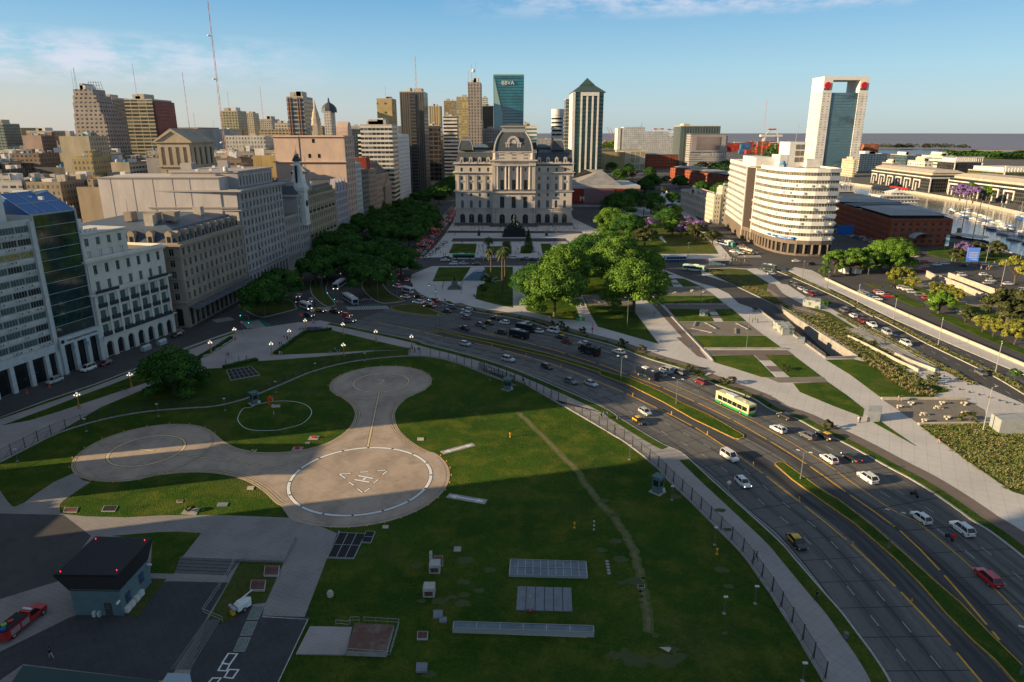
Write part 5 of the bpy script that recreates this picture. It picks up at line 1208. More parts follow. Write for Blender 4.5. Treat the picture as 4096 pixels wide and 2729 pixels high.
def mast(r,x,y,z0,z1,w=1.,name=eT):
 b=MB();n=max(3,int((z1-z0)/6))
 for i in range(n):
  za,zb=aa(z0,z1,i/n),aa(z0,z1,(i+1)/n);wa,wb=w*(1-.7*i/n),w*(1-.7*(i+1)/n);t=.075*w
  for bM,sy_ in((-1,-1),(1,-1),(0,1)):b.tu((x+bM*wa/2,y+sy_*wa/2,za),(x+bM*wb/2,y+sy_*wb/2,zb),t,t,3)
  b.tu((x-wa/2,y-wa/2,za),(x+wb/2,y-wb/2,zb),t*.7,t*.7,3)
 return b.bd(name,MRW if w>1.2 else MST,r)
brown=FM('stepped',(.3,.255,.23),sx=4.2,sz=3.6,fx=.5,fz=.45);
aj('stepped_tower','tall stepped art deco tower of grey-brown stone with a forked antenna, leftmost high-rise','A',582,862,225,650,34,brown,step=[(1,520),(.92,440),(.82,340),(.72,280),(.6,225)],ants=[(628,45,1.2),(605,60,.5)])
r_,x0,x1,h=aj('dark_striped_tower','dark glass tower with pale floor bands and an empty sign frame on its roof','A',770,958,308,720,30,FM('dstripe',(.26,.24,.22),(.02,.025,.03),sx=50,sz=3.9,fx=1.1,fz=.62),ants=[(880,230,.4)])
b=MB()
for k in range(5):za,zb=h+k*3,h+k*3;b.tu((x0+1,720,h+3+k*3),(x0+16-k*1.2,720,h+3+k*3),.22,.22,4)
for k in range(6):b.tu((x0+1+k*3,720,h),(x0+1+k*2.4,720,h+16),.2,.2,4)
b.bd('sign_frame',ab('sign_frame_rust',(.22,.15,.12)),r_)
r_,x0,x1,h=aj('balcony_tower','broad apartment tower with stacked concrete balconies and a dark red flank','A',1060,1300,322,700,40,FM('balc',(.36,.32,.25),(.06,.065,.05),sx=7.5,sz=3.35,fx=.93,fz=.62),ants=[(1130,0,.9)],plant=3)
b=MB();b.box(x1+.02,x1+2.5,701,740,0,h-1);b.bd('red_flank',FM('redf',(.24,.06,.05),(.1,.09,.09),sx=5,sz=3.35,fx=.4,fz=.4),r_)
aj('brick_block','squat brown apartment slab on the far left skyline','A',222,450,592,900,30,FM('bslab',(.3,.21,.16),(.25,.24,.22),sx=5,sz=4,fx=.6,fz=.45))
aj('edge_tower','greenish tower cut off by the left edge of the view','A',-60,25,530,900,30,FM('edge',(.16,.2,.19),sx=4,sz=3.6,fx=.7,fz=.5))
aj('yellow_grid_tower','yellowish gridded tower left of the tall lattice mast group','A',1885,2030,420,1000,34,FM('ygrid',(.34,.31,.2),(.07,.08,.06),sx=4,sz=3.6,fx=.6,fz=.6),ants=[(1945,250,1.)])
aj('slim_tower','slim pale twin-bodied tower on the left skyline','A',2098,2165,438,1150,26,FM('slim1',(.42,.37,.27),sx=3.4,sz=3.4,fx=.4,fz=.5))
aj('slim_tower','grey-cream towers stepped behind the slim pale one, red-white mast on top','A',2205,2325,490,1200,40,FM('slim2',(.38,.36,.33),sx=3.2,sz=3.4,fx=.45,fz=.5),ants=[(2225,205,1.6)])
aj('grid_block','cream office block with square gridded windows right of the red-white mast','B',258,398,640,1000,30,FM('gridb',(.48,.42,.33),sx=4,sz=3.8,fx=.6,fz=.45))
r_,x0,x1,h=aj('bronze_striped_tower','dark tower crossed by pale bands with twin orange vertical ribs','B',378,555,365,720,34,FM('bronze',(.3,.31,.31),(.03,.045,.05),sx=60,sz=4.1,fx=1.1,fz=.66),plant=3)
for k in(.06,.2,.62,.76):b=MB();w_=x1-x0;b.box(x0+w_*k,x0+w_*(k+.035),719.4,719.95,0,h);b.bd('vertical_rib',ab('orange_rib',(.42,.22,.13)),r_)
r_,x0,x1,h=aj('art_deco_tower','white art deco tower with a domed dark lantern on the skyline','B',768,842,520,900,22,FM('deco',(.5,.46,.42),sx=3,sz=3.4,fx=.35,fz=.5),plant=0)
b=MB();b.la(((x0+x1)/2,911,h),[(10,0),(9.5,5),(7.5,8),(5,10),(1.5,12),(1,16),(.1,18)],10);b.bd('lantern',aT,r_);b=MB();b.box(x0-7,x1+13,897,925,0,h-38);b.bd('base_block',FM('deco',(0,0,0)),r_)
r_,x0,x1,h=aj('spire_tower','small ornate sandstone spire rising above the pink tower roof','B',652,702,660,620,9,aD('spire_stone',(.38,.33,.26)),plant=0)
b=MB();b.la(((x0+x1)/2,625,h),[(4.5,0),(3.9,4),(4.1,5),(2.8,9),(2.9,10),(1.5,14),(.8,17),(.2,21)],10);b.bd('spire',aJ['spire_stone'],r_)
r_,x0,x1,h=aj('domed_church','cream baroque tower with a ribbed dome beside the pink tower','B',588,650,905,470,11,aD('dome_cream',(.52,.46,.34)),plant=0)
b=MB();q_=(x1-x0)/2*1.05;b.la(((x0+x1)/2,477,h),[(q_*a,q_*z)for a,z in((1,0),(.97,.8),(1,1.3),(.9,2.6),(.65,3.6),(.3,4.3),(.03,4.6))],14);b.bd('dome',aT,r_)
aj('striped_office','broad white office block with long black window strips and roof deck','B',1150,1482,662,560,26,FM('stripeo',(.6,.57,.52),(.03,.035,.04),sx=3.2,sz=3.5,fx=.93,fz=.52),plant=5,cat=d7)
aj('ochre_tower','ochre yellow blank-walled tower with rooftop kiosk and thin mast','B',1322,1480,385,760,30,FM('ochre',(.46,.34,.16),sx=9,sz=9,fx=.3,fz=.2),ants=[(1412,250,.5)])
r_,x0,x1,h=aj('dark_twin_tower','dark brown twin-shafted tower carrying a very tall lattice mast','B',1562,1812,312,800,40,FM('dtwin',(.115,.1,.085),(.03,.035,.04),sx=2.4,sz=50,fx=.45,fz=1.2),ants=[(1725,-60,1.9)],plant=2)
b=MB();w_=x1-x0;b.box(x0+w_*.44,x0+w_*.66,799.3,799.95,0,h-2);b.bd('glass_shaft',FM('shaft',(.07,.07,.07),(.02,.02,.025),sx=30,sz=3.6,fx=1.1,fz=.6),r_)
FG=lambda n,w,**k:FM(n,w,grough=.12,**k)
aj('gold_ribbed_tower','small gold-ribbed tower between the dark twin tower and the striped white one','B',1865,1985,460,1150,34,FM('gold1',(.44,.36,.22),(.16,.13,.07),sx=3.6,sz=80,fx=.5,fz=1.2))
aj('grid_frame_block','low black framed office in front of the gold-ribbed tower','B',1840,1990,665,1000,30,FM('frame1',(.07,.06,.055),(.02,.02,.025),sx=7,sz=6,fx=.85,fz=.7),cat=d7)
aj('bronze_glass_block','brown glass block with black flank behind the white striped tower','B',2025,2150,405,1250,30,FM('bronze2',(.28,.22,.13),(.2,.16,.09),sx=3,sz=3.6,fx=.8,fz=.6,grough=.2))
aj('mirror_tower','gold mirror-glass tower with white top beside the grey art deco tower','C',281,388,312,1120,34,FM('mirror',(.42,.34,.17),(.3,.24,.12),sx=3,sz=3.8,fx=.9,fz=.7,grough=.15),plant=1)
aj('banded_tower','white tower with tight black bands left of the palace','C',163,286,487,950,30,FM('band1',(.66,.63,.58),(.015,.017,.02),sx=60,sz=4.6,fx=1.1,fz=.5),plant=2)
aj('concrete_tower','slender grey fluted art deco tower crowded with antennas','C',383,497,178,880,36,FM('conc1',(.31,.275,.245),(.06,.055,.055),sx=3.6,sz=3.6,fx=.42,fz=.6),step=[(1.18,520),(1,178)],ants=[(386,75,1.6),(416,10,1.3),(452,0,.5)],plant=3)
b=MB();x,_,z=aF('C',434,75,890);b.ball((x,890,z),2.2,8);al('dish_antenna','small white radome globe above the fluted grey tower',eT,b,ah)
aj('concrete_wing','long stepped grey wing with small square windows behind the palace roof','C',497,670,600,900,30,FM('conc2',(.31,.275,.25),(.05,.05,.05),sx=3.4,sz=3.6,fx=.42,fz=.5),cat=d7,plant=1)
aj('pale_slab','narrow pale slab peeking out right of the fluted tower','C',505,560,320,1300,24,FM('pale1',(.56,.54,.48),sx=3,sz=3.6,fx=.5,fz=.5))
aj('black_tower','plain black glass tower left of the teal glass tower','C',513,612,392,1250,30,ab('black_glass',(.015,.017,.022),rough=.25,var=.3,scale=.1))
x0,_,h=aF('C',612,112,1150);x1=aF('C',888,112,1150)[0];r_=ag('teal_glass_tower','tall teal glass tower with white lettering at its crown, behind the palace dome',eo,((x0+x1)/2,1170,0))
TG=ae('teal_glass',(.012,.16,.22),[((.006,.06,.09),.03,.45,.6,.8,(1,1)),((.05,.28,.33),.09,.55,.75,.5,(1,1))],rough=.12,spec=1.)
w_=x1-x0;b=MB();b.fu([(x0+w_*.02,1150),(x1-w_*.03,1150),(x1-w_*.03,1195),(x0+w_*.02,1195)],0,[(x0,1150),(x1,1150),(x1,1195),(x0,1195)],h);b.bd(fq,TG,r_)
for f in range(int(h/4.4)):b=MB();z=f*4.4+2;b.box(x0+w_*.03,x1-w_*.035,1149.5,1149.97,z,z+.55);b.bd(ft,ab('teal_line',(.01,.09,.13),rough=.3),r_)
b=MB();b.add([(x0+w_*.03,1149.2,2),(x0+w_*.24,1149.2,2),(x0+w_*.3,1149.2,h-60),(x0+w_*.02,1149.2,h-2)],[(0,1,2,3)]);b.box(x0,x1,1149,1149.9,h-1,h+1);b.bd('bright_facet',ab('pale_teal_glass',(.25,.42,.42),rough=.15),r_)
me=aq('BBVA',8.5,.3);me.materials.append(ak);o_=aH(eg,me,r_,(x0+w_*.47-(x0+x1)/2,1148.4-1170,h-12));o_.rotation_euler=(pi/2,0,0)
dC.append((x0-3,x1+3,1147,1198))
aj('banded_block','white and teal banded office just right of the palace dome','C',868,1003,575,820,26,FM('band2',(.58,.56,.52),(.02,.13,.14),sx=60,sz=4.2,fx=1.1,fz=.42),plant=3,cat=d7)
x0,_,h=aF('C',1145,415,850);x1=aF('C',1250,415,850)[0];r_=ag('round_tower','white cylindrical tower ringed by dark window bands',eo,((x0+x1)/2,866,0));R_=(x1-x0)/2;xm=(x0+x1)/2
b=MB();b.la((xm,866,0),[(R_,0),(R_,h)],24);b.bd(d8,ab('black_glass',(0,0,0)),r_)
for f in range(int(h/4.6)):b=MB();b.la((xm,866,f*4.6),[(R_+.7,0),(R_+.7,2.5)],24);b.bd('floor_band',ah,r_)
b=MB();b.la((xm,866,h-7),[(R_+.8,0),(R_+.8,7),(R_-1,7.2)],24);b.bd('crown_wall',ah,r_)
aj('dark_glass_tower','dark glass tower tucked against the pyramid-topped tower','C',1262,1345,330,800,24,FM('dgt',(.16,.18,.19),(.02,.03,.035),sx=5,sz=3.8,fx=.8,fz=.75,grough=.1),plant=1)
Y=760;x0,_,h=aF('C',1323,268,Y);x1=aF('C',1615,268,Y)[0];r_=ag('pyramid_tower','green glass tower with white vertical ribs and a steep pyramid roof',eo,((x0+x1)/2,Y+21,0));w_=x1-x0
PG=ae('green_glass',(.025,.1,.065),[((.01,.035,.03),.05,.42,.6,.8,(1,1)),((.12,.17,.05),.08,.6,.75,.6,(1,1))],rough=.14,spec=.9)
b=MB();b.box(x0+w_*.09,x1-w_*.04,Y,Y+42,0,h-.5);b.bd(fq,PG,r_)
for f in range(int(h/4)):b=MB();b.box(x0+w_*.1,x1-w_*.05,Y-.4,Y-.03,f*4+1.5,f*4+2.5);b.bd(ft,ab('green_line',(.015,.05,.04),rough=.4),r_)
for t in(.255,.43,.6,.765):b=MB();b.box(x0+w_*t,x0+w_*(t+.05),Y-1.8,Y-.42,0,h-3.5);b.bd('rib',ah,r_)
b=MB();b.box(x0+w_*.255,x0+w_*.815,Y-1.9,Y-.42,h-3.5,h);b.bd('rib_head',ah,r_)
b=MB();b.box(x0,x0+w_*.088,Y-1,Y+43,0,h+.5);b.bd('white_side_wall',ah,r_)
xm,zt=(x0+x1)/2,aF('C',1470,140,Y+21)[2];b=MB();b.fu([(x0-1,Y-1),(x1+1,Y-1),(x1+1,Y+43),(x0-1,Y+43)],h,[(xm-w_*.22,Y+13),(xm+w_*.22,Y+13),(xm+w_*.22,Y+30),(xm-w_*.22,Y+30)],aa(h,zt,.5));b.fu([(xm-w_*.22,Y+13),(xm+w_*.22,Y+13),(xm+w_*.22,Y+30),(xm-w_*.22,Y+30)],aa(h,zt,.52),[(xm-.2,Y+21),(xm+.2,Y+21),(xm+.2,Y+21.4),(xm-.2,Y+21.4)],zt);b.bd('pyramid_roof',ab('green_roof_glass',(.05,.085,.075),rough=.3,var=.3,scale=.1),r_)
dC.append((x0-5,x1+5,Y-5,Y+48))
r_,x0,x1,h=aj('hospital_block','white slab block with a stepped grey wing near the harbour','C',1728,1780,592,1500,40,FM('hosp',(.6,.59,.56),(.1,.11,.12),sx=60,sz=60,fx=.06,fz=1.1),cat=dU,plant=0)
b=MB();b.box(x1+.1,x1+45,1500,1540,0,h+3);b.box(x1+45.1,x1+95,1500,1540,0,h-6);b.box(x1+95.1,x1+120,1500,1540,0,h-18);b.bd('wing',FM('hosp2',(.48,.49,.51),(.2,.22,.25),sx=4,sz=4,fx=.5,fz=.4),r_)
Y=1330;r_,x0,x1,h=aj('ribbed_office','wedge-shaped glass office with dark vertical fins carrying a large grey billboard','D',848,1262,276,Y,60,FM('ribo',(.1,.11,.11),(.03,.06,.06),sx=5,sz=80,fx=.6,fz=1.2),cat=d7,plant=1)
xa,_,za=aF('D',950,355,Y-30);xb,_,zb=aF('D',1312,660,Y-30);b=MB();b.box(xa,xb,Y-30,Y-.1,0,za);b.bd('front_wing',FM('ribo2',(.34,.33,.34),(.16,.15,.15),sx=60,sz=4,fx=1.1,fz=.4),r_)
b=MB();b.box(xa+2,xb-3,Y-31.2,Y-30.1,aF('D',0,545,Y-30)[2],za-2);bb_=b.bd('billboard',ab('billboard_grey',(.27,.24,.25),col2=(.36,.33,.34),scale=.02),r_)
b=MB();b.box(aa(xa,xb,.16),aa(xa,xb,.8),Y-31.8,Y-31.25,aF('D',0,520,Y-30)[2],aF('D',0,385,Y-30)[2]);b.bd('poster_picture',ab('poster_dark',(.16,.13,.13),col2=(.27,.23,.24),scale=.03),bb_)
me=aq('Galaxy Z Fold3 | Flip3',6.5,.1);me.materials.append(ak);o_=aH(eg,me,r_,(aa(xa,xb,.74)-aQ[r_.name][0],Y-30.3-aQ[r_.name][1],aF('D',0,567,Y-30)[2]));o_.rotation_euler=(pi/2,0,0)
Y=1180;x0,_,h=aF('E',470,132,Y);x1=aF('E',902,132,Y)[0];r_=ag('portal_tower','white tower framing blue glass beneath an open portal with round red signs',eo,((x0+x1)/2,Y+23,0));w_=x1-x0;hg=aF('E',500,280,Y)[2]
PW=ab('portal_white',(.74,.72,.68),var=.06,scale=.1);PF=FM('portal',(.68,.66,.62),(.3,.29,.28),sx=7,sz=4,fx=.45,fz=.4)
for a,e in((0,.2),(.8,1)):
 b=MB();b.box(x0+w_*a,x0+w_*e,Y,Y+46,0,hg);b.bd('side_pier',PF,r_);b=MB();b.box(x0+w_*a,x0+w_*e,Y,Y+46,hg+.02,h-5.5);b.bd('upper_pier',PW,r_)
 b=MB();xc=x0+w_*(.09 if a==0 else .89);zc=aF('E',500,217,Y)[2];b.tu((xc,Y-1.5,zc),(xc,Y-.05,zc),5.2,5.2,18);b.bd('round_sign',ab('sign_red',(.52,.02,.03),rough=.4),r_)
 me=aq('ICBC',5,.3);me.materials.append(bq);o_=aH(eg,me,r_,(xc-(x0+x1)/2,Y-.5-(Y+23),aF('E',500,252,Y)[2]));o_.rotation_euler=(pi/2,0,0)
b=MB();b.box(x0,x1,Y,Y+46,h-5.48,h);b.bd('portal_beam',PW,r_)
b=MB();b.box(x0+w_*.2+.05,x1-w_*.2-.05,Y+1.5,Y+44,0,hg-1);b.bd(fq,ae('portal_glass',(.08,.17,.23),[((.02,.04,.05),.04,.5,.64,.8,(.4,1)),((.12,.24,.3),.2,.5,.7,.5,(1,1))],rough=.15,spec=.8),r_)
for f in range(int(hg/4.5)):b=MB();b.box(x0+w_*.21,x1-w_*.21,Y+1,Y+1.45,f*4.5+2,f*4.5+2.4);b.bd(ft,aJ['portal_glass']if 0 else ab('blue_line',(.12,.16,.18)),r_)
dC.append((x0-5,x1+5,Y-5,Y+50))
for nm,am,c,x,yt,Y,w2 in((e6,'very tall guyed lattice mast with dishes that leaves the top of the view','A',1778,-530,420,1.5),(e6,'medium lattice mast left of the very tall one','A',1560,80,700,1.3),(e6,'short thin mast between the two big lattice masts','A',1655,430,900,.9),(e6,'lone grey lattice mast right of the billboard office','D',1745,0,1500,2.4)):
 xa,_,za=aF(c,x,yt,Y);r_=ag(nm,am,'antenna mast',(xa,Y,0),'lattice masts');m_=mast(r_,xa,Y,0,za,w2,'lattice')
 if Y==420:
  for dz in(60,95,118):b=MB();b.la((xa-1.3,Y-1,dz),[(1.1,0),(1.,.5),(.2,.9)],8);b.bd('dish',ah,r_)
TONES=[('cream',(.38,.325,.235)),(dO,(.25,.24,.23)),(dJ,(.52,.5,.46)),('sandy',(.32,.255,.175)),('brown',(.19,.135,.1)),('pinkish',(.33,.24,.2)),('pale grey',(.34,.33,.32)),('dark grey',(.11,.105,.1)),('ochre',(.36,.28,.14))]
rf=RR(42);dc=0
def cI(a,pad=0):
 return any(a[0]<o[1]+pad and a[1]>o[0]-pad and a[2]<o[3]+pad and a[3]>o[2]-pad for o in dC)
def b8(x0,x1,y0,y1,h,near,where):
 global dc
 dC.append((x0,x1,y0,y1));tn,dk=TONES[rf.choices(range(9),[7,6,4,6,4,3,5,3,3])[0]];k=rf.randrange(3)
 m=FM(tn.replace(' ','_')+str(k),tuple(c*(.85+.15*k)for c in dk),(.045,.05,.055)if k else(.08,.085,.085),sx=(2.6,3.4,4.4)[k],sz=3.3,fx=(.42,.5,.72)[k],fz=(.5,.45,.42)[k],roof=((.24,.22,.2),(.19,.115,.09),(.3,.29,.27))[rf.randrange(3)]if 0 else(.24,.215,.195))
 feats=[]
 r=ag('apartment_block','',dU,((x0+x1)/2,(y0+y1)/2,0),'roofs of the old city');b=MB();b.box(x0,x1,y0,y1,0,h)
 blank=rf.random()<.35
 b.bd(ev,m,r)
 if blank:
  b=MB();b.box(x0+.1,x1-.1,y0-.25,y0-.02,0,h+.9);b.bd(fk,ab('render_'+tn.replace(' ','_'),dk,var=.25,scale=.12,det=10,sv=.3),r);feats.append('blank side wall')
 b=MB();b.box(x0,x1,y0,y0+.4,h,h+1);b.box(x0,x0+.4,y0+.4,y1,h,h+1);b.box(x1-.4,x1,y0+.4,y1,h,h+1);b.box(x0+.4,x1-.4,y1-.4,y1,h,h+1);b.bd('parapet',ab('render_'+tn.replace(' ','_'),dk,var=.25,scale=.12,det=10,sv=.3),r)
 n=rf.randrange(5,11)if near else rf.randrange(1,3)
 for q in range(n):
  cx,cy=rf.u(x0+2,x1-3),rf.u(y0+1.5,y1-3);t=rf.random();b=MB()
  if t<.42:a,e,z2=rf.u(2.5,7),rf.u(3,6),rf.u(2.2,5.5);b.box(cx-a/2,min(cx+a/2,x1-.5),cy,cy+e,h,h+z2);b.bd(fi,rf.c([m,ah,an]),r)
  elif t<.62:b.la((cx,cy,h+.8),[(1.,0),(1.1,.2),(1.1,1.7),(.35,2.2)],10);tk=rf.c([cC,cC,AC,ab('green_tank',(.08,.35,.3))]);b.bd(fj,tk,r);feats.append('blue tank'if tk is cC else'water tank')
  elif t<.72:b.tu((cx,cy,h),(cx,cy,h+rf.u(5,12)),.12,.05,4);b.bd(eT,MST,r);feats.append('thin antenna')
  elif t<.82:b.box(cx,min(cx+4,x1-.5),cy,cy+3,h+2.4,h+2.6);b.box(cx+.1,cx+.3,cy,cy+.2,h,h+2.4);b.box(cx+3,cx+3.2,cy,cy+.2,h,h+2.4);b.bd('awning',rf.c([ab('red_sheet',(.35,.08,.04)),ab('ochre_sheet',(.45,.3,.08)),AC]),r);feats.append('roof awning')
  else:b.box(cx,cx+1.4,cy,cy+.8,h,h+1.1);b.bd(en,AC,r)
 fe=feats[0]if feats else'bare flat roof'
 r[d6]=f"{tn} {max(2,int(h/3.3))}-storey block, {fe}{' and '+feats[-1] if len(feats)>1 and feats[-1]!=fe else ''}, {where}"
 dc+=1
def ba(y0,y1,xa,xb,bw,hlo,hhi,near,where,gap=1.2,street=4):
 y=y0;row=0
 while y<y1:
  dep=bw*rf.u(.8,1.2);L,R_=xa(y),xb(y);x=R_
  while x>L:
   w_=bw*rf.u(.6,1.3);bx=(x-w_,x,y+rf.u(0,2),y+dep)
   if not cI(bx):b8(*bx,rf.u(hlo,hhi)if rf.random()>.08 else hhi*1.2,near,where)
   x-=w_+(.3 if rf.random()<.8 else 9)
  y+=dep+(gap if row%street!=street-1 else 11);row+=1
ba(205,300,lambda y:-.8*y-10,lambda y:-146,20,24,31,True,'behind the near facades',2)
ba(372,470,lambda y:-.8*y-10,lambda y:-126,20,25,42,True,'between party wall and stepped tower')
ba(475,700,lambda y:-.8*y-10,lambda y:-122,26,28,52,True,'below the stepped tower')
ba(705,980,lambda y:-.8*y-10,lambda y:-104,38,34,57,False,'in the old town middle distance')
ba(990,1600,lambda y:-.82*y-10,lambda y:-80,96,38,62,False,'on the far city skyline')
ba(655,1000,lambda y:-100,lambda y:-78,26,24,36,False,'along the tree-filled avenue',.5,50)
ba(700,1150,lambda y:-35,lambda y:60,44,18,34,False,'behind the palace')
ba(1250,2200,lambda y:-80,lambda y:200,110,22,40,False,'far behind the palace')
poly=a9(W1(-53),W1(-13.4),22);B=Bld('old_building','old grey classical building with arches cut by the left edge of the view',dU,poly,47,aD('old_stone',(.36,.34,.31),.2));B.fac(*B.face(0),8,46.5,9,9,ww=.4,hh=.62,dep=.4,surround=True);B.fac(*B.face(0),0,8,9,1,ww=.62,hh=.85,sill=.02,dep=.6,style=dY,glass=bF,frame=bq);B.crn(8.2,.7,1.3,dZ);B.crn(47.4,1,1.6);B.done(cap=90)
PK=aD('rose_stucco',(.5,.27,.22),.15)
for i,(y0,y1,h)in enumerate(((66.5,86,46),(49,66,54),(-40,48.5,64),(86.5,100,10),(105,116.5,21))):  # unseen blocks left of the view, massed to shape the shade on the lawn
 B=Bld('government_house_caster',('low','middle','high','lowest','detached')[i]+' unseen rose-coloured block at the government house, shaped to cast the lawn shade',dU,[(-140,y0),(-119-i*.5,y0),(-119-i*.5,y1),(-140,y1)],h,PK);B.fac(*B.face(1),1,h-.5,max(4,int((y1-y0)/5)),int(h/4.4),ww=.4,hh=.6,dep=.35,style=dY);B.crn(h+.3,.8,1.3);B.done(cap=40)
BR=ae('red_brick',(.3,.085,.045),[((.2,.055,.03),.15,.45,.7,.7,(1,1)),((.38,.12,.06),1.5,.5,.75,.6,(1,1))],rough=.9);MR_=ab('metal_sheet_roof',(.27,.275,.27),var=.2,scale=.3,rough=.55)
def a8(label,P,h,bf,roofparts=3,cap=100):
 B=Bld('brick_warehouse',label,'warehouse',P,h,BR,parapet=.6);n=len(P)
 for i in range(n):
  A_,C_=B.face(i)
  if i in bf:B.fac(A_,C_,.5,h-1,bf[i],4,ww=.42,hh=.58,dep=.45,style=dY if bf[i]>8 else dW,glass=GL)
 B.crn(h-.2,.5,.5)
 Lc_,Rc_=([P[0],P[5],P[4]],[P[1],P[2],P[3]])if n==6 else([P[0],P[3]],[P[1],P[2]])
 def cp(c,t):t*=len(c)-1;i=min(int(t),len(c)-2);return(aa(c[i][0],c[i+1][0],t-i),aa(c[i][1],c[i+1][1],t-i))
 for t0,t1,hh,mm_ in((.02,.34,4.2,MR_),(.36,.5,2.6,aT),(.51,.66,3.4,MR_),(.68,.8,2.4,aT),(.82,.98,4.,aw)):
  q=[cp(Lc_,t0),cp(Rc_,t0),cp(Rc_,t1),cp(Lc_,t1)];c_=(sum(p[0]for p in q)/4,sum(p[1]for p in q)/4);K_=lambda k:[(aa(p[0],c_[0],k),aa(p[1],c_[1],k))for p in q]
  b=MB();b.pz(K_(.14),h,h+hh*.5);b.bd('glazed_attic',GL,B.r);b=MB();b.fu(K_(.05),h+hh*.5+.03,K_(.55),h+hh);b.bd('metal_roof',mm_,B.r)
 B.done(cap=cap);return B
a0,a1,a2=(226,415),(270,415),(285,520)
Bw=a8('long red-brick warehouse with metal roof, glass attic and vaulted entrance canopy by the marina',[(229,415.2),(266,415.2),(287,500),(297,640),(262,640),(240,505)],15.5,{0:8,5:26,4:30})
b=MB();c_=(246,411);b.M=MT((c_[0],c_[1],5.2))@dF(pi/2,4,'X')
for k in range(7):b.tu((0,0,-.2-k*0),(0,0,.2),.01,.01,3)
b.M=None;n=9;vs=[]
for y in(407.5,415):vs+=[(c_[0]+5.6*cos(pi*i/n),y,5.2+3.*sin(pi*i/n))for i in range(n+1)]
b.add(vs,[(i,i+1,n+2+i,n+1+i)for i in range(n)]);b.bd('vaulted_canopy',ab(fv,(.4,.46,.5),rough=.3),Bw.r)
a8('red-brick warehouse row with two pale roofs left of the curved office',[(255,760),(290,760),(262,1010),(228,1010)],17,{3:30,0:8},cap=60)
a8('distant brick warehouse behind the glass pavilion',[(176,1335),(330,1335),(330,1380),(176,1380)],24,{0:30},cap=60)
x0,x1=aF('D',157,700,1300)[0],aF('D',455,700,1300)[0];B=Bld('glass_pavilion','wide cream-framed glass pavilion near the harbour trees',dU,[(x0,1290),(x1,1290),(x1,1325),(x0,1325)],34,FM('pav',(.55,.48,.34),(.3,.27,.18),sx=9,sz=11,fx=.86,fz=.8));B.done()
Y=640;x0,x1=aF('C',1322,1100,Y)[0],aF('C',1930,1100,Y)[0];zt=aF('C',1400,1105,Y)[2];zr_=aF('C',1530,960,Y+40)[2]
r_=ag('exhibition_hall','low grey hall with hipped roof, red front and washed-out posters right of the palace',dU,((x0+x1)/2,Y+40,0));b=MB();b.box(x0,x1,Y,Y+70,0,zt);b.bd(ev,ab('hall_white',(.42,.43,.44),var=.1,scale=.2),r_)
b=MB();xr_=aF('C',1760,1040,Y+5)[0];b.fu([(x0-1,Y+3),(xr_,Y+3),(xr_,Y+68),(x0-1,Y+68)],zt,[(x0+30,Y+28),(xr_-25,Y+30),(xr_-30,Y+42),(x0+34,Y+42)],zr_);b.bd('hipped_roof',ab('hall_roof',(.24,.235,.24),var=.25,scale=.15),r_)
b=MB();b.box(x0+.2,x1-.2,Y-1.2,Y-.02,3,zt-2.5);b.bd('red_front',ab('hall_red',(.24,.035,.025),var=.2,scale=.2),r_)
b=MB();b.box(aa(x0,x1,.17),aa(x0,x1,.62),Y-1.6,Y-1.22,3.5,zt-2);b.bd('poster',ab('poster_mauve',(.2,.17,.18),col2=(.28,.1,.11),scale=.08),r_)
me=aq('M',6,.2);me.materials.append(ak);o_=aH(eg,me,r_,(x0+9-(x0+x1)/2,Y-1.5-(Y+40),7.5));o_.rotation_euler=(pi/2,0,0)
for k,(x,y)in enumerate(((590,890),(655,910),(700,935))):
 xa,_,za=aF('D',x,y,640+k*14);b=MB();n=8;a6=[(11,.2),(7,3.),(3.2,6),(1.,8.6),(.2,10)]
 b.la((xa,640+k*14,0),[(r1,z)for r1,z in[(11,2.5)]+[(p,2.5+q)for p,q in a6[1:]]],n);al('tent',('first','second','third')[k]+' peak of the white tensile tents behind the park trees, counted from the palace','tent',b,ah,'white tensile tents')
M_lc=aD('classical_cream',(.5,.44,.37),.12)
B=Bld('classical_house','long cream classical house with a scrolled gable beside the jacaranda trees',dU,[(151.5,538),(170,538),(170,622),(151.5,622)],17,M_lc);B.fac((151.5,622),(151.5,538),.5,16.4,15,3,ww=.4,hh=.6,dep=.4,surround=True);B.crn(17.2,.8,1.1)
b=MB();b.box(150.6,152.4,574,586,17,20.5);b.tu((150.6,580,20.3),(152.4,580,20.3),3.2,3.2,12);b.bd('gable',M_lc,B.r);B.clu(rr,5);B.done(cap=60)
for k,(y0,y1,h,xx)in enumerate(((516.5,537.5,21,150.5),(517,527,27,156),(528,537,25,158))):
 B=Bld('narrow_house',('lower cream front house','tallest narrow','rear narrow')[k]+' of the tight cluster against the curved office',dU,[(xx,y0),(xx+(5 if k==0 else 14),y0),(xx+(5 if k==0 else 14),y1),(xx,y1)],h,aD('ivory_render',(.52,.48,.4),.12));B.fac((xx,y1),(xx,y0),1,h-.5,max(3,int((y1-y0)/3)),int(h/3.4),ww=.4,hh=.5,dep=.25);B.fac((xx,y0),(B.poly[1][0],y0),1,h-.5,2 if k==0 else 4,int(h/3.4),ww=.4,hh=.5,dep=.25);B.clu(rr,3);B.done(cap=30)
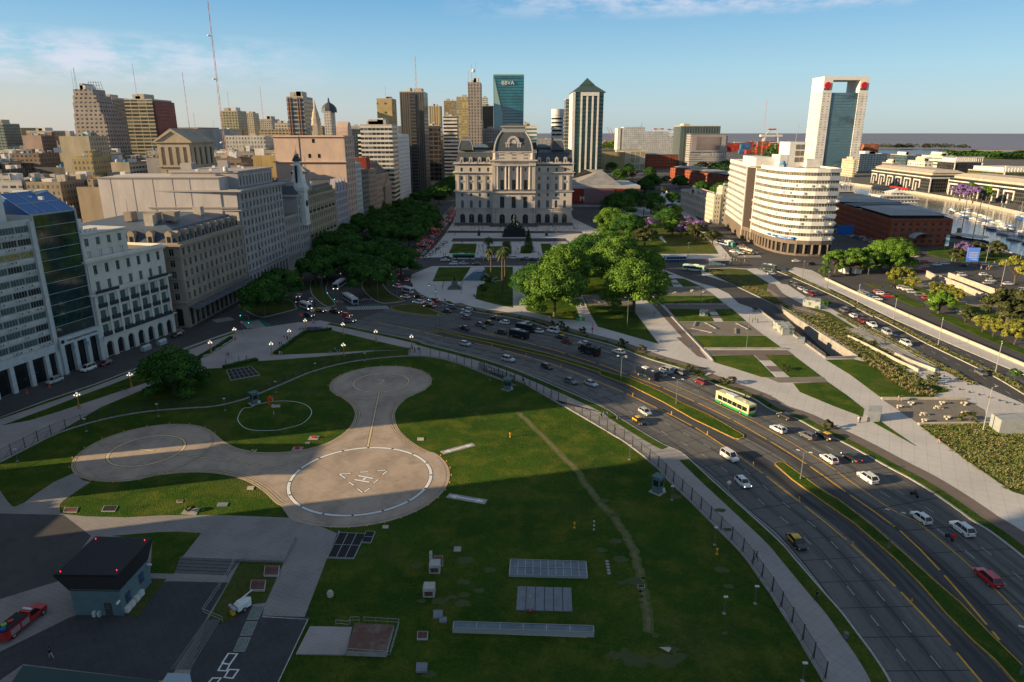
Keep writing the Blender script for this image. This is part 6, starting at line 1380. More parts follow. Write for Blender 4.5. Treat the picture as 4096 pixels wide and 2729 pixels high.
for nm,am,xl,xr,yt,Y,dep,aW,glass,kw in(('cream_block','cream stepped apartment block right of the portal tower',655,750,925,1080,40,(.55,.5,.37),(.12,.12,.1),dict(sx=4,sz=3.6,fx=.5,fz=.5)),('cream_block','long pale apartment row with green roof terraces',690,1060,868,1250,50,(.56,.53,.46),(.1,.12,.12),dict(sx=5,sz=3.6,fx=.55,fz=.5)),('mauve_block','mauve office with square windows behind the dark dock offices',1012,1165,955,1000,30,(.26,.18,.19),(.07,.07,.08),dict(sx=5,sz=4,fx=.55,fz=.5)),('blue_glass_block','dark blue glass block with roof antennas',1090,1330,880,1120,50,(.07,.1,.12),(.03,.06,.08),dict(sx=5,sz=4,fx=.8,fz=.7)),('terraced_block','white terraced office with dark square windows',1255,1500,940,900,40,(.66,.63,.56),(.05,.08,.08),dict(sx=5.5,sz=4,fx=.5,fz=.5)),('terraced_block','white upper terraces stepping back on the terraced office',1385,1700,890,960,50,(.62,.59,.52),(.06,.1,.1),dict(sx=60,sz=4.2,fx=1.1,fz=.45)),('framed_block','black office wrapped in a thin white frame',1535,1960,948,860,36,(.045,.04,.04),(.02,.02,.025),dict(sx=12,sz=4,fx=.93,fz=.86)),('olive_glass_block','olive mirror-glass office under a white colonnade roof',1820,2560,1045,740,60,(.1,.1,.03),(.03,.045,.02),dict(sx=3,sz=4.4,fx=.85,fz=.6,grough=.1))):
 r_,x0,x1,h=aj(nm,am,'E',xl,xr,yt,Y,dep,FM(am.split()[0]+am.split()[1],aW,glass,**kw),cat=d7 if'office'in am else dU,plant=4,side=True)
 if dR in nm or'framed'in nm:
  b=MB();n=14
  for k in range(n):xx=aa(x0,x1-1,k/(n-1));b.box(xx,xx+.6,Y-1,Y-.2,h+1,h+6)
  b.box(x0-.5,x1+.5,Y-1.2,Y+.2,h+6,h+7);b.box(x0+3,x1-3,Y+6,Y+dep-4,h+1.02,h+5);b.bd('colonnade',ah,r_)
  b=MB();b.box(x0-.6,x0+.4,Y-1,Y-.1,0,h);b.box(x1-.4,x1+.6,Y-1,Y-.1,0,h);b.bd('white_frame',ah,r_)
for am,P,h in(('dark dock office with maze-like white frame, nearer the portal tower',[(478,800),(520,800),(535,960),(492,960)],19),('dark dock office with maze-like white frame, nearer the right edge',[(478,640),(520,632),(528,770),(486,778)],18)):
 B=Bld('dock_office',am,d7,P,h,FM('dock',(.05,.05,.05),(.015,.018,.02),sx=3,sz=3.6,fx=.8,fz=.7),'dock offices',parapet=0);A_,C_=P[3],P[0];L=md(A_,C_);dd=((C_[0]-A_[0])/L,(C_[1]-A_[1])/L);n2=(dd[1],-dd[0])
 b=MB();F_=lambda u0,u1,z0_,z1_:b.pz([(A_[0]+dd[0]*u+n2[0]*v,A_[1]+dd[1]*u+n2[1]*v)for u,v in((u0,.02),(u0,.7),(u1,.7),(u1,.02))],z0_,z1_)
 F_(0,L,h-3.4,h-2.2);k=2
 while k<L-20:F_(k,k+1.4,0,h*.62);F_(k,k+15,h*.62,h*.62+1.4);F_(k+7,k+8.2,0,h*.5);F_(k+15.2,k+16.6,h*.2,h*.62+1.4);k+=24
 b.bd('ribbon_frame',ah,B.r);A_,C_=P[0],P[1];L=md(A_,C_);dd=((C_[0]-A_[0])/L,(C_[1]-A_[1])/L);n2=(dd[1],-dd[0]);b=MB();F_(0,L,h-3.4,h-2.2);F_(0,1.2,0,h-3.4);F_(L-1.2,L,0,h-3.4);F_(L/2,L/2+1.2,0,h-3.4);b.bd('ribbon_frame',ah,B.r)
 b=MB();P1=B.inset(3);P2=B.inset(9);b.pz(P1,h,h+2.6);b.fu(B.inset(2),h+2.65,P2,h+5.5);b.bd('attic_roof',an,B.r);B.done()
b=MB();b.rbn([(284,300),(284,375),(288,400),(292,419),(299,469),(318,700),(330,1060)],1.2,-3,.35);b.rbn([(452,1060),(472,845),(462,698),(440,594),(405,480),(372,400),(352,300)],.8,-3,.4);bj(b.bd('quay_wall',an),'weathered pale stone walls lining both sides of the marina basin','quay wall')
rc=RR(9);CC=[('red',(.45,.05,.03)),('rust',(.35,.12,.06)),(dS,(.05,.15,.32)),(dJ,(.55,.54,.5)),(dO,(.3,.3,.3))]
for k in range(110):
 x=rc.u(150,1230);y=rc.u(2250,3350)if x>500 else rc.u(3000,3650);nm_,c_=rc.choices(CC,[8,3,2,2,2])[0];b=MB();w_=rc.u(24,70);h_=rc.c([12,18,24,30])
 b.box(x-w_/2,x+w_/2,y-8,y+8,0,h_);al('container_stack',f'{nm_} stack of shipping containers in the distant port','container stack',b,facade_mat('containers_'+nm_,c_,tuple(q*.6 for q in c_),sx=12.5,sz=5,fx=.94,fz=.9,roof=c_,grough=.8),'container stacks of the distant port')
CRW=ab('crane_white',(.62,.6,.57));CRR=ab('crane_red',(.42,.08,.05))
def by(label,c,x,yt,Y,s):
 xa,_,za=aF(c,x,yt,Y);r_=ag('gantry_crane',label,'crane',(xa,Y,0),'harbour gantry cranes');b=MB();h=za
 for bM in(-1,1):
  for dy in(0,18):b.tu((xa+bM*s*.5,Y+dy,0),(xa+bM*s*.34,Y+dy,h*.62),s*.045,s*.045,4)
 b.tu((xa-s*.45,Y,h*.3),(xa+s*.45,Y,h*.3),s*.04,s*.04,4);b.bd('legs',CRW,r_)
 b=MB();b.box(xa-s*.6,xa+s*.6,Y-3,Y+20,h*.6,h*.7);b.tu((xa-s*.35,Y,h*.7),(xa,Y,h),s*.03,s*.03,4);b.tu((xa+s*.35,Y,h*.7),(xa,Y,h),s*.03,s*.03,4);b.bd('boom',CRW,r_);b=MB();b.box(xa-s*.22,xa+s*.22,Y-2,Y+3,h*.93,h*1.);b.bd('apex',CRR,r_)
by('white gantry crane nearest the hospital block','D',615,297,3300,105);by('white gantry crane left of the billboard office','D',755,303,3400,100);by('gantry crane half hidden by the billboard office','D',795,300,3450,60);by('lone white gantry crane over the containers right of the billboard office','D',1802,300,3000,75)
for x,yt in((72,285),(105,290),(440,245)):
 xa,_,za=aF('D',x,yt,2900);b=MB();b.tu((xa+40*(1 if x<400 else-.6),2900,10),(xa,2900,za),2.2,1.2,4);b.tu((xa+40*(1 if x<400 else-.6),2900,0),(xa+40*(1 if x<400 else-.6),2900,40),4,3,4);al('jib_crane',{72:'thin red-white jib crane just right of the pyramid-topped tower',105:'second thin jib crane, leaning the same way',440:'jib crane leaning right above the hospital block'}[x],'crane',b,MRW,'jib cranes of the port')
def ao(n,c,c2):return ab(n,c,col2=c2,rough=.75,scale=.35,spec=.2,det=3)
LF={d9:[ao('leaf_dark_a',(.025,.085,.009),(.04,.115,.014)),ao('leaf_dark_b',(.045,.125,.014),(.07,.165,.022)),ao('leaf_dark_c',(.012,.045,.006),(.02,.065,.008))],'lime':[ao('leaf_lime_a',(.06,.135,.012),(.09,.18,.02)),ao('leaf_lime_b',(.1,.2,.02),(.15,.26,.03)),ao('leaf_lime_c',(.03,.075,.008),(.05,.1,.012))],'purple':[ao('blossom_a',(.2,.12,.34),(.28,.17,.44)),ao('blossom_b',(.13,.08,.22),(.2,.13,.32)),ao('leaf_under',(.05,.06,.04),(.08,.08,.06))],dR:[ao('leaf_olive_a',(.045,.055,.018),(.065,.075,.026)),ao('leaf_olive_b',(.07,.085,.028),(.1,.11,.04)),ao('leaf_olive_c',(.02,.028,.01),(.035,.045,.015))],d3:[ao('leaf_yel_a',(.15,.16,.02),(.22,.22,.035)),ao('leaf_yel_b',(.2,.21,.035),(.27,.26,.05)),ao('leaf_yel_c',(.07,.085,.015),(.11,.12,.02))]}
dl=ab('bark',(.1,.075,.055),var=.4,scale=3)
def crown(seed,R,Hh,nb,per,leaf,flat=.45,drop=.25,spread=1.):

 r=RR(seed);b=MB();V=b.v;Fc=b.f;Mi=b.m
 bL=[]
 for i in range(nb):
  a=r.random()*2*pi;t=math.sqrt(r.random());z=(1-t*t*.75)*Hh*(.62+.38*r.random())if r.random()<.7 else Hh*r.u(-drop,.5)
  rad=R*(t*.86 if z>0 else .82*t+.1);br=R*r.u(.17,.3)*spread;bL.append((rad*cos(a),rad*sin(a),z,br,r.choices([0,1,2],[5,3,2.4])[0]))
 for bx_,by_,bz_,br,mi in bL:
  for k in range(per):
   u=r.u(-.55,1);ph=r.random()*2*pi;s_=math.sqrt(max(0,1-u*u));q=br*(.72+.32*r.random())
   n=Vector((s_*cos(ph),s_*sin(ph),u*.8+.15));p=Vector((bx_,by_,bz_))+Vector((n.x*q,n.y*q,n.z*q*.8))
   nn=(n+Vector((r.u(-1,1),r.u(-1,1),r.u(-.6,1)))*.55).normalized();t1=nn.orthogonal().normalized();t2=nn.cross(t1);c,s2=cos(ph*3),sin(ph*3);A=(t1*c+t2*s2)*leaf*r.u(.6,1.25);Bv=(t2*c-t1*s2)*leaf*r.u(.4,.8)
   i=len(V);V.extend([tuple(p-A),tuple(p+Bv),tuple(p+A),tuple(p-Bv)]);Fc.append((i,i+1,i+2,i+3));Mi.append(mi if r.random()<.8 else r.randrange(3))
 return b,bL
TP={}
def au(key,kind,R,Hc,bk,seeds,nb=38,per=110,leaf=.5,trunk_r=.45,**kw):
 L=[]
 for sd in seeds:
  b,bL=crown(sd,R,Hc,nb,per,leaf,**kw);cm=b.mesh('crown',LF[kind]);r=RR(sd);t=MB();zf=bk*.62
  t.tu((0,0,0),(r.u(-.3,.3),r.u(-.3,.3),zf),trunk_r*1.25,trunk_r*.8,7)
  for bx_,by_,bz_,br,mi in bL[:9]:m_=(bx_*.45,by_*.45,zf+(bk+bz_*.5-zf)*.55);t.tu((0,0,zf-.2),m_,trunk_r*.5,trunk_r*.3,5);t.tu(m_,(bx_*.9,by_*.9,bk+bz_*.75),trunk_r*.3,trunk_r*.08,4)
  L.append((cm,t.mesh('trunk',dl),bk))
 TP[key]=L
au('big',d9,9.6,6.6,7.8,(1,2,3),nb=85,per=180,leaf=.42,drop=.5)
au(ep,'lime',12.,9.,9.6,(4,5),nb=150,per=210,leaf=.38,trunk_r=.55,drop=.6)
au(dV,d9,12.,8.6,8.4,(6,),nb=140,per=190,leaf=.38,trunk_r=.55,drop=.5)
au('near',d9,6.6,5.2,3.6,(7,),nb=90,per=260,leaf=.26,trunk_r=.3,drop=.62)
au(d4,'lime',5.5,4.6,5.,(8,9),nb=55,per=140,leaf=.36,drop=.6)
au('jaca','purple',6.2,4.4,6.,(10,11),nb=44,per=110,leaf=.36,drop=.3)
au(dR,dR,5.8,4.8,4.2,(12,13),nb=44,per=120,leaf=.34,drop=.5)
au(d3,d3,3.8,3.,3.2,(14,15),nb=32,per=110,leaf=.28,drop=.4,trunk_r=.2)
au(eV,d9,1.9,1.6,2.,(16,),nb=22,per=90,leaf=.2,drop=.4,trunk_r=.1)
au('bush',dR,1.,1.2,.35,(17,18),nb=14,per=70,leaf=.16,drop=.3,trunk_r=.05)
rt=RR(77)
def aZ(key,x,y,s=1.,label='',group=None,name='tree',sz=None,cat='tree'):
 cm,tm,bk=TP[key][rt.randrange(len(TP[key]))];r=ag(name,label,cat,(x,y,0),group,rt.random()*6.28);sz=sz or s
 c=aH('crown',cm,r,(0,0,bk*sz),0,(s,s,sz));t=aH('trunk',tm,r,(0,0,0),0,(s,s,sz));return r
def a7(key,c,x,y,s=1.,label='',group=None,**k):
 p=g(c,x,y);return aZ(key,p[0],p[1],s,label,group,**k)
G1='dark round-crowned trees of the left avenue'
for x,y,am in((860,470,'broad dark tree nearest the spired building'),(760,520,'dark tree overhanging the left lane beneath the grand office'),(1010,330,'domed dark tree left of the bus lanes'),(900,330,'dark tree behind the nearest broad one'),(1130,420,'dark tree at the right rim of the front clump'),(1000,480,'low front tree of the clump over the shaded lane'),(1250,600,'dark tree standing alone between bus lanes and island'),(1230,520,'small-crowned neighbour above the lone island tree'),(1420,420,'dark tree left of the queueing cars'),(1330,360,'dark tree behind the one beside the queue'),(1500,470,'outer dark tree closest to the traffic queue')):
 p=g('G',x,y,11);aZ('big',p[0],p[1],rt.u(.88,1.05),am,G1)
pl=[(1080,230),(1180,180),(1290,200),(1400,250),(1520,280),(1610,260),(1120,130),(1250,110),(1370,150),(1480,180),(1590,190),(1680,200),(1330,60),(1440,80),(1540,110),(1640,120),(1730,130),(1790,150),(1500,30),(1600,40),(1690,60),(1760,80),(1560,350)]
for k,(x,y)in enumerate(pl):
 if k%6==4:continue
 p=g('G',x-38,y,11);aZ('big',p[0],p[1],rt.u(.85,1.1),'dark tree in the dense double row between the left facades and the queue',G1+' rear rows')
for k in range(20):
 y=640+k*24;x=-85+.04*(y-640)+(k%2)*14;aZ('big',x,y,rt.u(.85,1.05),'dark tree in the receding avenue left of the palace','receding avenue trees')
for x,y,am in((320,800,'large dark tree in front of the scaffolded arcade, the nearer of two'),(470,690,'dark tree just behind the one by the scaffolding')):
 p=g('G',x,y,9);aZ('big',p[0],p[1],.92,am,'pair of trees by the scaffolding')
a7('near','K',1500,480,1.3,'dense dark bush-like tree hiding the path at the left of the heliport lawn')
for key,x,y,s,sz,am in((ep,1108,895,.95,1.,'tall fine-leaved tree with a bare trunk at the front of the left park clump'),(dV,940,760,.8,.86,'dark tree at the left shoulder of the park clump'),(ep,1190,690,.95,1.02,'sun-touched tree behind the front one of the left clump'),(dV,1330,560,1.,1.,'dark tree between the two park clumps'),(ep,1785,860,1.05,1.02,'great spreading tree with forked trunk at the front of the right clump'),(ep,1640,640,1.12,1.15,'bright lime-crowned tree towering behind the forked one'),(ep,1850,640,.85,.9,'right shoulder tree of the bright clump'),(dV,1420,470,1.05,.95,'dark flat tree far behind the left clump'),(dV,1590,420,.9,.9,'dark tree peeping over the bright clump')):
 a7(key,'H',x,y,s,am,'great park trees',sz=sz)
for key,c,x,y,z,s,am in((dV,'D',190,1080,12,1.15,'dark billowing tree nearest the exhibition hall'),(dV,'D',330,1010,12,1.05,'dark tree behind the one by the exhibition hall'),(dV,'D',540,1040,12,1.,'dark tree in front of the white tents'),(ep,'D',130,1260,12,1.,'broad mottled tree at the plaza corner'),(dV,'D',300,1300,11,1.,'broad tree right of the plaza corner tree'),(d4,'D',640,1100,12,1.25,'bright lime tree in front of the tents'),(d4,'D',790,1090,12,1.15,'second bright lime tree, beside the cream house'),(dV,'D',720,1200,11,.85,'green tree under the two bright lime ones'),(d4,'D',760,1300,8,1.1,'green tree between the jacarandas'),(dR,'D',470,1440,5,1.3,'dark olive tree on the lawn below the mauve one'),(dR,'D',1010,1400,5,1.25,'dark olive tree near the white trucks'),(dR,'D',1180,1430,5,1.,'olive tree at the foot of the curved office'),(dV,'D',540,830,12,1.,'dark tree beyond the tents'),(dV,'D',470,860,12,.9,'dark tree between hall and tents'),(dV,'D',760,990,10,.7,'round dark tree right of the tents'),(dR,'D',340,760,9,1.,'olive tree by the glass pavilion'),(dR,'D',700,790,10,1.1,'dark tree in front of the brick warehouse row'),(dV,'D',120,690,9,.9,'dark tree right of the pyramid-topped tower')):
 p=g(c,x,y,z);aZ(key,p[0],p[1],s,am,'park trees right of the palace')
for x,y,s,am in((520,1250,1.,'mauve jacaranda in shade among the park trees'),(900,1240,1.,'large purple jacaranda beside the cream house'),(1040,1280,.95,'purple jacaranda nearest the curved office'),(860,1300,.8,'faded jacaranda low in front of the large one')):
 p=g('D',x,y,9);aZ('jaca',p[0],p[1],s,am,fw,name='jacaranda')
p=g('J',1350,350,5);aZ('jaca',p[0],p[1],.8,'jacaranda by the marina lawn',fw,name='jacaranda')
for x,y in((1760,1230),(1880,1255)):p=g('E',x,y,8);aZ('jaca',p[0],p[1],1.5,'jacaranda on the far quay beside the dock offices',fw,name='jacaranda')
for x,y,s in((1860,1210,1.6),(2010,1230,1.4),(2080,1230,1.7),(2200,1240,1.1)):p=g('E',x,y,8);aZ(d4,p[0],p[1],s,'leafy tree on the far quay below the olive glass block','far quay trees')
for k in range(34):
 x,y=rt.u(85,225),rt.u(560,1150)
 if y<740 and x<210:continue
 aZ(dV if k%3 else dR,x,y,rt.u(.7,1.05),'dark roadside tree between exhibition hall and brick warehouses','dark trees of the port road')
for x,y,s in((300,700,1),(1000,700,.9),(1350,660,1)):p=g('D',x,y,9);aZ(d4,p[0],p[1],s*1.5,'round tree in front of the glass pavilion or brick warehouses','trees before the warehouses')
for key,x,y,z,s,am in((d4,120,430,8,1.15,'leftmost tree of the sunlit row by the kiosk'),(d4,270,420,9,1.25,'second tree of the sunlit row by the kiosk'),(d4,420,410,9,1.25,'middle tree of the sunlit row by the kiosk'),(ep,700,330,12,.82,'tallest tree of the sunlit row, at its right end'),(d4,560,330,11,1.4,'high tree before the tallest one'),(d4,640,470,6,1.1,'low tree under the tallest one'),(d4,0,560,3,.5,'small bright tree at the crossing'),(d3,680,600,4,1.1,'yellow-green tree by the parking entrance'),(d3,780,610,4,1.2,'second yellow-green tree by the parking entrance'),(d3,850,680,3,.9,'yellow tree left of the leafless one'),(d3,1050,740,5,1.2,'yellow tree over the red hatchback'),(d3,1200,750,5,1.15,'yellow-green tree right of the one over the red hatchback'),(d3,1270,800,4,1.,'yellow-green tree at the end of the parked cars'),(d4,1110,880,4,.9,'green tree at the tip of the lawn island'),(dR,1270,400,4,.8,'green tree by the marina lawn lamp'),(dR,1460,350,4,.85,'olive tree on the marina lawn'),(dR,1640,360,4,1.,'wide olive tree at the water edge'),(d3,1850,580,5,2.,'large yellow-green tree cut by the right edge'),(d3,1540,1050,4,1.,'thin olive-yellow tree on the long lawn'),(d3,1640,1090,4,1.,'thin tree beside the other on the long lawn'),(dR,1780,980,4,1.5,'dark olive tree above the bright corner tree'),(dR,1700,950,4,1.2,'dark tree left of the one above the bright corner tree'),(d3,1850,1160,4,1.3,'bright yellow tree near the right edge'),(dR,1360,1000,2,.55,'small brown-olive tree by the parked sedan')):
 p=g('J',x,y,z);aZ(key,p[0],p[1],s,am,'trees of the right-hand roadsides')
a7(eV,'Q',1915,395,1.,'young upright green tree beside the twin road');a7(eV,'H',520,640,1.5,'small round park tree nearer the glass shell',group='small park trees');a7(eV,'H',490,715,1.35,'small round park tree at the lawn tip',group='small park trees')
a7(eV,'I',1690,940,1.1,'bush by the creeper-covered cabin');a7('bush','O',1790,320,1.3,'lone yellow shrub on the small lawn',cat=eq,name=eq)
for c,x,y,s in(('O',220,85,1.7),('O',405,140,1.6),('O',860,315,1.3),('O',1180,440,1.2),('O',1260,450,1.6),('H',1350,1035,1.5),('H',1215,1015,1.1),('H',1160,985,1.5),('H',1090,965,1.2),('Q',250,825,1.5),('I',1010,955,1.),('Q',1195,400,1.8),('Q',1040,480,1.8),('Q',1500,760,1.9),('Q',650,70,1.2),('J',470,1290,1.2),('J',480,1100,1.2)):
 a7('bush',c,x,y,s,'loose olive shrub of the verges and grass beds','verge shrubs',name=eq,cat=eq)
rs=RR(5)
for k in range(26):
 p=KF[int(aa(idx(KF,g('H',300,830)),idx(KF,g('O',1600,660)),k/25))];q=offset(KF,-1.3)[min(range(len(KF)),key=lambda i:md(KF[i],p))];aZ('bush',q[0]+rs.u(-.5,.5),q[1],rs.u(.45,.7),'low tuft in the strip beside the avenue','low tufts along the avenue',name=eq,cat=eq)
def cV(c,x,y,h,am):
 p=g(c,x,y);r=ag('conifer',am,'tree',(*p,0));rc_=RR(3);b=MB()
 for k in range(2600):
  t=rc_.random()**.8;z=.8+t*(h-.8);rad=(1-t)*h*.36*(.5+.5*rc_.random())+.1;a=rc_.random()*6.28;q=Vector((p[0]+rad*cos(a),p[1]+rad*sin(a),z-.25*rad));d_=Vector((cos(a),sin(a),-.35))*.5;s_=Vector((-sin(a),cos(a),0))*.16
  i=len(b.v);b.v+=[tuple(q-d_),tuple(q+s_),tuple(q+d_),tuple(q-s_)];b.f.append((i,i+1,i+2,i+3));b.m.append(rc_.randrange(3))
 b.bd('crown',LF[d9][::-1],r);t_=MB();t_.tu((*p,0),(*p,h),.25,.05,6);t_.bd('trunk',dl,r)
cV('H',885,340,13,'dark spiky conifer beside the bronze monument')
PALM=[ab('palm_frond_a',(.05,.075,.025)),ab('palm_frond_b',(.09,.1,.045)),ab('palm_dry',(.14,.1,.05))]
def palm(c,x,y,ztop,am):
 p=g(c,x,y);h=ztop;r=ag('palm',am,'palm tree',(*p,0),'park palms');b=MB();b.tu((*p,0),(p[0],p[1],h*.5),.42,.32,8);b.tu((p[0],p[1],h*.5),(p[0]+.1,p[1],h),.32,.36,8);b.bd('trunk',dl,r);b=MB();rp=RR(int(x))
 for k in range(70):
  a=rp.random()*6.28;el_=rp.u(-.5,1.25);L_=rp.u(2.6,3.6);av=[]
  for j in range(6):t=j/5;av.append((p[0]+cos(a)*L_*t*cos(el_*(1-t*.6)),p[1]+sin(a)*L_*t*cos(el_*(1-t*.6)),h+L_*(sin(el_)*t-1.*t*t)))
  for j in range(5):
   w0,w1=.38*sin(pi*(j/5*.8+.15)),.38*sin(pi*((j+1)/5*.8+.15));s_=(-sin(a),cos(a));i=len(b.v)
   for(q,w2)in((av[j],w0),(av[j+1],w1)):b.v+=[(q[0]+s_[0]*w2,q[1]+s_[1]*w2,q[2]-w2*.5),(q[0],q[1],q[2]),(q[0]-s_[0]*w2,q[1]-s_[1]*w2,q[2]-w2*.5)]
   b.f+=[(i,i+1,i+4,i+3),(i+1,i+2,i+5,i+4)];b.m+=[0 if el_>0 else(1 if el_>-.3 else 2)]*2
 b.bd('fronds',PALM,r)
def zat(c,xb,yb,xt,yt):X_,Y_=g(c,xb,yb);return aF(c,xt,yt,Y_)[2]
for xb,yb,xt,yt,am in((567,600,562,320,'left palm of the front pair, its crown against the far crossing road'),(662,705,670,330,'tallest palm, nearest, on the lawn with two small trees'),(685,590,690,310,'palm half hidden behind the tallest one'),(545,345,545,225,'palm at the near plaza lawn'),(700,350,700,255,'palm by the dark conifer')):
 palm('H',xb,yb,zat('H',xb,yb,xt,yt),am)
palm('D',455,1230,13,'feathery sunlit palm among the trees right of the palace')
def cd(name,P,n,h,key,sm):
 r=RR(len(P)+n);b=MB();xs=[p[0]for p in P];ys_=[p[1]for p in P]
 def dn(x,y):
  c=False
  for i in range(len(P)):
   a,e=P[i],P[i-1]
   if(a[1]>y)!=(e[1]>y)and x<(e[0]-a[0])*(y-a[1])/(e[1]-a[1])+a[0]:c=not c
  return c
 m=0
 while m<n:
  x,y=r.u(min(xs),max(xs)),r.u(min(ys_),max(ys_))
  if not dn(x,y):continue
  m+=1;R_=r.u(6,11)*sm;hh=h*r.u(.7,1.15);mi=r.randrange(3)
  for k in range(90):
   u=r.u(-.1,1);ph=r.random()*6.28;s_=math.sqrt(1-u*u);q=Vector((x+R_*s_*cos(ph),y+R_*s_*sin(ph),hh*.45+u*hh*.55));t1=Vector((r.u(-1,1),r.u(-1,1),r.u(-.5,.5))).normalized()*R_*.16;t2=Vector((-t1.y,t1.x,r.u(-1,1)*R_*.1));i=len(b.v);b.v+=[tuple(q-t1),tuple(q+t2),tuple(q+t1),tuple(q-t2)];b.f.append((i,i+1,i+2,i+3));b.m.append(mi)
 bj(b.bd(name,LF[key]),kind=eS)
cd(eH,[(170,1420),(420,1500),(420,1680),(170,1700)],110,16,'lime',1.2)
cd(eH,[(180,2300),(520,2400),(520,2700),(180,2600)],50,34,'lime',2.)
cd(eH,[(1240,1780),(3000,1720),(3000,2010),(1700,1990),(1250,2080)],520,15,d9,2.4)
cd(eH,[(1350,2920),(1900,2850),(1900,2990),(1350,3020)],60,20,dR,1.6)
cd(eH,[(340,1130),(440,1180),(430,1420),(350,1450)],40,14,d9,1.)
cd(eH,[(560,1500),(700,1500),(700,1650),(560,1650)],26,38,d9,1.6)
def b5(c,av,w_,h,am,m=d9):
 P=smooth(gs(c,av),4);r_=RR(len(av));b=MB();b.rbn(P,w_*.8,H1,H1+h*.85,2)
 for i in range(len(P)-1):
  for k in range(int(md(P[i],P[i+1])*60)+8):
   t=r_.random();o=r_.u(-w_/2,w_/2);dx,dy=P[i+1][0]-P[i][0],P[i+1][1]-P[i][1];l=math.hypot(dx,dy)or 1;z=H1+h*(1 if r_.random()<.5 else r_.random())
   q=Vector((P[i][0]+dx*t-dy/l*o,P[i][1]+dy*t+dx/l*o,z));a=Vector((r_.u(-1,1),r_.u(-1,1),r_.u(-1,1)))*.14;e=Vector((-a.y,a.x,r_.u(-.1,.1)));j=len(b.v);b.v+=[tuple(q-a),tuple(q+e),tuple(q+a),tuple(q-e)];b.f.append((j,j+1,j+2,j+3));b.m.append(r_.randrange(3))
 al('hedge',am,'hedge',b,LF[m],'clipped hedges of the plaza')
b5('G','425 1325 560 1230 685 1140',1.2,.7,'hedge along the left side of the triangular plaza lawn');b5('G','685 1140 800 1130 912 1114',1.4,.7,'hedge capping the far tip of the triangular plaza lawn');b5('F','1368 1290 1500 1215 1612 1140',1.3,.7,'long hedge between cobbled plaza and the street-side lawn');b5('K','1915 268 2060 232 2200 198',2.2,.7,'ribbed planting bed above the dark grating')
p=g('G',760,1110);b=MB();du=RR(1)
for k in range(900):q=Vector((p[0]+du.gauss(0,2.2),p[1]+du.gauss(0,.9),H1+du.u(.1,.7)));a=Vector((du.u(-1,1),du.u(-1,1),du.u(-1,1)))*.16;e=Vector((-a.y,a.x,.05));j=len(b.v);b.v+=[tuple(q-a),tuple(q+e),tuple(q+a),tuple(q-e)];b.f.append((j,j+1,j+2,j+3));b.m.append(du.randrange(3))
al('flower_bed','low bed of violet flowers at the tip of the triangular lawn','flower bed',b,LF['purple'])
STRAW=[ab('straw_a',(.27,.235,.11)),ab('straw_b',(.19,.2,.07)),ab('straw_c',(.13,.17,.04))]
def aE(P,dens,h,bias=(4,4,3),rad=.55):
 r=RR(int(dens*97)+len(P));b=MB();xs=[p[0]for p in P];ys_=[p[1]for p in P];A_=abs(sum(P[i][0]*P[i-1][1]-P[i-1][0]*P[i][1]for i in range(len(P))))/2;n=int(A_*dens);m=0;db=0
 while m<n and db<n*12:
  db+=1;x,y=r.u(min(xs),max(xs)),r.u(min(ys_),max(ys_));c=False
  for i in range(len(P)):
   a,e=P[i],P[i-1]
   if(a[1]>y)!=(e[1]>y)and x<(e[0]-a[0])*(y-a[1])/(e[1]-a[1])+a[0]:c=not c
  if not c:continue
  m+=1;mi=r.choices([0,1,2],bias)[0];hh=h*r.u(.6,1.2)
  for k in range(22):
   a=r.random()*6.28;o=r.random()*rad*1.6;q=(x+cos(a)*o*.4,y+sin(a)*o*.4,H1);e=(x+cos(a)*o*1.5,y+sin(a)*o*1.5,H1+hh*(1-.5*o));w_=.07;j=len(b.v);b.v+=[(q[0]-sin(a)*w_,q[1]+cos(a)*w_,q[2]),(q[0]+sin(a)*w_,q[1]-cos(a)*w_,q[2]),(e[0]+sin(a)*w_*1.6,e[1]-cos(a)*w_*1.6,e[2]),(e[0]-sin(a)*w_*1.6,e[1]+cos(a)*w_*1.6,e[2])];b.f.append((j,j+1,j+2,j+3));b.m.append(mi if k%3 else(k+mi)%3)
 bj(b.bd('ornamental_grass',STRAW),kind=eS)
aE(gs('Q','545 190 640 175 700 200 900 320 1050 400 1230 480 1200 535 1030 540 850 420 620 262'),1.,.8,(6,3,1))
aE(gs('Q','700 150 1360 490 1230 480 1050 400 860 300'),.35,.5,(1,3,4));aE(gs('Q','1075 795 1650 772 1780 872 2200 890 2300 1500 1900 1380 1500 1105'),2.,.45,(2,4,6));aE(gs('I','500 560 600 555 1000 720 1100 760 1400 960 1250 890 1010 790 760 676'),1.1,.5,(5,4,2));aE(gs('I','1400 960 2000 1250 2170 1390 2010 1390 1500 1080 1300 950'),.8,.6,(3,4,3));aE(gs('I','1400 975 1720 1010 2171 1260 2500 1445 2171 1385'),.45,.5,(3,5,3))
aE([(p[0]-.8,p[1])for p in MR]+[(p[0]+.9,p[1])for p in MR[::-1]],1.6,.5,(2,5,3));aE(gs('J','130 990 500 1160 830 1330 1300 1568 1240 1568 800 1345 450 1180 130 1000'),2.2,.5,(4,4,3));aE(gs('Q','960 105 1300 280 1590 430 1590 450 1280 300 960 125'),2.2,.5,(4,4,3))
for x,y,s in((-124,101,.7),(-129,112,.6)):aZ('big',x,y,s,'dark tree outside the left edge between government house and street','trees by the government house')
c6=ab('car_paint',(.5,.5,.5),rough=.3,spec=.6,objcol=True,coat=.6);ce=ab('tyre',(.02,.02,.02),rough=.9);cN=ab('rim',(.4,.4,.4),rough=.4,metal=.5);dB=ab('car_glass',(.012,.016,.02),rough=.08,spec=.9)
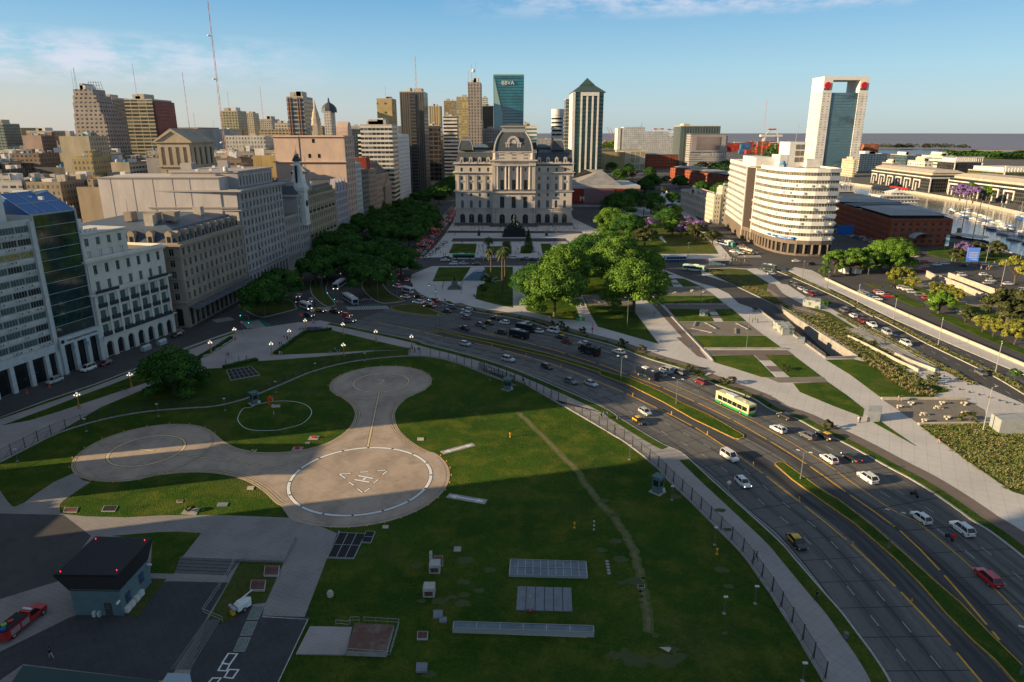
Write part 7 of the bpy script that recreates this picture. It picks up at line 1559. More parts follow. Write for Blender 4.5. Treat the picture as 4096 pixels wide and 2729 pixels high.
HLT=ab(eI,(.7,.7,.68),rough=.2);TLT=ab(eJ,(.35,.01,.01),rough=.3);TLON=ab('tail_light_lit',(.6,.02,.02),emit=(1,.05,.03),estr=.6);HLON=ab('headlight_lit',(.8,.8,.7),emit=(1,.92,.75),estr=2.2);PLT=ab('plate',(.5,.5,.5))
ct=ab('taxi_yellow',(.72,.44,.02),rough=.35,coat=.5);bl=ab('dark_trim',(.03,.03,.032))
def bu(b,x,y,r=.32,w=.2,t=0,ri=1):
 s=1 if y>0 else-1;b.tu((x,y-s*w,r),(x,y,r),r,r,12,t);b.tu((x,y,r),(x,y+s*.015,r),r*.6,r*.6,8,ri)
def cL(L,W,H,aK,bS,bH,kind):

 X=lambda t:L/2-L*t;hw=W/2;bz=.28;ci={}
 b=MB();st=[(0,.45,bS*.78,.8),(.03,.3,bS*.9,.93),(bH[0],bz,bS+.02,1),(bH[1],bz,aK,1),(bH[2],bz,aK,1),(min(.97,bH[3]),bz,aK*(1 if kind!=dK else .97),.98),(1,.42,aK*.9,.86)]
 ring=[]
 for t,zb,zt,ws in st:
  w_=hw*ws;ring.append([(X(t),-w_,zb),(X(t),-w_*1.,zt*.72),(X(t),-w_*.9,zt),(X(t),w_*.9,zt),(X(t),w_,zt*.72),(X(t),w_,zb)])
 vs=[p for r_ in ring for p in r_];fs=[]
 for i in range(len(ring)-1):
  for j in range(6):fs.append((i*6+j,i*6+(j+1)%6,(i+1)*6+(j+1)%6,(i+1)*6+j))
 fs+=[(5,4,3,2,1,0),tuple((len(ring)-1)*6+j for j in range(6))];b.add(vs,fs)
 rw=hw*.74;zr=H
 dh,da=X(bH[1]),X(bH[2]);b.add([(dh,-rw,zr-.03),(dh,rw,zr-.03),(da,rw,zr-.02),(da,-rw,zr-.02),(dh-.1,-rw*.8,zr+.03),(dh-.1,rw*.8,zr+.03),(da+.1,rw*.8,zr+.03),(da+.1,-rw*.8,zr+.03)],[(4,7,6,5),(0,4,5,1),(1,5,6,2),(2,6,7,3),(3,7,4,0)])
 xb0,xb1=X(bH[0]),X(bH[3]);bw=hw*.9
 for s in(-1,1):
  for(xa,xb)in((xb0,dh),(xb1,da)):b.tu((xa,s*bw*.97,aK-.02),(xb,s*rw*1.,zr),.05,.05,4)
  xm=(dh+da)/2;b.tu((xm,s*bw,aK-.02),(xm,s*rw*1.01,zr),.045,.04,4)
 ci[d8]=(b,[c6])
 q=MB();g0=[(xb0,-bw,aK*.985),(xb0,bw,aK*.985),(xb1,bw,aK*.985),(xb1,-bw,aK*.985),(dh,-rw,zr-.03),(dh,rw,zr-.03),(da,rw,zr-.03),(da,-rw,zr-.03)];q.add(g0,[(1,0,4,5),(0,3,7,4),(3,2,6,7),(2,1,5,6)]);ci['windows']=(q,[dB])
 return ci
SPEC={dL:(3.9,1.68,1.46,.93,.88,(.24,.4,.86,.985),dL),dK:(4.5,1.74,1.44,.93,.88,(.27,.42,.74,.88),dK),'suv':(4.4,1.82,1.68,1.08,1.02,(.25,.38,.88,.985),'suv'),er:(4.5,1.74,1.48,.94,.88,(.25,.4,.88,.985),er),'van':(4.4,1.8,1.85,1.12,1.02,(.18,.33,.93,.995),'van'),d5:(5.2,1.85,1.75,1.08,1.04,(.24,.36,.52,.6),d5)}
df={}
def bK(kind,taxi=False):
 L,W,H,aK,bS,bH,kd=SPEC[kind];av=cL(L,W,H,aK,bS,bH,kd);r=ON('parked_car',None);r['category']='car';P={}
 D=[]
 for nm,(b,ms)in av.items():D.append((nm,b.mesh(nm,ms),None))
 if taxi:b=MB();b.add([v for v in av[d8][0].v[42:50]],[(4,7,6,5),(0,4,5,1),(1,5,6,2),(2,6,7,3),(3,7,4,0)]);b.v=[(x,y*1.02,z+.012)for x,y,z in b.v];zz=aK;b.add([(L/2-L*.42,-W*.47,.95),(L/2-L*.86,-W*.47,.95),(L/2-L*.86,-W*.505,.55),(L/2-L*.42,-W*.505,.55)],[(0,1,2,3)]);D.append(('yellow_roof',b.mesh('yellow_roof',[ct]),None));b=MB();b.box(-.1,.1,-.3,.3,H+.03,H+.16);D.append(('roof_sign',b.mesh('roof_sign',[ct]),None))
 if kind==d5:b=MB();b.box(L/2-L*.97,L/2-L*.62,-W*.4,W*.4,aK*.99,aK*1.01);D.append(('cargo_bed',b.mesh('cargo_bed',[bl]),None))
 if kind in('suv',er,'van'):
  for s in(-1,1):b=MB();b.tu((L/2-L*bH[1]-.1,s*W*.33,H+.07),(L/2-L*bH[2]+.1,s*W*.33,H+.07),.025,.025,4);D.append(('roof_rail',b.mesh('roof_rail',[cN]),None))
 wx=L*.305;wb=MB();bu(wb,0,1e-6,.33,.2);wm=None
 for bM in(1,-1):
  for sy_ in(1,-1):b=MB();bu(b,bM*wx,sy_*W/2*1.01,.33 if kind in('suv',d5,'van')else .3);D.append((ew,b.mesh(ew,[ce,cN]),None))
 for sy_ in(1,-1):
  b=MB();b.box(L/2-L*.045,L/2-.02,sy_*W*.36-.16,sy_*W*.36+.16,bS*.62,bS*.8);D.append((eI,b.mesh(eI,[HLT]),None))
  b=MB();b.box(-L/2-.02,-L/2+L*.03,sy_*W*.37-.14,sy_*W*.37+.14,aK*.66,aK*.9);D.append((eJ,b.mesh(eJ,[TLT]),None))
  b=MB();b.box(L/2-L*bH[0]-.25,L/2-L*bH[0]-.1,sy_*W*.5,sy_*W*.59 if sy_>0 else sy_*W*.5-.01,aK,aK+.12)if sy_>0 else b.box(L/2-L*bH[0]-.25,L/2-L*bH[0]-.1,-W*.59,-W*.5,aK,aK+.12);D.append(('mirror',b.mesh('mirror',[c6]),None))
 b=MB();b.box(-L/2-.012,-L/2+.02,-.26,.26,aK*.45,aK*.56);D.append(('number_plate',b.mesh('number_plate',[PLT]),None))
 bpy.data.objects.remove(r);df[(kind,taxi)]=D
cT={dJ:(.72,.72,.7),dN:(.42,.43,.44),dM:(.015,.015,.017),dO:(.12,.125,.13),'red':(.5,.012,.02),ei:(.16,.01,.015),dS:(.03,.09,.22),dP:(.012,.012,.013),ey:(.6,.15,.03),'green':(.04,.16,.12)}
for k in SPEC:bK(k)
bK(dK,True)
cG={}
KW=dict(hatch='hatchback',sedan=dK,suv='sport utility car',van='van',wagon='estate car',pickup=d5)
cn=dict(zip(cT,cT));cn.update(grey='dark grey',darkred='dark red',taxi='black and yellow')
def car(kind,col,x,y,rz,label,group=None,small=False,lit=False):
 if label[0]=='~':label=('taxi 'if col==dP else cn[col]+' '+KW[kind]+' ')+label[1:]
 taxi=col==dP;kind=dK if taxi else kind;D=df[(kind,taxi)];nm=dP if taxi else('pickup_truck'if kind==d5 else'car')
 if small:
  key=(kind,taxi,lit)
  if key not in cG:
   b=MB();ms=[]
   for n_,me,_ in D:
    m0=me.materials[0];k0=len(b.v);b.v+=[tuple(v.co)for v in me.vertices]
    for p in me.polygons:
     m1=me.materials[p.material_index]
     if lit and m1 is TLT:m1=TLON
     if m1 not in ms:ms.append(m1)
     b.f.append(tuple(i+k0 for i in p.vertices));b.m.append(ms.index(m1))
   cG[key]=b.mesh('car',ms)
  o=ON(nm,cG[key]);LK(o);o.location=(x,y,.02);o.rotation_euler=(0,0,rz);o.color=(*cT[col],1);return bj(o,label,dP if taxi else('pickup truck'if kind==d5 else'car'),group)
 r=ag(nm,label,dP if taxi else('pickup truck'if kind==d5 else'car'),(x,y,.02),group,rz)
 for n_,me,_ in D:
  o=aH(n_,me,r,color=cT[col])
  if lit and n_ in(eI,eJ):o.data=(LITM[n_])(me)
 return r
_lc={}
def _lit(m):
 def f(me):
  k=me.name+m.name
  if k not in _lc:c=me.copy();c.materials[0]=m;_lc[k]=c
  return _lc[k]
 return f
LITM={eI:_lit(HLON),eJ:_lit(TLON)}
cU=b7
def cR(p,far):
 i=min(range(1,len(cU)-1),key=lambda i:md(cU[i],p));a,e=cU[i-1],cU[i+1];d=bX(e[1]-a[1],e[0]-a[0]);return d+pi if far else d
GA='vehicles on the wide avenue'
dt=[('H',345,1128,dL,dN,'~on the near carriageway opposite the palms, driving towards the viewer'),('H',712,1262,'suv',dN,'silver estate car with roof rails near the bend, driving towards the viewer'),('H',1045,1325,dL,dM,'~behind the two sedans on the near carriageway'),('H',1245,1448,dK,dO,'~running beside a silver one on the near carriageway'),('H',1420,1468,dK,dN,'~running beside the dark grey one'),('O',435,725,dL,dN,'silver-grey hatchback alongside the taxi near the walkway'),('O',375,808,dK,dP,'black and yellow taxi next to the silver-grey hatchback, near the walkway'),('O',1250,1155,'van',dJ,'small white delivery van between the two medians'),('O',1378,1405,dL,dJ,'~with lit indicator behind the small delivery van'),('R',1487,512,dK,dP,'lone black and yellow taxi low on the near carriageway')]
far_c=[('S',1610,780,er,'red','bright red car near the bottom right corner'),('S',1415,415,'suv',dJ,'~beside the courier motorcycle'),('S',1105,330,dL,dJ,'white coupe-like hatchback with black roof panel behind the courier'),('Q',605,1265,'suv',dJ,'white crossover with black roof in front of the dark motorcycle'),('Q',260,1095,dL,dJ,'~left of the black sedan with brake lights'),('Q',460,1080,dK,dM,'~with brake lights on, right lane'),('Q',228,888,dK,dP,'~next to the verge shrub, right lane'),('Q',70,885,dL,dO,'~just left of the verge-side taxi'),('O',1720,890,dL,dJ,'white sedan behind the yellow-green bus'),('O',1785,765,dL,dM,'~close to the kerb right of the yellow-green bus'),('O',975,430,dL,ei,'~alone by the kerb'),('O',765,335,er,dO,'grey-green estate car next to the kerb shrub'),('O',640,325,'van',dN,'silver people carrier between estate car and police van'),('O',585,355,dL,dN,'~half hidden by the long police van'),('O',182,142,dK,dJ,'~alone behind the armoured truck'),('H',1365,1125,dK,dJ,'~ahead of the armoured truck'),('H',1210,1112,dL,ei,'~touching the taxi'),('H',1165,1072,dK,dP,'~just ahead of the dark red hatchback'),('H',1097,1018,'van',dJ,'small white van with green stripe by the verge'),('H',965,1018,dK,dJ,'~beside the black minibuses'),('H',867,955,dL,dJ,'~behind the rear minibus'),('H',680,945,dL,dJ,'~between two taxis and the minibuses'),('H',650,1030,'suv',dM,'~left of the minibuses'),('H',545,948,dK,dP,'~near the motorcyclist in white'),('H',600,905,dK,dP,'~next to the kerb at the bend'),('H',465,962,dL,dO,'dark hatchback next to the motorcyclist in white'),('H',340,993,dK,dM,'black saloon on the hatched lane start'),('H',350,903,dL,dO,'dark grey hatchback, lowest of three side by side'),('H',350,868,er,dN,'silver estate, middle of three side by side'),('H',360,838,er,dN,'silver estate, kerb side of three side by side'),('H',220,812,er,dO,'grey estate ahead of the black saloon'),('H',185,848,dK,dM,'~left of the grey estate')]
for c,x,y,kd,col,am in dt:p=g(c,x,y,.4);car(kd,col,p[0],p[1],cR(p,False),am,GA,lit='lit'in am)
for c,x,y,kd,col,am in far_c:p=g(c,x,y,.4);car(kd,col,p[0],p[1],cR(p,True),am,GA,lit='brake'in am)
def cars(lst,grp,rz,small=True,lit=False,far=''):
 for k,(c,x,y,kd,col,am)in enumerate(lst):p=g(c,x,y,.5);car(kd,col,p[0],p[1],rz if not callable(rz)else rz(p),am,grp,small,lit)
cars([('H',75,750,dK,dP,'~at the crossing nearest the plaza steps'),('H',40,803,dK,dP,'~just below the one at the crossing'),('H',32,770,dL,dN,'~between the two taxis at the crossing'),('G',1655,878,'suv',dJ,'~on the painted crossing'),('G',1660,830,dL,dM,'~ahead of the painted crossing'),('G',1545,830,dL,dJ,'~beside the white minibus'),('G',1475,742,'van',dJ,'~left of the minibus'),('G',1560,685,dK,dN,'~above the minibus'),('G',1507,632,dK,dN,fD),('G',1453,655,dL,dN,fD),('G',1405,645,dL,dN,'~with lit rear lamps left in the loose group'),('G',1430,620,dL,dO,'dark hatchback at the rear of the loose group'),('G',1465,568,dL,dN,'~standing on the striped crossing'),('G',1590,492,dL,dJ,fE),('G',1637,493,dL,ei,fE),('G',1617,460,dL,dJ,'~behind the far crossing'),('G',1508,523,dK,dM,'~left of the lorry'),('G',1562,545,dK,dO,'grey car tucked behind the lorry'),('H',505,398,dK,dM,dM)][:-1],'cars in the curved lanes by the plaza',lambda p:1.55 if p[1]>300 else 2.6+((p[1]-270)/60)*-.7,False,True)
cars([('G',1068,1035,'suv',dO,'dark grey off-roader closest to the plaza lawn'),('G',1042,988,dL,'red','~in the junction'),('G',942,960,d5,dM,'~between taxi and red hatchback'),('G',815,948,dK,dP,'~on the crossing left of the black pickup'),('G',715,988,dK,dM,'~below the white minibus')],'cars waiting in the junction',-.45,False,True)
cars([('G',735,862,dK,dN,'~right of the white minibus'),('G',630,868,dL,dO,'dark hatchback above the white minibus'),('G',633,822,dK,dN,fF),('G',620,757,dL,dJ,fF),('G',648,688,d5,dO,'grey pickup with lit headlamps in the shaded left lane'),('G',625,640,dL,ei,'dark red car with lit headlamps under the trees')],'cars in the shaded left lane',-1.45,False,True)
cars([('G',1880,515,dK,dJ,'~in front of the white-green bus'),('G',1892,492,dK,dP,'~behind the white sedan at the plaza crossing'),('G',1945,522,dK,dM,'~hugging the white-green bus'),('G',1955,548,'van',dJ,fA),('G',2045,546,d5,dN,fA),('G',2150,550,dK,dM,'~right of the silver pickup'),('H',748,390,'suv',dJ,'~behind the palms'),('H',832,402,dK,dM,'~in the palm-side lane'),('H',860,393,dL,dN,'~overlapping a black sedan'),('H',920,403,dK,dM,'long black sedan on the cross street'),('H',1050,402,d5,dJ,fA),('H',1062,386,dK,dP,'~behind the white pickup'),('H',515,400,dK,dO,'dark car left of the palm trunks'),('H',570,404,dK,dO,'dark car between the palm trunks')],'cars on the cross street',3.1,False)
rj=RR(21)
jc=[dJ,dN,dM,dO,dP,'red',dJ,dO,dN,ei,dM]
for lane in range(4):
 t=rj.random()
 while True:
  y=350+t*6.4+lane*1.5;x=aa(-59.5,-50,(lane+.5)/3.6)+(y-350)*.012;t+=rj.u(.9,1.25)
  if y>660:break
  if y<375 and lane>1:continue
  col=rj.c(jc);kd=rj.c([dL,dK,'suv',dL,'van']);car(kd,col,x+rj.u(-.3,.3),y,pi/2+rj.u(-.04,.04),f"{cn[col]} {'car' if col!='taxi' else 'taxi'} in the queue beside the palace, {['outer left','second','third','plaza-side'][lane]} lane",'traffic queue beside the palace',True,rj.random()<.45)
for k in range(7):p=(-46.5+k*.9,372+k*9);car(rj.c([dL,dK]),[dJ,dN,dJ,dO,dJ,dN,dJ][k],p[0],p[1],1.3,'pale car parked on the ramp edge between queue and plaza','cars parked by the plaza ramp',True)
for k,(x,y)in enumerate(((770,362),(800,360),(845,380),(828,402),(882,395),(862,312),(892,348),(905,330),(932,355),(962,365),(925,382),(975,397),(1015,392),(800,378),(870,330))):
 p=g('I',x,y,.5);col=[dM,dO,dN,dO,dN,dM,dN,dP,dJ,dJ,dP,dP,dM,dJ,dO][k];car(dK if k%2 else dL,col,p[0],p[1],-1.05,f"{cn[col]} car waiting at the lights below the curved office",'cars waiting below the curved office',True)
RD=lambda p:(lambda i:bX(MR[i+1][1]-MR[i][1],MR[i+1][0]-MR[i][0]))(min(range(len(MR)-1),key=lambda i:md(MR[i],p)))
cars([('I',1412,470,dK,dJ,'~in front of the curved office base'),('I',1560,500,'suv',dM,'black off-roader in front of the curved office base'),('I',1172,592,dL,dJ,'white patrol car on the twin road start')],'cars near the curved office',.1,False)
cars([('I',1362,688,dK,dM,'black sedan, first in the kerbside file of the twin road'),('I',1402,702,dL,dO,'grey hatchback, second in the kerbside file'),('I',1457,738,dK,dN,'silver sedan, third in the kerbside file'),('I',1512,770,dL,dN,'small silver hatchback before the dark red car'),('I',1562,790,'van',ei,'dark red van-like car in the kerbside file'),('J',180,948,'van',dO,'blue-grey people carrier at the head of the second file'),('J',272,998,dL,dJ,'~between people carrier and dark red car'),('J',362,1045,dK,ei,'~before the white pickup'),('J',452,1085,d5,dJ,'~in the kerbside file'),('J',597,1160,'van',dN,'~at the kerb beyond the white pickup'),('J',682,1212,dK,dM,'~between silver van and white car'),('J',780,1265,'suv',dJ,'~last in the kerbside file'),('Q',1620,318,dL,dO,'blue-grey hatchback driving alone on the twin road')],'cars along the twin road',RD,False)
cars([('J',365,770,dK,dN,dN),('J',395,788,dK,dN,dN),('J',430,802,dL,dO,dO),('J',465,818,dL,dS,dS),('J',502,835,dL,dJ,dJ),('J',515,765,dL,ey,ey),('J',542,785,dL,dJ,dJ),('J',605,805,dK,'red','red'),('J',692,715,dK,dM,dM),('J',745,730,'suv',dJ,dJ),('J',795,745,'suv',dJ,dJ),('J',840,770,dL,dN,dN),('J',925,800,'suv',dO,dO),('J',985,825,dL,'red','red'),('J',1050,850,dL,dJ,dJ),('J',1320,955,dK,dN,dN),('J',1452,1000,dK,dS,dS)],fG,-.25,False)
for o in[o for o in dG.objects if o.get('group')==fG]:
 i=len([1 for q in dG.objects if q.get('_n')]);o['_n']=1;o[d6]=o[d6]+' car in the parking lot, '+('file by the promenade wall'if i<5 else'centre bay by the lawn island'if i<8 else'row under the yellow trees'if i<15 else'far end beneath the thin trees')
 k2=sum(1 for q in dG.objects if q.get(d6)==o[d6])
 if k2>1:o[d6]=o[d6].replace(' car in',' second car in')
for o in dG.objects:
 if o.get('_n'):del o['_n']
cars([('J',1080,505,dK,dJ,'~leading on the junction by the marina lawn'),('J',1157,495,dK,dJ,'~following on the junction by the marina lawn'),('J',960,480,'suv','red','red jeep-like car at the junction mouth'),('J',900,400,dK,'red','red car against the brick warehouse forecourt'),('J',862,425,dK,dJ,'white car left of the red one on the forecourt'),('J',940,415,dK,dM,'black car right of the red one on the forecourt'),('J',812,540,dL,dS,'~beneath the tall sunlit tree'),('J',917,555,dK,'red','red saloon by the pale wall end'),('J',1322,606,'suv',dJ,'white car with a dark one behind at the far junction'),('J',1285,590,dL,dM,'dark car behind the white one at the far junction'),('J',1530,600,dL,dJ,'~stopped at the far crossing'),('J',1600,632,dK,dP,'~above the white and silver pair'),('J',1600,660,dK,dJ,'white car, upper of the pair'),('J',1572,682,dK,dN,'silver car, lower of the pair'),('J',1768,690,dK,dJ,'white car alone near the right edge'),('J',1548,505,'suv',dJ,'big white car on the marina road'),('J',1335,510,dK,dM,'dark car under the roadside screen'),('J',1912,745,dL,dJ,'white car cut by the right edge'),('J',1635,515,'suv',dO,'dark car behind the big white one')],'cars around the right-hand junction',.05,True)
for k in range(44):
 x=aa(70,480,(k%22)/22)+rj.u(-6,6);y=aa(165,285,(k%22)/22)+(k//22)*18-8;p=g('J',x,y,.5);col=rj.c([dJ,dN,dM,dO,dN,dS,'red']);car(rj.c([dL,dK]),col,p[0],p[1],rj.c([.6,2.2]),f"{cn[col]} car in the crowded lot behind the curved office",'crowded car park behind the curved office',True)
for k in range(46):
 x,y=rj.u(200,1080),0;t=rj.random();p=(aa(175,330,t)+rj.u(-12,12),aa(700,1250,t)+rj.u(-40,40))
 if p[1]>720:col=rj.c([dJ,dN,dM,dO,'red',dP]);car(rj.c([dL,dK]),col,p[0],p[1],rj.c([1.1,1.3,-1.9]),f"{cn[col]} car on the road to the port",'cars on the port road',True)
cars([('K',470,372,'suv',dN,'silver off-roader parked before the office arcade'),('K',758,268,'van',dJ,'small white van parked before the glass office'),('K',905,222,dL,ei,'~parked behind the small white van'),('F',1232,1115,dK,dM,'black car at the corner of the white classical building')],'cars parked along the left street',4.45,False)
def bQ(c,x,y,rz,L,W,H,name,label,bk,upper,group,roofc=None,text=None,lit=False):
 p=g(c,x,y,.6)if isinstance(c,str)else c;r=ag(name,label,'bus'if'bus'in label and ez not in label else name.replace('_',' '),(p[0],p[1],.02),group,rz);hl,hw=L/2,W/2;mb=ab('bus_'+'_'.join(str(round(v,2))for v in bk),bk,rough=.35,coat=.3);mu=ab('bus_'+'_'.join(str(round(v,2))for v in upper),upper,rough=.35,coat=.3)
 zb,zw0,zw1=.35,H*.42,H*.76
 b=MB();b.pz([(-hl,-hw+.1),(-hl+.1,-hw),(hl-.25,-hw),(hl,-hw+.25),(hl,hw-.25),(hl-.25,hw),(-hl+.1,hw),(-hl,hw-.1)],zb,H*.3,0);b.pz([(-hl,-hw+.1),(-hl+.1,-hw),(hl-.25,-hw),(hl,-hw+.25),(hl,hw-.25),(hl-.25,hw),(-hl+.1,hw),(-hl,hw-.1)],H*.301,H-.15,1);b.fu([(-hl,-hw),(hl,-hw),(hl,hw),(-hl,hw)],H-.149,[(-hl+.25,-hw+.25),(hl-.3,-hw+.25),(hl-.3,hw-.25),(-hl+.25,hw-.25)],H,1);b.lb(d8,[mb,mu],r)
 n=max(3,int(L/1.75));
 for s in(-1,1):
  for k in range(n):x0=-hl+.5+(L-1.4)*k/n;b=MB();y0=s*hw;b.box(x0,x0+(L-1.4)/n-.13,min(y0,y0+s*.03),max(y0,y0+s*.03),zw0,zw1);b.lb(em,dB,r)
 b=MB();b.box(hl-.02,hl+.03,-hw+.28,hw-.28,H*.34,H*.8);b.lb('windscreen',dB,r);b=MB();b.box(-hl-.03,-hl+.02,-hw+.25,hw-.25,H*.5,H*.8);b.lb('rear_window',dB,r)
 for bM in(.31,-.27):
  for s in(-1,1):b=MB();bu(b,L*bM,s*(hw+.02),.48 if L>7 else .36,.3);b.lb(ew,[ce,cN],r)
 for s in(-1,1):
  b=MB();b.box(hl,hl+.06,s*hw*.7-.18,s*hw*.7+.18,.55,.8);b.lb(eI,HLON if lit else HLT,r);b=MB();b.box(-hl-.05,-hl,s*hw*.8-.1,s*hw*.8+.1,.8,1.3);b.lb(eJ,TLT,r)
 if L>7:
  b=MB();b.box(-L*.02,L*.22,-hw*.6,hw*.6,H,H+.28);b.lb('roof_air_conditioner',roofc or ah,r);b=MB();b.box(-L*.33,-L*.25,-.35,.35,H,H+.1);b.lb('roof_hatch',AC,r)
 if text:
  for s in(-1,1):
   me=aq(text[0],text[1],.01);me.materials.append(text[2]if len(text)>2 else ak);o=aH(eg,me,r,(text[3]if len(text)>3 else 0,s*(hw+.045),H*.36 if len(text)<5 else text[4]));o.rotation_euler=(pi/2,0,0 if s<0 else pi)
 return r
fr=lambda c,x,y:cR(g(c,x,y,.6),True)
b_=bQ('O',1300,668,fr('O',1300,690),11.5,2.6,3.2,es,'yellow bus with green skirt and the number 111 among the white cars',(.02,.3,.1),(.66,.62,.33),et,text=('111',.62,ab('ink_black',(.02,.02,.02)),-3.4,1.25))
bQ('G',2045,500,3.12,12,2.6,3.1,es,'white bus with green window band on the cross street before the palace',(.7,.7,.68),(.02,.22,.12),et,roofc=ah);bQ('I',242,458,3.2,12,2.6,3.1,es,'blue and white bus on the cross street right of the trees',(.03,.1,.4),(.45,.52,.62),et);bQ('I',425,552,-.55,11,2.6,3.1,es,'white bus with green roof edge turning right of the park',(.66,.68,.66),(.35,.52,.42),et)
bQ('G',980,738,4.65,11.5,2.6,3.2,es,'white-roofed bus coming out of the trees with headlamps on',(.3,.33,.33),(.5,.52,.53),et,lit=True);bQ('G',1075,868,5.25,12.5,2.6,3.2,es,'long white-roofed bus stopped at the wide striped crossing',(.08,.09,.1),(.5,.52,.53),et);bQ('G',1058,612,4.35,11.5,2.6,3.1,es,'dark bus with lit front in the shade of the avenue trees',(.1,.09,.07),(.12,.11,.09),et,lit=True);bQ('I',712,308,-1.2,11,2.6,3.1,es,'blue-white bus standing under the trees below the curved office',(.04,.12,.3),(.5,.55,.6),et)
DB=ab('bus_dark',(.012,.016,.025),rough=.35)
bQ('H',805,1058,fr('H',805,1060),7.2,2.2,2.7,ez,'black police minibus with pale lettering, nearer of the two',(.012,.016,.022),(.014,.018,.025),e7,text=(e8,.5,ab(e9,(.1,.22,.32))));bQ('H',858,1003,fr('H',858,1000),7.2,2.2,2.7,ez,'black police minibus behind the nearer one',(.012,.016,.022),(.014,.018,.025),e7,text=(e8,.5,aJ[e9]));bQ('O',455,370,fr('O',455,380),7.8,2.2,2.7,ez,'dark blue police minibus in front of the silver cars',(.01,.02,.05),(.008,.015,.035),e7,text=(e8,.5,aJ[e9]));bQ('I',1150,545,-1.,8,2.3,2.9,ez,'dark coach-like minibus on the road by the intersection',(.015,.02,.03),(.03,.06,.08),e7)
bQ('G',1565,782,2.35,6.4,2.1,2.6,ez,'white minibus beside the plaza kerb',(.66,.66,.64),(.68,.68,.66),'white minibuses');bQ('G',693,918,5.45,6.8,2.1,2.7,ez,'white minibus at the left crossing with headlamps on',(.66,.66,.64),(.68,.68,.66),'white minibuses',lit=True)
r_=bQ('H',1415,1200,fr('H',1415,1215),6.6,2.4,2.9,'armoured_truck','black armoured police truck with roof hatches and blue stripe',(.015,.017,.02),(.018,.02,.024),None,text=(e8,.55,aJ[e9]))
b=MB();b.box(.2,1.4,-.7,.7,2.9,3.35);b.lb('roof_turret',bl,r_);b=MB();b.box(3.2,4.3,-1.05,1.05,.6,1.7);b.lb('bonnet',bl,r_);b=MB();b.box(-.5,-2.4,-.5,.5,2.9,3.1);b.lb('roof_vent',bl,r_)
def c5(c,x,y,rz,label,cargo,bH,L=7.):
 p=g(c,x,y,.5);r=ag('lorry',label,'lorry',(p[0],p[1],.02),None,rz);b=MB();b.box(-L/2,L/2-2.,-1.2,1.2,.9,3.4);b.bd('cargo_box',ab('cargo_'+label.split()[0],cargo,var=.1),r,local=True);b=MB();b.pz([(L/2-1.9,-1.1),(L/2-.1,-1.1),(L/2,-1.),(L/2,1.),(L/2-.1,1.1),(L/2-1.9,1.1)],.5,2.4);b.bd('cab',ab('cab_'+label.split()[0],bH),r,local=True);b=MB();b.box(L/2-.01,L/2+.03,-.95,.95,1.4,2.2);b.lb('windscreen',dB,r)
 for bM in(.32,-.28):
  for s in(-1,1):b=MB();bu(b,L*bM,s*1.2,.45,.3);b.lb(ew,[ce,cN],r)
c5('G',1605,552,1.5,'grey box lorry between the two striped crossings',(.34,.34,.33),(.3,.3,.3));c5('I',778,318,-1.2,'white box lorry waiting below the curved office',(.62,.62,.6),(.1,.4,.38),6)
p=g('M',165,925);q0,q1=g('M',30,1045),g('M',335,800);rz=bX(q1[1]-q0[1],q1[0]-q0[0]);RED=ab('fire_red',(.42,.02,.02),rough=.35,coat=.5);r_=ag('fire_truck','red fire service pickup with equipment body and light bar, at the lower left','fire truck',(p[0],p[1],ZL+.05),None,rz)
b=MB();b.pz([(.6,-1),(3.3,-1),(3.55,-.8),(3.55,.8),(3.3,1),(.6,1)],.45,1.15);b.fu([(.6,-.98),(2.3,-.98),(2.3,.98),(.6,.98)],1.15,[(.7,-.8),(1.7,-.8),(1.7,.8),(.7,.8)],1.85);b.lb('cab',RED,r_);b=MB();b.fu([(.75,-1.),(2.36,-1.),(2.36,1.),(.75,1.)],1.17,[(.8,-.82),(1.76,-.82),(1.76,.82),(.8,.82)],1.78,cap=False);b.lb('windows',dB,r_)
b=MB();b.box(-3.5,.5,-1.08,1.08,.55,1.75);b.lb('equipment_body',RED,r_);b=MB();b.box(-3.4,.4,-.95,.95,1.76,1.9);b.lb('deck',bl,r_);b=MB();b.box(-2.6,-1.2,-1.11,1.11,.75,1.55);b.box(-.9,.3,-1.11,1.11,.75,1.55);b.lb('shutter',cN,r_);b=MB();b.box(1.1,1.4,-.7,.7,1.86,2.02);b.lb('light_bar',ah,r_)
for x_,y_,m_ in((-2.2,.3,ab('lime_gear',(.25,.5,.05))),(-2.9,-.3,aJ[e5]),(-1.4,0,RED)):b=MB();b.la((x_,y_,1.9),[(.35,0),(.38,.2),(.1,.3)],8);b.lb('stowed_gear',m_,r_)
for x_ in(2.6,-2.2):
 for s in(-1,1):b=MB();bu(b,x_,s*1.05,.42,.28);b.lb(ew,[ce,cN],r_)
SKIN=ab('skin',(.42,.24,.16));SHIRT=ab('shirt',(.5,.5,.5),objcol=True);TROU=ab('trousers',(.03,.035,.06));TROUL=ab('trousers_pale',(.4,.38,.34));HAIR=ab('hair',(.02,.014,.01));SHOE=ab('shoe',(.03,.03,.03))
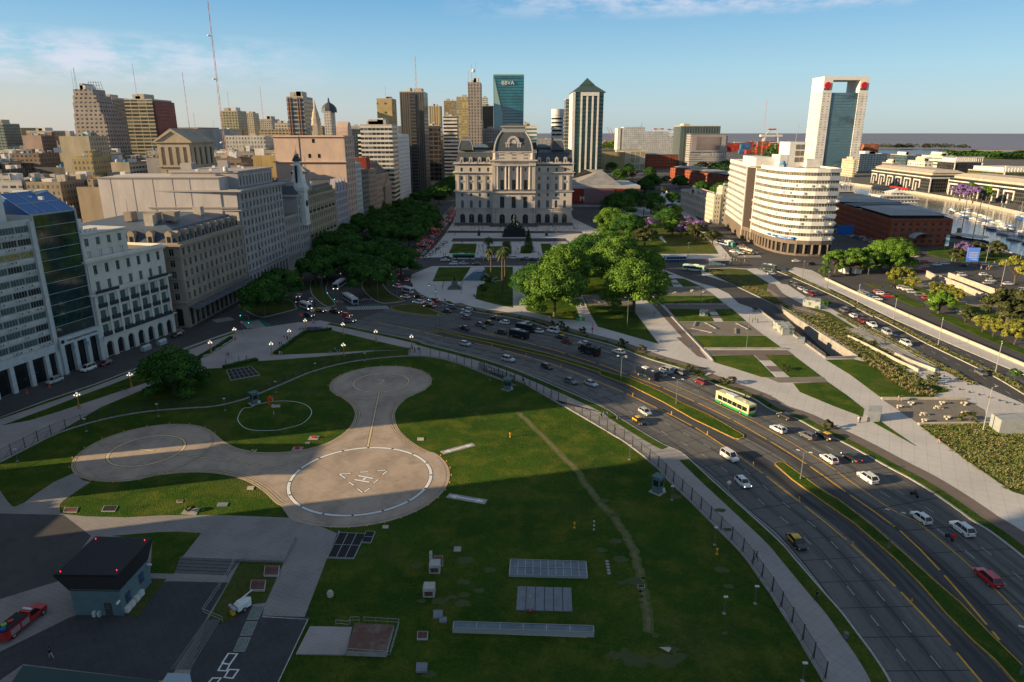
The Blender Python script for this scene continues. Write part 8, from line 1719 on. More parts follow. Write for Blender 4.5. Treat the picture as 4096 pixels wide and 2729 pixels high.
def dq(pose,trou):
 P=dict(pelvis=(0,0,.95),spine=(0,0,1.15),chest=(.02,0,1.38),neck=(.02,0,1.5),head=(.03,0,1.63),top=(.03,0,1.73))
 w_=pose
 for s,k in((1,'l'),(-1,'r')):
  f=w_*s;P['hip'+k]=(0,.1*s,.9);P['knee'+k]=(.16*f+.05*abs(w_),.1*s,.5);P['ank'+k]=(.28*f-(.08 if f<0 else 0),.1*s,.08+(.06 if f<0 else 0));P['toe'+k]=(P['ank'+k][0]+.17,.11*s,.04)
  P['sh'+k]=(.02,.18*s,1.42);P['el'+k]=(-.14*f,.23*s,1.14);P['wr'+k]=(-.1*f+.1,.22*s,.9);P['ha'+k]=(-.1*f+.15,.22*s,.82)
 bZ=list(P);E=[('pelvis','spine'),('spine','chest'),('chest','neck'),('neck','head'),('head','top')]
 for k in'lr':E+=[('pelvis','hip'+k),('hip'+k,'knee'+k),('knee'+k,'ank'+k),('ank'+k,'toe'+k),('chest','sh'+k),('sh'+k,'el'+k),('el'+k,'wr'+k),('wr'+k,'ha'+k)]
 R=dict(pelvis=.15,spine=.14,chest=.17,neck=.06,head=.105,top=.07,hip=.1,knee=.065,ank=.045,toe=.04,sh=.075,el=.05,wr=.035,ha=.04)
 me=bpy.data.meshes.new(d8);me.from_pydata([P[n]for n in bZ],[(bZ.index(a),bZ.index(b_))for a,b_ in E],[]);o=ON('tmp',me);LK(o);m=o.modifiers.new('s','SKIN');sv=me.skin_vertices[0].data if me.skin_vertices else None
 if sv is None:bpy.context.view_layer.update();me.skin_vertices or None
 for i,n in enumerate(bZ):
  k=n if n in R else n[:-1];me.skin_vertices[0].data[i].radius=(R[k],R[k]*(.75 if k in('chest','pelvis','spine')else 1));me.skin_vertices[0].data[i].use_root=(n=='pelvis')
 o.modifiers.new('d','SUBSURF').levels=1;dg=bpy.context.evaluated_depsgraph_get();out=bpy.data.meshes.new_from_object(o.evaluated_get(dg));bpy.data.objects.remove(o)
 for m_ in(SHIRT,trou,SKIN,SHOE):out.materials.append(m_)
 for p_ in out.polygons:
  z=p_.center.z;y=abs(p_.center.y);p_.material_index=3 if z<.1 else 2 if(z>1.49 or(z<1.15 and y>.165))else 1 if z<.98 else 0;p_.use_smooth=True
 out.name=d8;return out
FIG=[]
try:
 for w_ in(0,.9,-.8):
  for t_ in(TROU,TROUL):FIG.append(dq(w_,t_))
except Exception as ex:print('figure failed',ex)
b=MB();b.ball((0.,0,1.69),.115,8);HAIRM=b.mesh('hair',[HAIR])
rp=RR(8);SH=[(dJ,(.6,.6,.58)),(dM,(.02,.02,.02)),('red',(.4,.02,.02)),(dS,(.04,.12,.35)),(dO,(.2,.2,.2)),(ea,(.02,.03,.08)),('green',(.03,.25,.08)),(ey,(.6,.2,.03)),('pink',(.5,.2,.25))]
def bh(c,x,y,label,shirt=None,rz=None,z=None,group=None):
 sn,dv=SH[[n for n,_ in SH].index(shirt)]if shirt else rp.c(SH);p=g(c,x,y,H1)if isinstance(c,str)else c;rz=rp.random()*6.28 if rz is None else rz
 r=ag('person',('person 'if label[0]!='@'else'')+label.replace('@',sn),'person',(p[0],p[1],H1 if z is None else z),group,rz);aH(d8,rp.c(FIG),r,color=dv);aH('hair',HAIRM,r);return r
PW_='people walking'
for c,x,y,sh,am in(('K',1050,470,ea,'in dark clothes on the left path, walking left of another'),('K',1085,480,'red','in a dark red top walking on the left path'),('K',1940,180,'red','in red near the cobbled plaza benches'),('K',1957,170,dS,'in blue between two others near the plaza benches'),('K',1985,180,dJ,'in white beside the one in blue near the benches'),('K',1935,238,ea,'standing by the ribbed planting bed'),('K',2048,212,dO,'walking above the planting bed'),('K',2113,200,'red','in red walking above the planting bed'),('K',1718,240,dM,'in black half hidden by the near dark tree'),('K',1733,245,dJ,'in white half hidden by the near dark tree'),('G',165,1148,dJ,'in white on the plaza by the round sign'),('G',150,1140,dM,'in black on the plaza by the round sign'),('G',510,1200,'red','in red beside a lamp on the plaza'),('G',535,1205,ea,'in dark blue beside a lamp on the plaza'),('G',470,1258,dM,'sitting low by the hedge, left of a pair'),('G',485,1255,ea,'by the hedge, right of a pair'),('G',470,1335,dJ,'in white at the hedge corner'),('G',488,1332,'pink','in pink at the hedge corner'),('G',895,1320,dS,'in blue on the path below the triangular lawn'),('G',910,1322,'red','in red on the path below the triangular lawn'),('G',945,1305,dJ,'in a pale top walking ahead on the path'),('G',958,1318,dS,'in light blue walking on the path'),('G',980,1305,ea,'in navy leading the group on the path'),('G',752,1058,dJ,'in white at the plaza edge by the avenue'),('G',768,1060,'pink','in pink at the plaza edge by the avenue'),('G',1583,1305,'pink','in pink by the small bench'),('G',1605,1300,dM,'in black near the small bench'),('G',1625,1308,ea,'walking off from the small bench'),('G',2020,805,ey,'in an orange vest by the monument fence'),('G',1523,868,ey,'traffic officer in orange at the crossing'),('G',650,1000,dS,'in blue crossing by the traffic cones'),('H',828,872,dM,'standing alone on the pale park path'),('O',12,790,dM,'in black, left of three joggers on the walkway'),('O',35,778,'green','in green, middle of three on the walkway'),('O',68,778,dS,'in blue, right of three on the walkway'),('O',142,930,dM,'in black walking inside the fence line'),('H',842,1470,dM,'in black on the walkway near the octagonal booth'),('H',852,1485,dO,'in grey on the walkway near the octagonal booth'),('R',1180,650,dM,'in black carrying a bag beside the fence'),('R',1632,945,dM,'in black on the lower verge'),('H',1965,885,ea,'walking down the bike path'),('I',45,1005,dS,'in blue on the pale path left of the brown strip'),('I',988,1062,'green','in green, left of three on the curved path'),('I',1012,1062,'red','in brown-red, middle of three on the curved path'),('I',1037,1065,dS,'in blue, right of three on the curved path'),('Q',520,765,dJ,'in white beside the concrete cube'),('Q',535,765,dM,'in black beside the concrete cube'),('Q',1240,948,'red','in red standing at the edge of the grass bed'),('Q',880,572,dJ,'in white sitting on the long seat wall'),('Q',907,572,dM,'in black sitting on the long seat wall'),('J',578,1270,ea,'walking along the fenced footpath'),('M',373,1150,dM,'in black crossing the dark yard'),('I',250,895,dM,'lying low by the seat wall'),('I',555,880,'red','in red on the lawn, left of a pair'),('I',585,882,ey,'on the lawn, right of a pair')):
 bh(c,x,y,am,sh,group=PW_ if'walk'in am else None)
for k in range(150):
 t=rp.random();c=rp.c(['a','a','b','c','d','e'])
 if c=='a':p=(rp.u(-42,52),rp.u(478,503))
 elif c=='b':p=(rp.u(-46,58),rp.u(440,477))
 elif c=='c':p=g('G',rp.gauss(1830,55),rp.gauss(420,40),H1)
 elif c=='d':p=g('H',rp.u(150,1150),rp.u(262,272)if rp.random()<.5 else rp.u(356,378),H1)
 else:p=g('H',rp.u(460,500)if rp.random()<.5 else rp.u(760,810),rp.u(255,460),H1)
 bh(p,0,0,'@-topped person '+dict(a='close to the palace steps',b='on the plaza by the monument',c='at the bus stop corner of the plaza',d='along the edge of the plaza lawns',e='on a path between plaza lawns')[c],group='crowd on the plaza')
for k in range(28):p=g('I',rp.u(690,930),rp.u(415,520),H1);bh(p,0,0,'@-topped pedestrian around the crossing below the curved office',group='pedestrians at the right crossing')
for k in range(24):p=g('J',rp.u(1440,1640),rp.u(500,560),H1);bh(p,0,0,'@-topped pedestrian at the junction by the marina',group='pedestrians at the marina junction')
for k in range(40):
 x=rp.c([rp.u(312,585),rp.u(1105,1380)]);X_,Y_,_=aF('V',x,480,528);bh((X_,527.2+rp.random()*3),0,0,'@-topped visitor on the roof terrace of the palace',z=aF('V',0,540,512)[2]+2.4,group='visitors on the palace terrace')
def b9(c,x,y,rz,label,box=None,shirt=dM):
 p=g(c,x,y,.5);r=ag('motorcycle',label,'motorcycle',(p[0],p[1],.02),'motorcycles',rz)
 for x_ in(.68,-.68):b=MB();b.tu((x_,-.06,.31),(x_,.06,.31),.31,.31,14);b.lb(ew,ce,r)
 b=MB();b.tu((.55,0,.45),(-.1,0,.62),.14,.17,6);b.tu((-.1,0,.5),(-.6,0,.42),.14,.08,6);b.box(-.15,.35,-.15,.15,.62,.86);b.lb('frame',bl,r);b=MB();b.box(-.75,-.1,-.14,.14,.74,.86);b.lb('seat',bl,r);b=MB();b.tu((.5,-.33,1.02),(.5,.33,1.02),.025,.025,4);b.tu((.5,0,1.),(.68,0,.35),.035,.03,4);b.lb('handlebar',cN,r)
 if box:b=MB();b.box(-1.05,-.55,-.28,.28,.9,1.4);b.bd('delivery_box',ab('box_red',(.6,.02,.03)),r,local=True)
 q=ag('person','rider in '+shirt+' on the '+label.split(',')[0],'person',(p[0],p[1],.02),'motorcycle riders',rz);b=MB();col=[n for n,_ in SH].index(shirt);ms=[ab('rider_'+shirt,SH[col][1]),TROU,SKIN]
 a6=[(-.28,.8,.17),(-.2,1.05,.16),(-.08,1.28,.19),(-.02,1.42,.12),(.02,1.5,.07)]
 for(x0,z0,r0),(x1,z1,r1)in zip(a6,a6[1:]):b.tu((x0,0,z0),(x1,0,z1),r0,r1,8,0)
 for s in(-1,1):b.tu((-.08,s*.18,1.34),(.12,s*.28,1.12),.07,.055,6,0);b.tu((.12,s*.28,1.12),(.48,s*.3,1.05),.055,.04,6,0);b.tu((-.25,s*.1,.82),(.2,s*.2,.72),.1,.08,6,1);b.tu((.2,s*.2,.72),(.05,s*.2,.28),.07,.05,6,1)
 b.bd(d8,ms,q,local=True,smooth=True);b=MB();b.ball((.05,0,1.63),.15,10);b.bd('helmet',ab('helmet',(.05,.05,.06),rough=.25),q,local=True)
tg=lambda c,x,y:cR(g(c,x,y,.5),True)
b9('S',1320,468,tg('S',1320,468),'courier motorcycle with red box, beside the white sport utility car',True,dS);b9('S',1055,145,tg('S',1055,145),'black motorcycle alone in the right lane');b9('O',1400,590,tg('O',1400,590),'motorcycle between bus and verge','',shirt=dJ);b9('H',507,990,tg('H',507,990),'motorcycle beside a dark hatchback at the bend',shirt=dJ);b9('G',1600,728,2.,'red motorcycle at the plaza kerb',shirt='red');b9('G',772,905,5.3,'small red motorcycle at the left crossing',shirt=ea)
GOLD=ab('gilt_bronze',(.42,.23,.07),rough=.5);GLOBE=ab('lit_globe',(.8,.75,.65),emit=(1,.8,.55),estr=.7);GLOBW=ab('white_globe',(.75,.75,.72),emit=(.9,.95,1),estr=.25);be=ab('grey_pole',(.13,.15,.15),rough=.5);aB=ab('pale_pole',(.33,.34,.33));c4=ab('green_booth',(.1,.17,.165),var=.15,scale=2)
bV=None
def cX(c,x,y,am):
 global bV;p=g(c,x,y,H1)
 if bV is None:
  r=ag('ornate_lamp',am,'street lamp',(p[0],p[1],H1),'gilt lamps of the plaza');bV=r;b=MB();b.la((0,0,0),[(.42,0),(.42,.25),(.26,.35),(.3,.9),(.14,1.1),(.11,2.6),(.15,2.7),(.09,2.85),(.09,3.6),(.13,3.7),(.05,3.8)],10);b.lb(eb,GOLD,r)
  for k in range(4):a=k*pi/2+.5;b=MB();b.tu((0,0,3.2),(.45*cos(a),.45*sin(a),3.15),.04,.04,5);b.tu((.45*cos(a),.45*sin(a),3.15),(.55*cos(a),.55*sin(a),3.35),.04,.04,5);ar=b.lb('arm',GOLD,r);b=MB();b.ball((.55*cos(a),.55*sin(a),3.52),.19,8);b.lb('globe',GLOBE,ar)
  b=MB();b.ball((0,0,4.02),.26,8);b.lb('globe',GLOBW,r)
 else:r=cA(bV,(p[0],p[1],H1),rp.random(),am)
for c,x,y,am in(('K',680,605,'gilt lamp on the lawn strip at the far left'),('K',1127,425,'gilt lamp left of the dense dark tree'),('K',1810,138,'gilt lamp by the long hedge'),('K',2330,150,'gilt lamp in the middle of the cobbled plaza'),('G',90,1197,'gilt lamp at the left end of the cobbled plaza'),('G',558,1212,'gilt lamp beside the triangular lawn hedge, second along it'),('G',693,1118,'gilt lamp at the flower bed'),('G',1015,1152,'gilt lamp on the far rim of the triangular lawn'),('G',1020,1337,'gilt lamp on the path below the triangular lawn'),('G',1295,1217,'gilt lamp on the diagonal path by the avenue'),('G',1600,1262,'gilt lamp where the fence meets the path'),('U',1105,600,'gilt lamp at the office arcade')):cX(c,x,y,am)
def lamp(c,xb,yb,xt,yt,am,double=True,m=None,ang_=None):
 p=g(c,xb,yb,.12);h=max(4.5,aF(c,xt,yt,p[1])[2]);r=ag('street_lamp',am,'street lamp',(p[0],p[1],.12),'street lamps');b=MB();b.tu((0,0,0),(0,0,h),.13,.07,8);b.tu((0,0,0),(0,0,.5),.2,.18,8);b.lb('pole',m or be,r);a=ang_ if ang_ is not None else 0
 for s in((1,-1)if double else(1,)):b=MB();b.tu((0,0,h),(s*.9*cos(a),s*.9*sin(a),h+.25),.05,.04,5);ar=b.lb('arm',m or be,r);b=MB();b.M=MT((s*1.15*cos(a),s*1.15*sin(a),h+.28))@dF(a,4,'Z');b.box(-.32,.32,-.12,.12,-.05,.05);b.lb('lamp_head',AC,ar)
for c,xb,yb,xt,yt,am in(('O',735,640,745,410,'lamp post at the widest part of the first median'),('O',1935,1365,1975,1115,'lamp post at the start of the second median'),('O',203,405,212,195,'lamp post on the first median near the police minibus'),('S',858,560,903,290,'lamp post in the middle of the lower median'),('S',1862,1505,1884,1190,'lamp post at the lower right corner'),('H',1097,1230,1100,988,'tall lamp post in front of the taxi and red hatchback'),('H',613,1102,615,900,'lamp post on the thin part of the median'),('H',128,1008,130,805,'lamp post near the median tip'),('H',90,1002,88,885,'short post beside the one near the median tip'),('H',1677,1430,1683,1240,'lamp post behind the three lower sedans'),('G',842,837,828,668,'lamp post on the first traffic island'),('G',818,747,803,585,'lamp post behind the one on the first island'),('G',1312,860,1300,688,'lamp post on the second traffic island'),('G',1350,750,1345,578,'lamp post by the lone island tree'),('G',1470,835,1466,700,'lamp post at the curved lane'),('I',930,1308,953,1000,'tall double lamp on the lower park lawn'),('I',487,880,503,610,'tall double lamp by the gravel seats'),('H',1730,985,1738,735,'lamp on the lawn under the right tree clump'),('I',1705,765,1730,580,'lamp post on the median of the twin road'),('I',1470,642,1486,480,'lamp post opposite the kiosk'),('J',310,885,335,708,'lamp post before the row of parked silver cars'),('J',662,1022,688,848,'lamp post over the promenade by the lawn island'),('J',1090,1283,1132,1035,'lamp post low on the promenade'),('J',1645,1542,1702,1265,'lamp post nearest on the promenade'),('J',1690,748,1745,472,'tall lamp at the far junction'),('J',1550,487,1592,342,'lamp on the marina lawn edge'),('J',1222,467,1240,315,'lamp by the flag banner'),('J',1875,500,1895,400,'lamp at the right edge on the marina road'),('Q',1640,832,1713,455,'tall bare pole by the concrete cabin'),('I',365,440,370,300,'lamp on the cross street pavement'),('G',1165,690,1195,700,'lamp among the left clump trees'),('H',500,350,498,225,'lamp between plaza lawns'),('H',1108,350,1107,225,'lamp right of the car park ramp')):
 lamp(c,xb,yb,xt,yt,am,'bare'not in am and'short'not in am,aB if c in'JQ'else None,1. if c in'JI'else-.5 if c in'OS'else .2)
for x,y,am in((440,1420,'first'),(632,1430,'second'),(968,1430,'third'),(1146,1415,'fourth')):
 X_=aF('C',x,1300,497)[0];h=aF('C',x,1310,497)[2];r=ag('floodlight_mast',am+' floodlight mast before the palace, counted from the left','floodlight mast',(X_,497,H1),'floodlight masts before the palace');b=MB();b.tu((0,0,0),(0,0,h),.18,.12,6);b.lb('pole',be,r)
 for k in range(3):
  b=MB();b.tu((-2,0,h-k*1.4),(2,0,h-k*1.4),.06,.06,4)
  for j in range(4):b.box(-1.9+j*1.1,-1.5+j*1.1,-.3,.1,h-k*1.4,h-k*1.4+.5)
  b.lb('floodlight_bar',be,r)
r_=ag('fence','tall dark metal fence curving round the heliport lawn beside the walkway','fence',(af[0][0],af[0][1],0));FM_=ab('fence_iron',(.045,.05,.052),rough=.6);fp=[]
s_=[0]
for i in range(1,len(af)):s_.append(s_[-1]+md(af[i],af[i-1]))
def fat(t):i=next((k for k in range(1,len(s_))if s_[k]>=t),len(s_)-1);u=(t-s_[i-1])/((s_[i]-s_[i-1])or 1);return(aa(af[i-1][0],af[i][0],u),aa(af[i-1][1],af[i][1],u))
FH=2.5;sp_=3.4;npn=int(s_[-1]/sp_);o_=aQ[r_.name];bt=[]
for k in range(npn):bt.append(fat(k*sp_))
pm=MB();pm.tu((0,0,0),(0,0,FH+.25),.09,.08,6);pm.tu((0,0,1.6),(-.9,-.9,.05),.035,.035,4);pmesh=pm.mesh(eb,[FM_]);cE=MB();nn_=0
order=sorted(range(len(bt)),key=lambda k:md(bt[k],(0,0)))
for rk,k in enumerate(order):
 p=bt[k]
 if rk<100:aH(eb,pmesh,r_,(p[0]-o_[0],p[1]-o_[1],H1))
 else:cE.tu((p[0],p[1],H1),(p[0],p[1],H1+FH+.25),.07,.06,4)
bj(cE.bd(eb,FM_,r_),kind=eS)
bP=[]
for k in range(npn-1):
 a,e=bt[k],bt[k+1];b=MB();b.tu((*a,H1+FH),(*e,H1+FH),.035,.035,4);b.tu((*a,H1+.3),(*e,H1+.3),.03,.03,4);far_=md(a,(0,0))>190;n=8 if far_ else 14
 for j in range(1,n):t=j/n;q=(aa(a[0],e[0],t),aa(a[1],e[1],t));w_=.02 if not far_ else .026;b.tu((*q,H1+.3),(*q,H1+FH),w_,w_,3)
 bP.append((md(a,(0,0)),b))
bP.sort(key=lambda t:t[0]);cE=MB()
for k,(d_,b)in enumerate(bP):
 if k<100:b.bd(dX,FM_,r_)
 else:cE.add(b.v,b.f)
bj(cE.bd(dX,FM_,r_),kind=eS)
def cl(c,x,y,am,w_=1.9,h=3.,n=8,m=None):
 p=g(c,x,y,ZL);r=ag('guard_booth',am,'guard booth',(p[0],p[1],ZL),'guard booths');R_=w_/2;b=MB();b.la((0,0,0),[(R_*1.8,0),(R_*1.8,.08)],4);b.lb('plinth',aw,r);b=MB();b.la((0,0,.08),[(R_*1.1,0),(R_*1.1,h)],n);b.lb('walls',m or c4,r)
 for k in range(n):
  if n==4 and k in(1,):continue
  a=(k+.5)*2*pi/n;ap=R_*1.1*cos(pi/n);b=MB();b.M=dF(a,4,'Z');s2=R_*1.1*sin(pi/n)*.72;b.box(ap-.01,ap+.03,-s2,s2,h*.45,h*.82);b.lb(em,GL,r)
 b=MB();b.la((0,0,h+.08),[(R_*1.45,0),(R_*1.4,.12),(.1,.55 if n>4 else .16)],n);b.lb(eG,m or c4,r);b=MB();b.box(R_*.9,R_*1.35,-.35,.35,.15,.7);b.lb(en,AC,r)
cl('L',2020,408,'octagonal grey-green guard booth with pointed roof by the fence bend');cl('O',555,1490,'square green guard booth with open top standing nearest, on a pale slab',2.,3.3,4);cl('K',2180,565,'square green guard booth near the windsock, at the fence',2.,2.9,4)
p=g('K',2345,660,ZL);r=ag('windsock','red windsock drooping from a red and white pole inside the white lawn ring','windsock',(p[0],p[1],ZL));b=MB()
for k in range(5):b.tu((0,0,k*.9),(0,0,k*.9+.9),.07,.07,6,k%2)
b.bd('pole',[ak,ab(fa,(.65,.04,.02))],r,local=True);b=MB();b.tu((0,0,4.4),(-.5,0,4.5),.3,.42,8);b.tu((-.5,0,4.5),(-.9,.05,3.9),.42,.34,8);b.tu((-.9,.05,3.9),(-.85,.05,2.4),.34,.16,8);b.bd('sock',ab('sock_orange',(.75,.07,.02),emit=(.8,.05,.02),estr=0.),r,local=True);b=MB();b.box(-.15,.15,-.15,.15,4.5,4.9);b.lb('obstruction_light',aJ[fa],r)
YL=ab('light_amber',(.75,.33,.02),rough=.4);b=MB();b.la((0,0,0),[(.1,0),(.1,.15),(.14,.17),(.13,.27),(.02,.3)],8);elm=b.mesh('light',[YL])
for k in range(46):
 if k<16:a=aa(aHb+.15,aHr-.1,k/15);q=(cH[0]+17.9*cos(a),cH[1]+17.9*sin(a))
 elif k<30:a=aa(a1t,a1b,(k-16)/13);q=(c1[0]+14.3*cos(a),c1[1]+14.3*sin(a))
 else:a=aa(a2r,a2l,(k-30)/15);q=(c2[0]+14.2*cos(a),c2[1]+14.2*sin(a))
 o=ON('edge_light',elm);LK(o);o.location=(q[0],q[1],ZL);bj(o,'small amber edge light on the rim of the helipad','light','amber lights round the helipad')
def aS(c,av,h,m,name,label,cat,rim=None,ins=.2,group=None,bars=None):
 P=gs(c,av,ZL+h);cx=sum(p[0]for p in P)/len(P);cy=sum(p[1]for p in P)/len(P);r=ag(name,label,cat,(cx,cy,ZL),group);b=MB()
 k=1-ins/max(.5,md(P[0],P[2])/2)if rim else 1
 Q=[(cx+(p[0]-cx)*k,cy+(p[1]-cy)*k)for p in P]
 if rim:b.pz(P,ZL,ZL+h);b.bd('rim',rim,r);b=MB();b.pz(Q,ZL+h+.004,ZL+h+.02);b.bd('cover',m,r)
 else:b.pz(P,ZL,ZL+h);b.bd('slab',m,r)
 if bars:
  nx,ny=bars
  for i in range(nx+1):t=i/nx;A_=(aa(Q[0][0],Q[1][0],t),aa(Q[0][1],Q[1][1],t));E_=(aa(Q[3][0],Q[2][0],t),aa(Q[3][1],Q[2][1],t));b=MB();b.rbn([A_,E_],.09,ZL+h+.022,ZL+h+.06);b.bd('bar',aB if rim is not aB else cN,r)
  for i in range(ny+1):t=i/ny;A_=(aa(Q[0][0],Q[3][0],t),aa(Q[0][1],Q[3][1],t));E_=(aa(Q[1][0],Q[2][0],t),aa(Q[1][1],Q[2][1],t));b=MB();b.rbn([A_,E_],.09,ZL+h+.062,ZL+h+.09);b.bd('bar',aB,r)
 return r
dE=ab('dark_grating',(.02,.02,.022),var=.3,scale=8);bJ=ab('rusty_plate',(.115,.055,.045),var=.45,scale=1.2,det=9);dH=ae('blue_grey_panel',(.2,.22,.245),[((.13,.14,.16),.8,.45,.7,.6,(1,1)),((.3,.31,.33),1.4,.6,.75,.6,(1,1))]);SKG=ab('skylight_glass',(.1,.14,.17),rough=.2,spec=.6,var=.35,scale=.5)
bG=lambda x,y,w,h,s=0:[(x-w,y+h),(x+w,y+h),(x+w+s,y-h),(x-w+s,y-h)]
aS('N','1572 420 2105 434 2095 330 1580 314',.35,SKG,e4,'long framed glass skylight grid set in the lawn, the larger of two',e4,aB,.15,None,(10,2))
aS('N','1622 655 2000 665 1993 506 1632 496',.12,dH,'slab_row','bed of six blue-grey slabs with puddle marks below the skylight','slab bed',None)
b=MB()
for k in range(1,6):A_=g('N',aa(1622,2000,k/6),aa(655,665,k/6),ZL+.13);E_=g('N',aa(1632,1993,k/6),aa(496,506,k/6),ZL+.13);b.rbn([A_,E_],.1,ZL+.12,ZL+.13)
bj(b.bd('slab_joints',a5),kind=eR)
p=g('N',1715,670,ZL);r=ag('vent_pipe','short white vent pipe on a red base in front of the slab bed','pipe',(p[0],p[1],ZL));b=MB();b.tu((0,0,.2),(0,0,2.6),.14,.14,8);b.ball((0,0,2.6),.22,8);b.lb('pipe',aB,r);b=MB();b.box(-.45,.45,-.3,.3,0,.3);b.bd('base',ab('base_red',(.2,.04,.035)),r,local=True)
aS('N','1192 778 2148 808 2145 764 1200 734',.8,SKG,'long_skylight','very long narrow glazed trough with pale concrete rim',e4,aB,.1,None,(6,1));b=MB();b.rbn(gs('N','1255 808 2095 840',ZL),.15,ZL,ZL+.12);al('edging_strip','thin pale kerb strip below the long glazed trough',ek,b,aO)
aS('N','348 305 530 312 612 142 432 134',.1,dE,eK,'black double grating panel at the apron edge',eK,aB,.15,None,(3,2));aS('N','580 203 645 206 676 128 612 126',.1,dE,eK,'small black grating joined to the double one',eK,aB,.1,None,(1,2))
aS('K','1975 368 2225 322 2155 248 1935 280',.08,dE,eK,'large dark grating below the ribbed planting bed',eK,an,.2,None,(6,3))
for c,q,m_,h,am in(('N',bG(990,824,36,26,4),bJ,.25,'dark red square hatch alone in the grass below the grey pair'),('N',bG(984,1038,38,30,4),dH,.3,'blue-grey square hatch at the very bottom'),('N',bG(1094,681,32,26,3),dH,.3,'blue-grey hatch, larger of the touching pair'),('N',bG(1129,720,25,18,2),dH,.2,'blue-grey hatch, smaller of the touching pair'),('M',bG(505,70,50,18,12),bJ,.12,'rusty hatch at the left tip of the crescent lawn'),('M',bG(782,61,50,20,22),dE,.12,'dark hatch in the crescent lawn beside the rusty one'),('M',bG(1605,31,38,13,12),dH,.12,'grey hatch in the crescent lawn near the paved waist'),('M',bG(1298,8,22,8,6),bJ,.1,'small brown hatch near the crescent lawn centre'),('K',bG(2140,1286,28,14,10),an,.12,'pale slab in the crescent lawn close to the pad edge'),('M',bG(1963,511,54,34,8),bJ,.4,'maroon hatch on the brown lawn, upper of two'),('M',bG(1862,615,54,36,10),bJ,.4,'maroon hatch on the brown lawn, lower of two'),('L',bG(1336,795,26,10,3),an,.12,'pale slab on the sunlit grass right of the pad waist'),('N',bG(742,95,20,10,2),an,.12,'small pale slab just below the pad rim'),('L',bG(200,537,35,10,4),aw,.1,'concrete plate beside the windsock'),('L',bG(450,828,18,7,4),dH,.1,'tiny grey plate left of the pad waist'),('R',bG(312,841,27,11,0),dE,.05,'dark drain cover on the worn track'),('N',bG(1225,245,24,16,4),aw,.12,'broken pale slab corner in the grass'),('R',[(448,1302),(520,1340),(540,1312),(530,1302)],an,.05,'torn flat pale slab low on the lawn')):
 aS(c,q,h,m_,dL,am,dL,aO if m_ in(bJ,dE)else None,.12,fH)
aS('M','1310 100 1420 106 1448 60 1345 57',.1,aw,'planter_slab','concrete slab with a round hole and dry cactus','planter',None);a7('bush','M',1378,88,.9,'dry plant in the hole of the concrete slab',name=eq,cat=eq)
for x,y,am in((1075,372,'double'),(1037,530,'single')):
 p=g('N',x,y+25,ZL);r=ag('vent_housing',am+' concrete vent housing with louvred front on the lawn','vent housing',(p[0],p[1],ZL),'vent housings');b=MB();b.box(-.85,.85,-.6,1.1,0,1.5);
 if am=='double':b.box(-.95,-.55,1.12,2.,0,2.4)
 b.bd('housing',ab('vent_concrete',(.42,.4,.37),var=.25,scale=1.5),r,local=True);b=MB();b.box(-.6,.6,-.66,-.6,.3,1.);b.lb('louvre',bJ,r)
aS('N',bG(1100,325,30,34,0),.08,bJ,dL,'brown hatch behind the double vent housing',dL,aO,.12,fH)
for c,x,y in(('N',372,560),('L',500,790),('L',372,875)):
 p=g(c,x,y,ZL);r=ag('beacon',{372:'round pale capped vent on the lawn left of the housings',500:'red approach light on a grey plate, upper of two',}.get(x,'')if(c,x)!=('L',372)else'red approach light on a grey plate, lower of two','beacon',(p[0],p[1],ZL));b=MB()
 if c=='N':b.la((0,0,0),[(.5,0),(.5,.5),(.35,.55),(.35,.8),(.1,.9)],12);b.lb('cap',an,r)
 else:b.box(-1.1,1.1,-.9,.9,0,.08);b.lb('plate',aw,r);b=MB();b.box(-.4,.4,-.25,.25,.1,.55);b.bd('lamp',ab('beacon_red',(.6,.04,.03)),r,local=True)
for c,x,y,xt,yt in(('O',285,1180,293,1045),('R',542,190,548,88),('R',866,530,884,400),('R',1172,975,1185,845),('R',1530,1560,1547,1425),('R',938,1050,940,925),('K',1930,625,1912,525),('K',1357,675,1347,572),('K',740,805,712,700),('K',150,1060,130,960),('L',206,430,197,348),('L',515,265,515,205),('L',902,185,898,125),('L',1600,230,1593,155),('L',1880,335,1880,252)):
 p=g(c,x,y,ZL);h=max(1.5,min(4,aF(c,xt,yt,p[1])[2]-ZL));r=ag('garden_light','slim floodlight post inside the heliport fence','light post',(p[0],p[1],ZL),'slim floodlight posts by the fence');b=MB();b.tu((0,0,0),(0,0,h),.06,.05,5);b.lb(eb,be,r);b=MB();b.box(-.3,.3,-.18,.12,h,h+.16);b.lb('lamp_head',AC,r);b=MB();b.box(-.22,.22,-.22,.22,0,.12);b.lb('foot',aw,r)
for c,x,y,am in(('N',2013,103,'yellow marker light left of the striped post'),('R',884,598,'yellow marker light near the fence'),('L',2040,780,'orange marker on the sunlit grass')):p=g(c,x,y,ZL);b=MB();b.la((*p,ZL),[(.25,0),(.1,.1),(.08,.7),(.2,.75),(.2,1.),(.02,1.05)],8);al('marker',am,'marker',b,YL)
p=g('N',2143,133,ZL);b=MB()
for k in range(7):b.tu((*p,ZL+k*.4),(*p,ZL+k*.4+.4),.12,.12,8,k%2)
al('striped_post','black and white striped post standing in the lawn',eb,b,[bq,ak])
b=MB()
for k in range(5):p=g('R',aa(53,68,k/4),aa(655,745,k/4),ZL);b.la((*p,ZL),[(.32,0),(.32,.06),(.2,.08)],10)
bj(b.bd('stepping_discs',aw),kind=eR)
r_=aS('N','140 950 475 955 520 770 235 765',.18,bB,'ramp_pad','worn pinkish concrete pad leading up to the brown railed deck','platform',None)
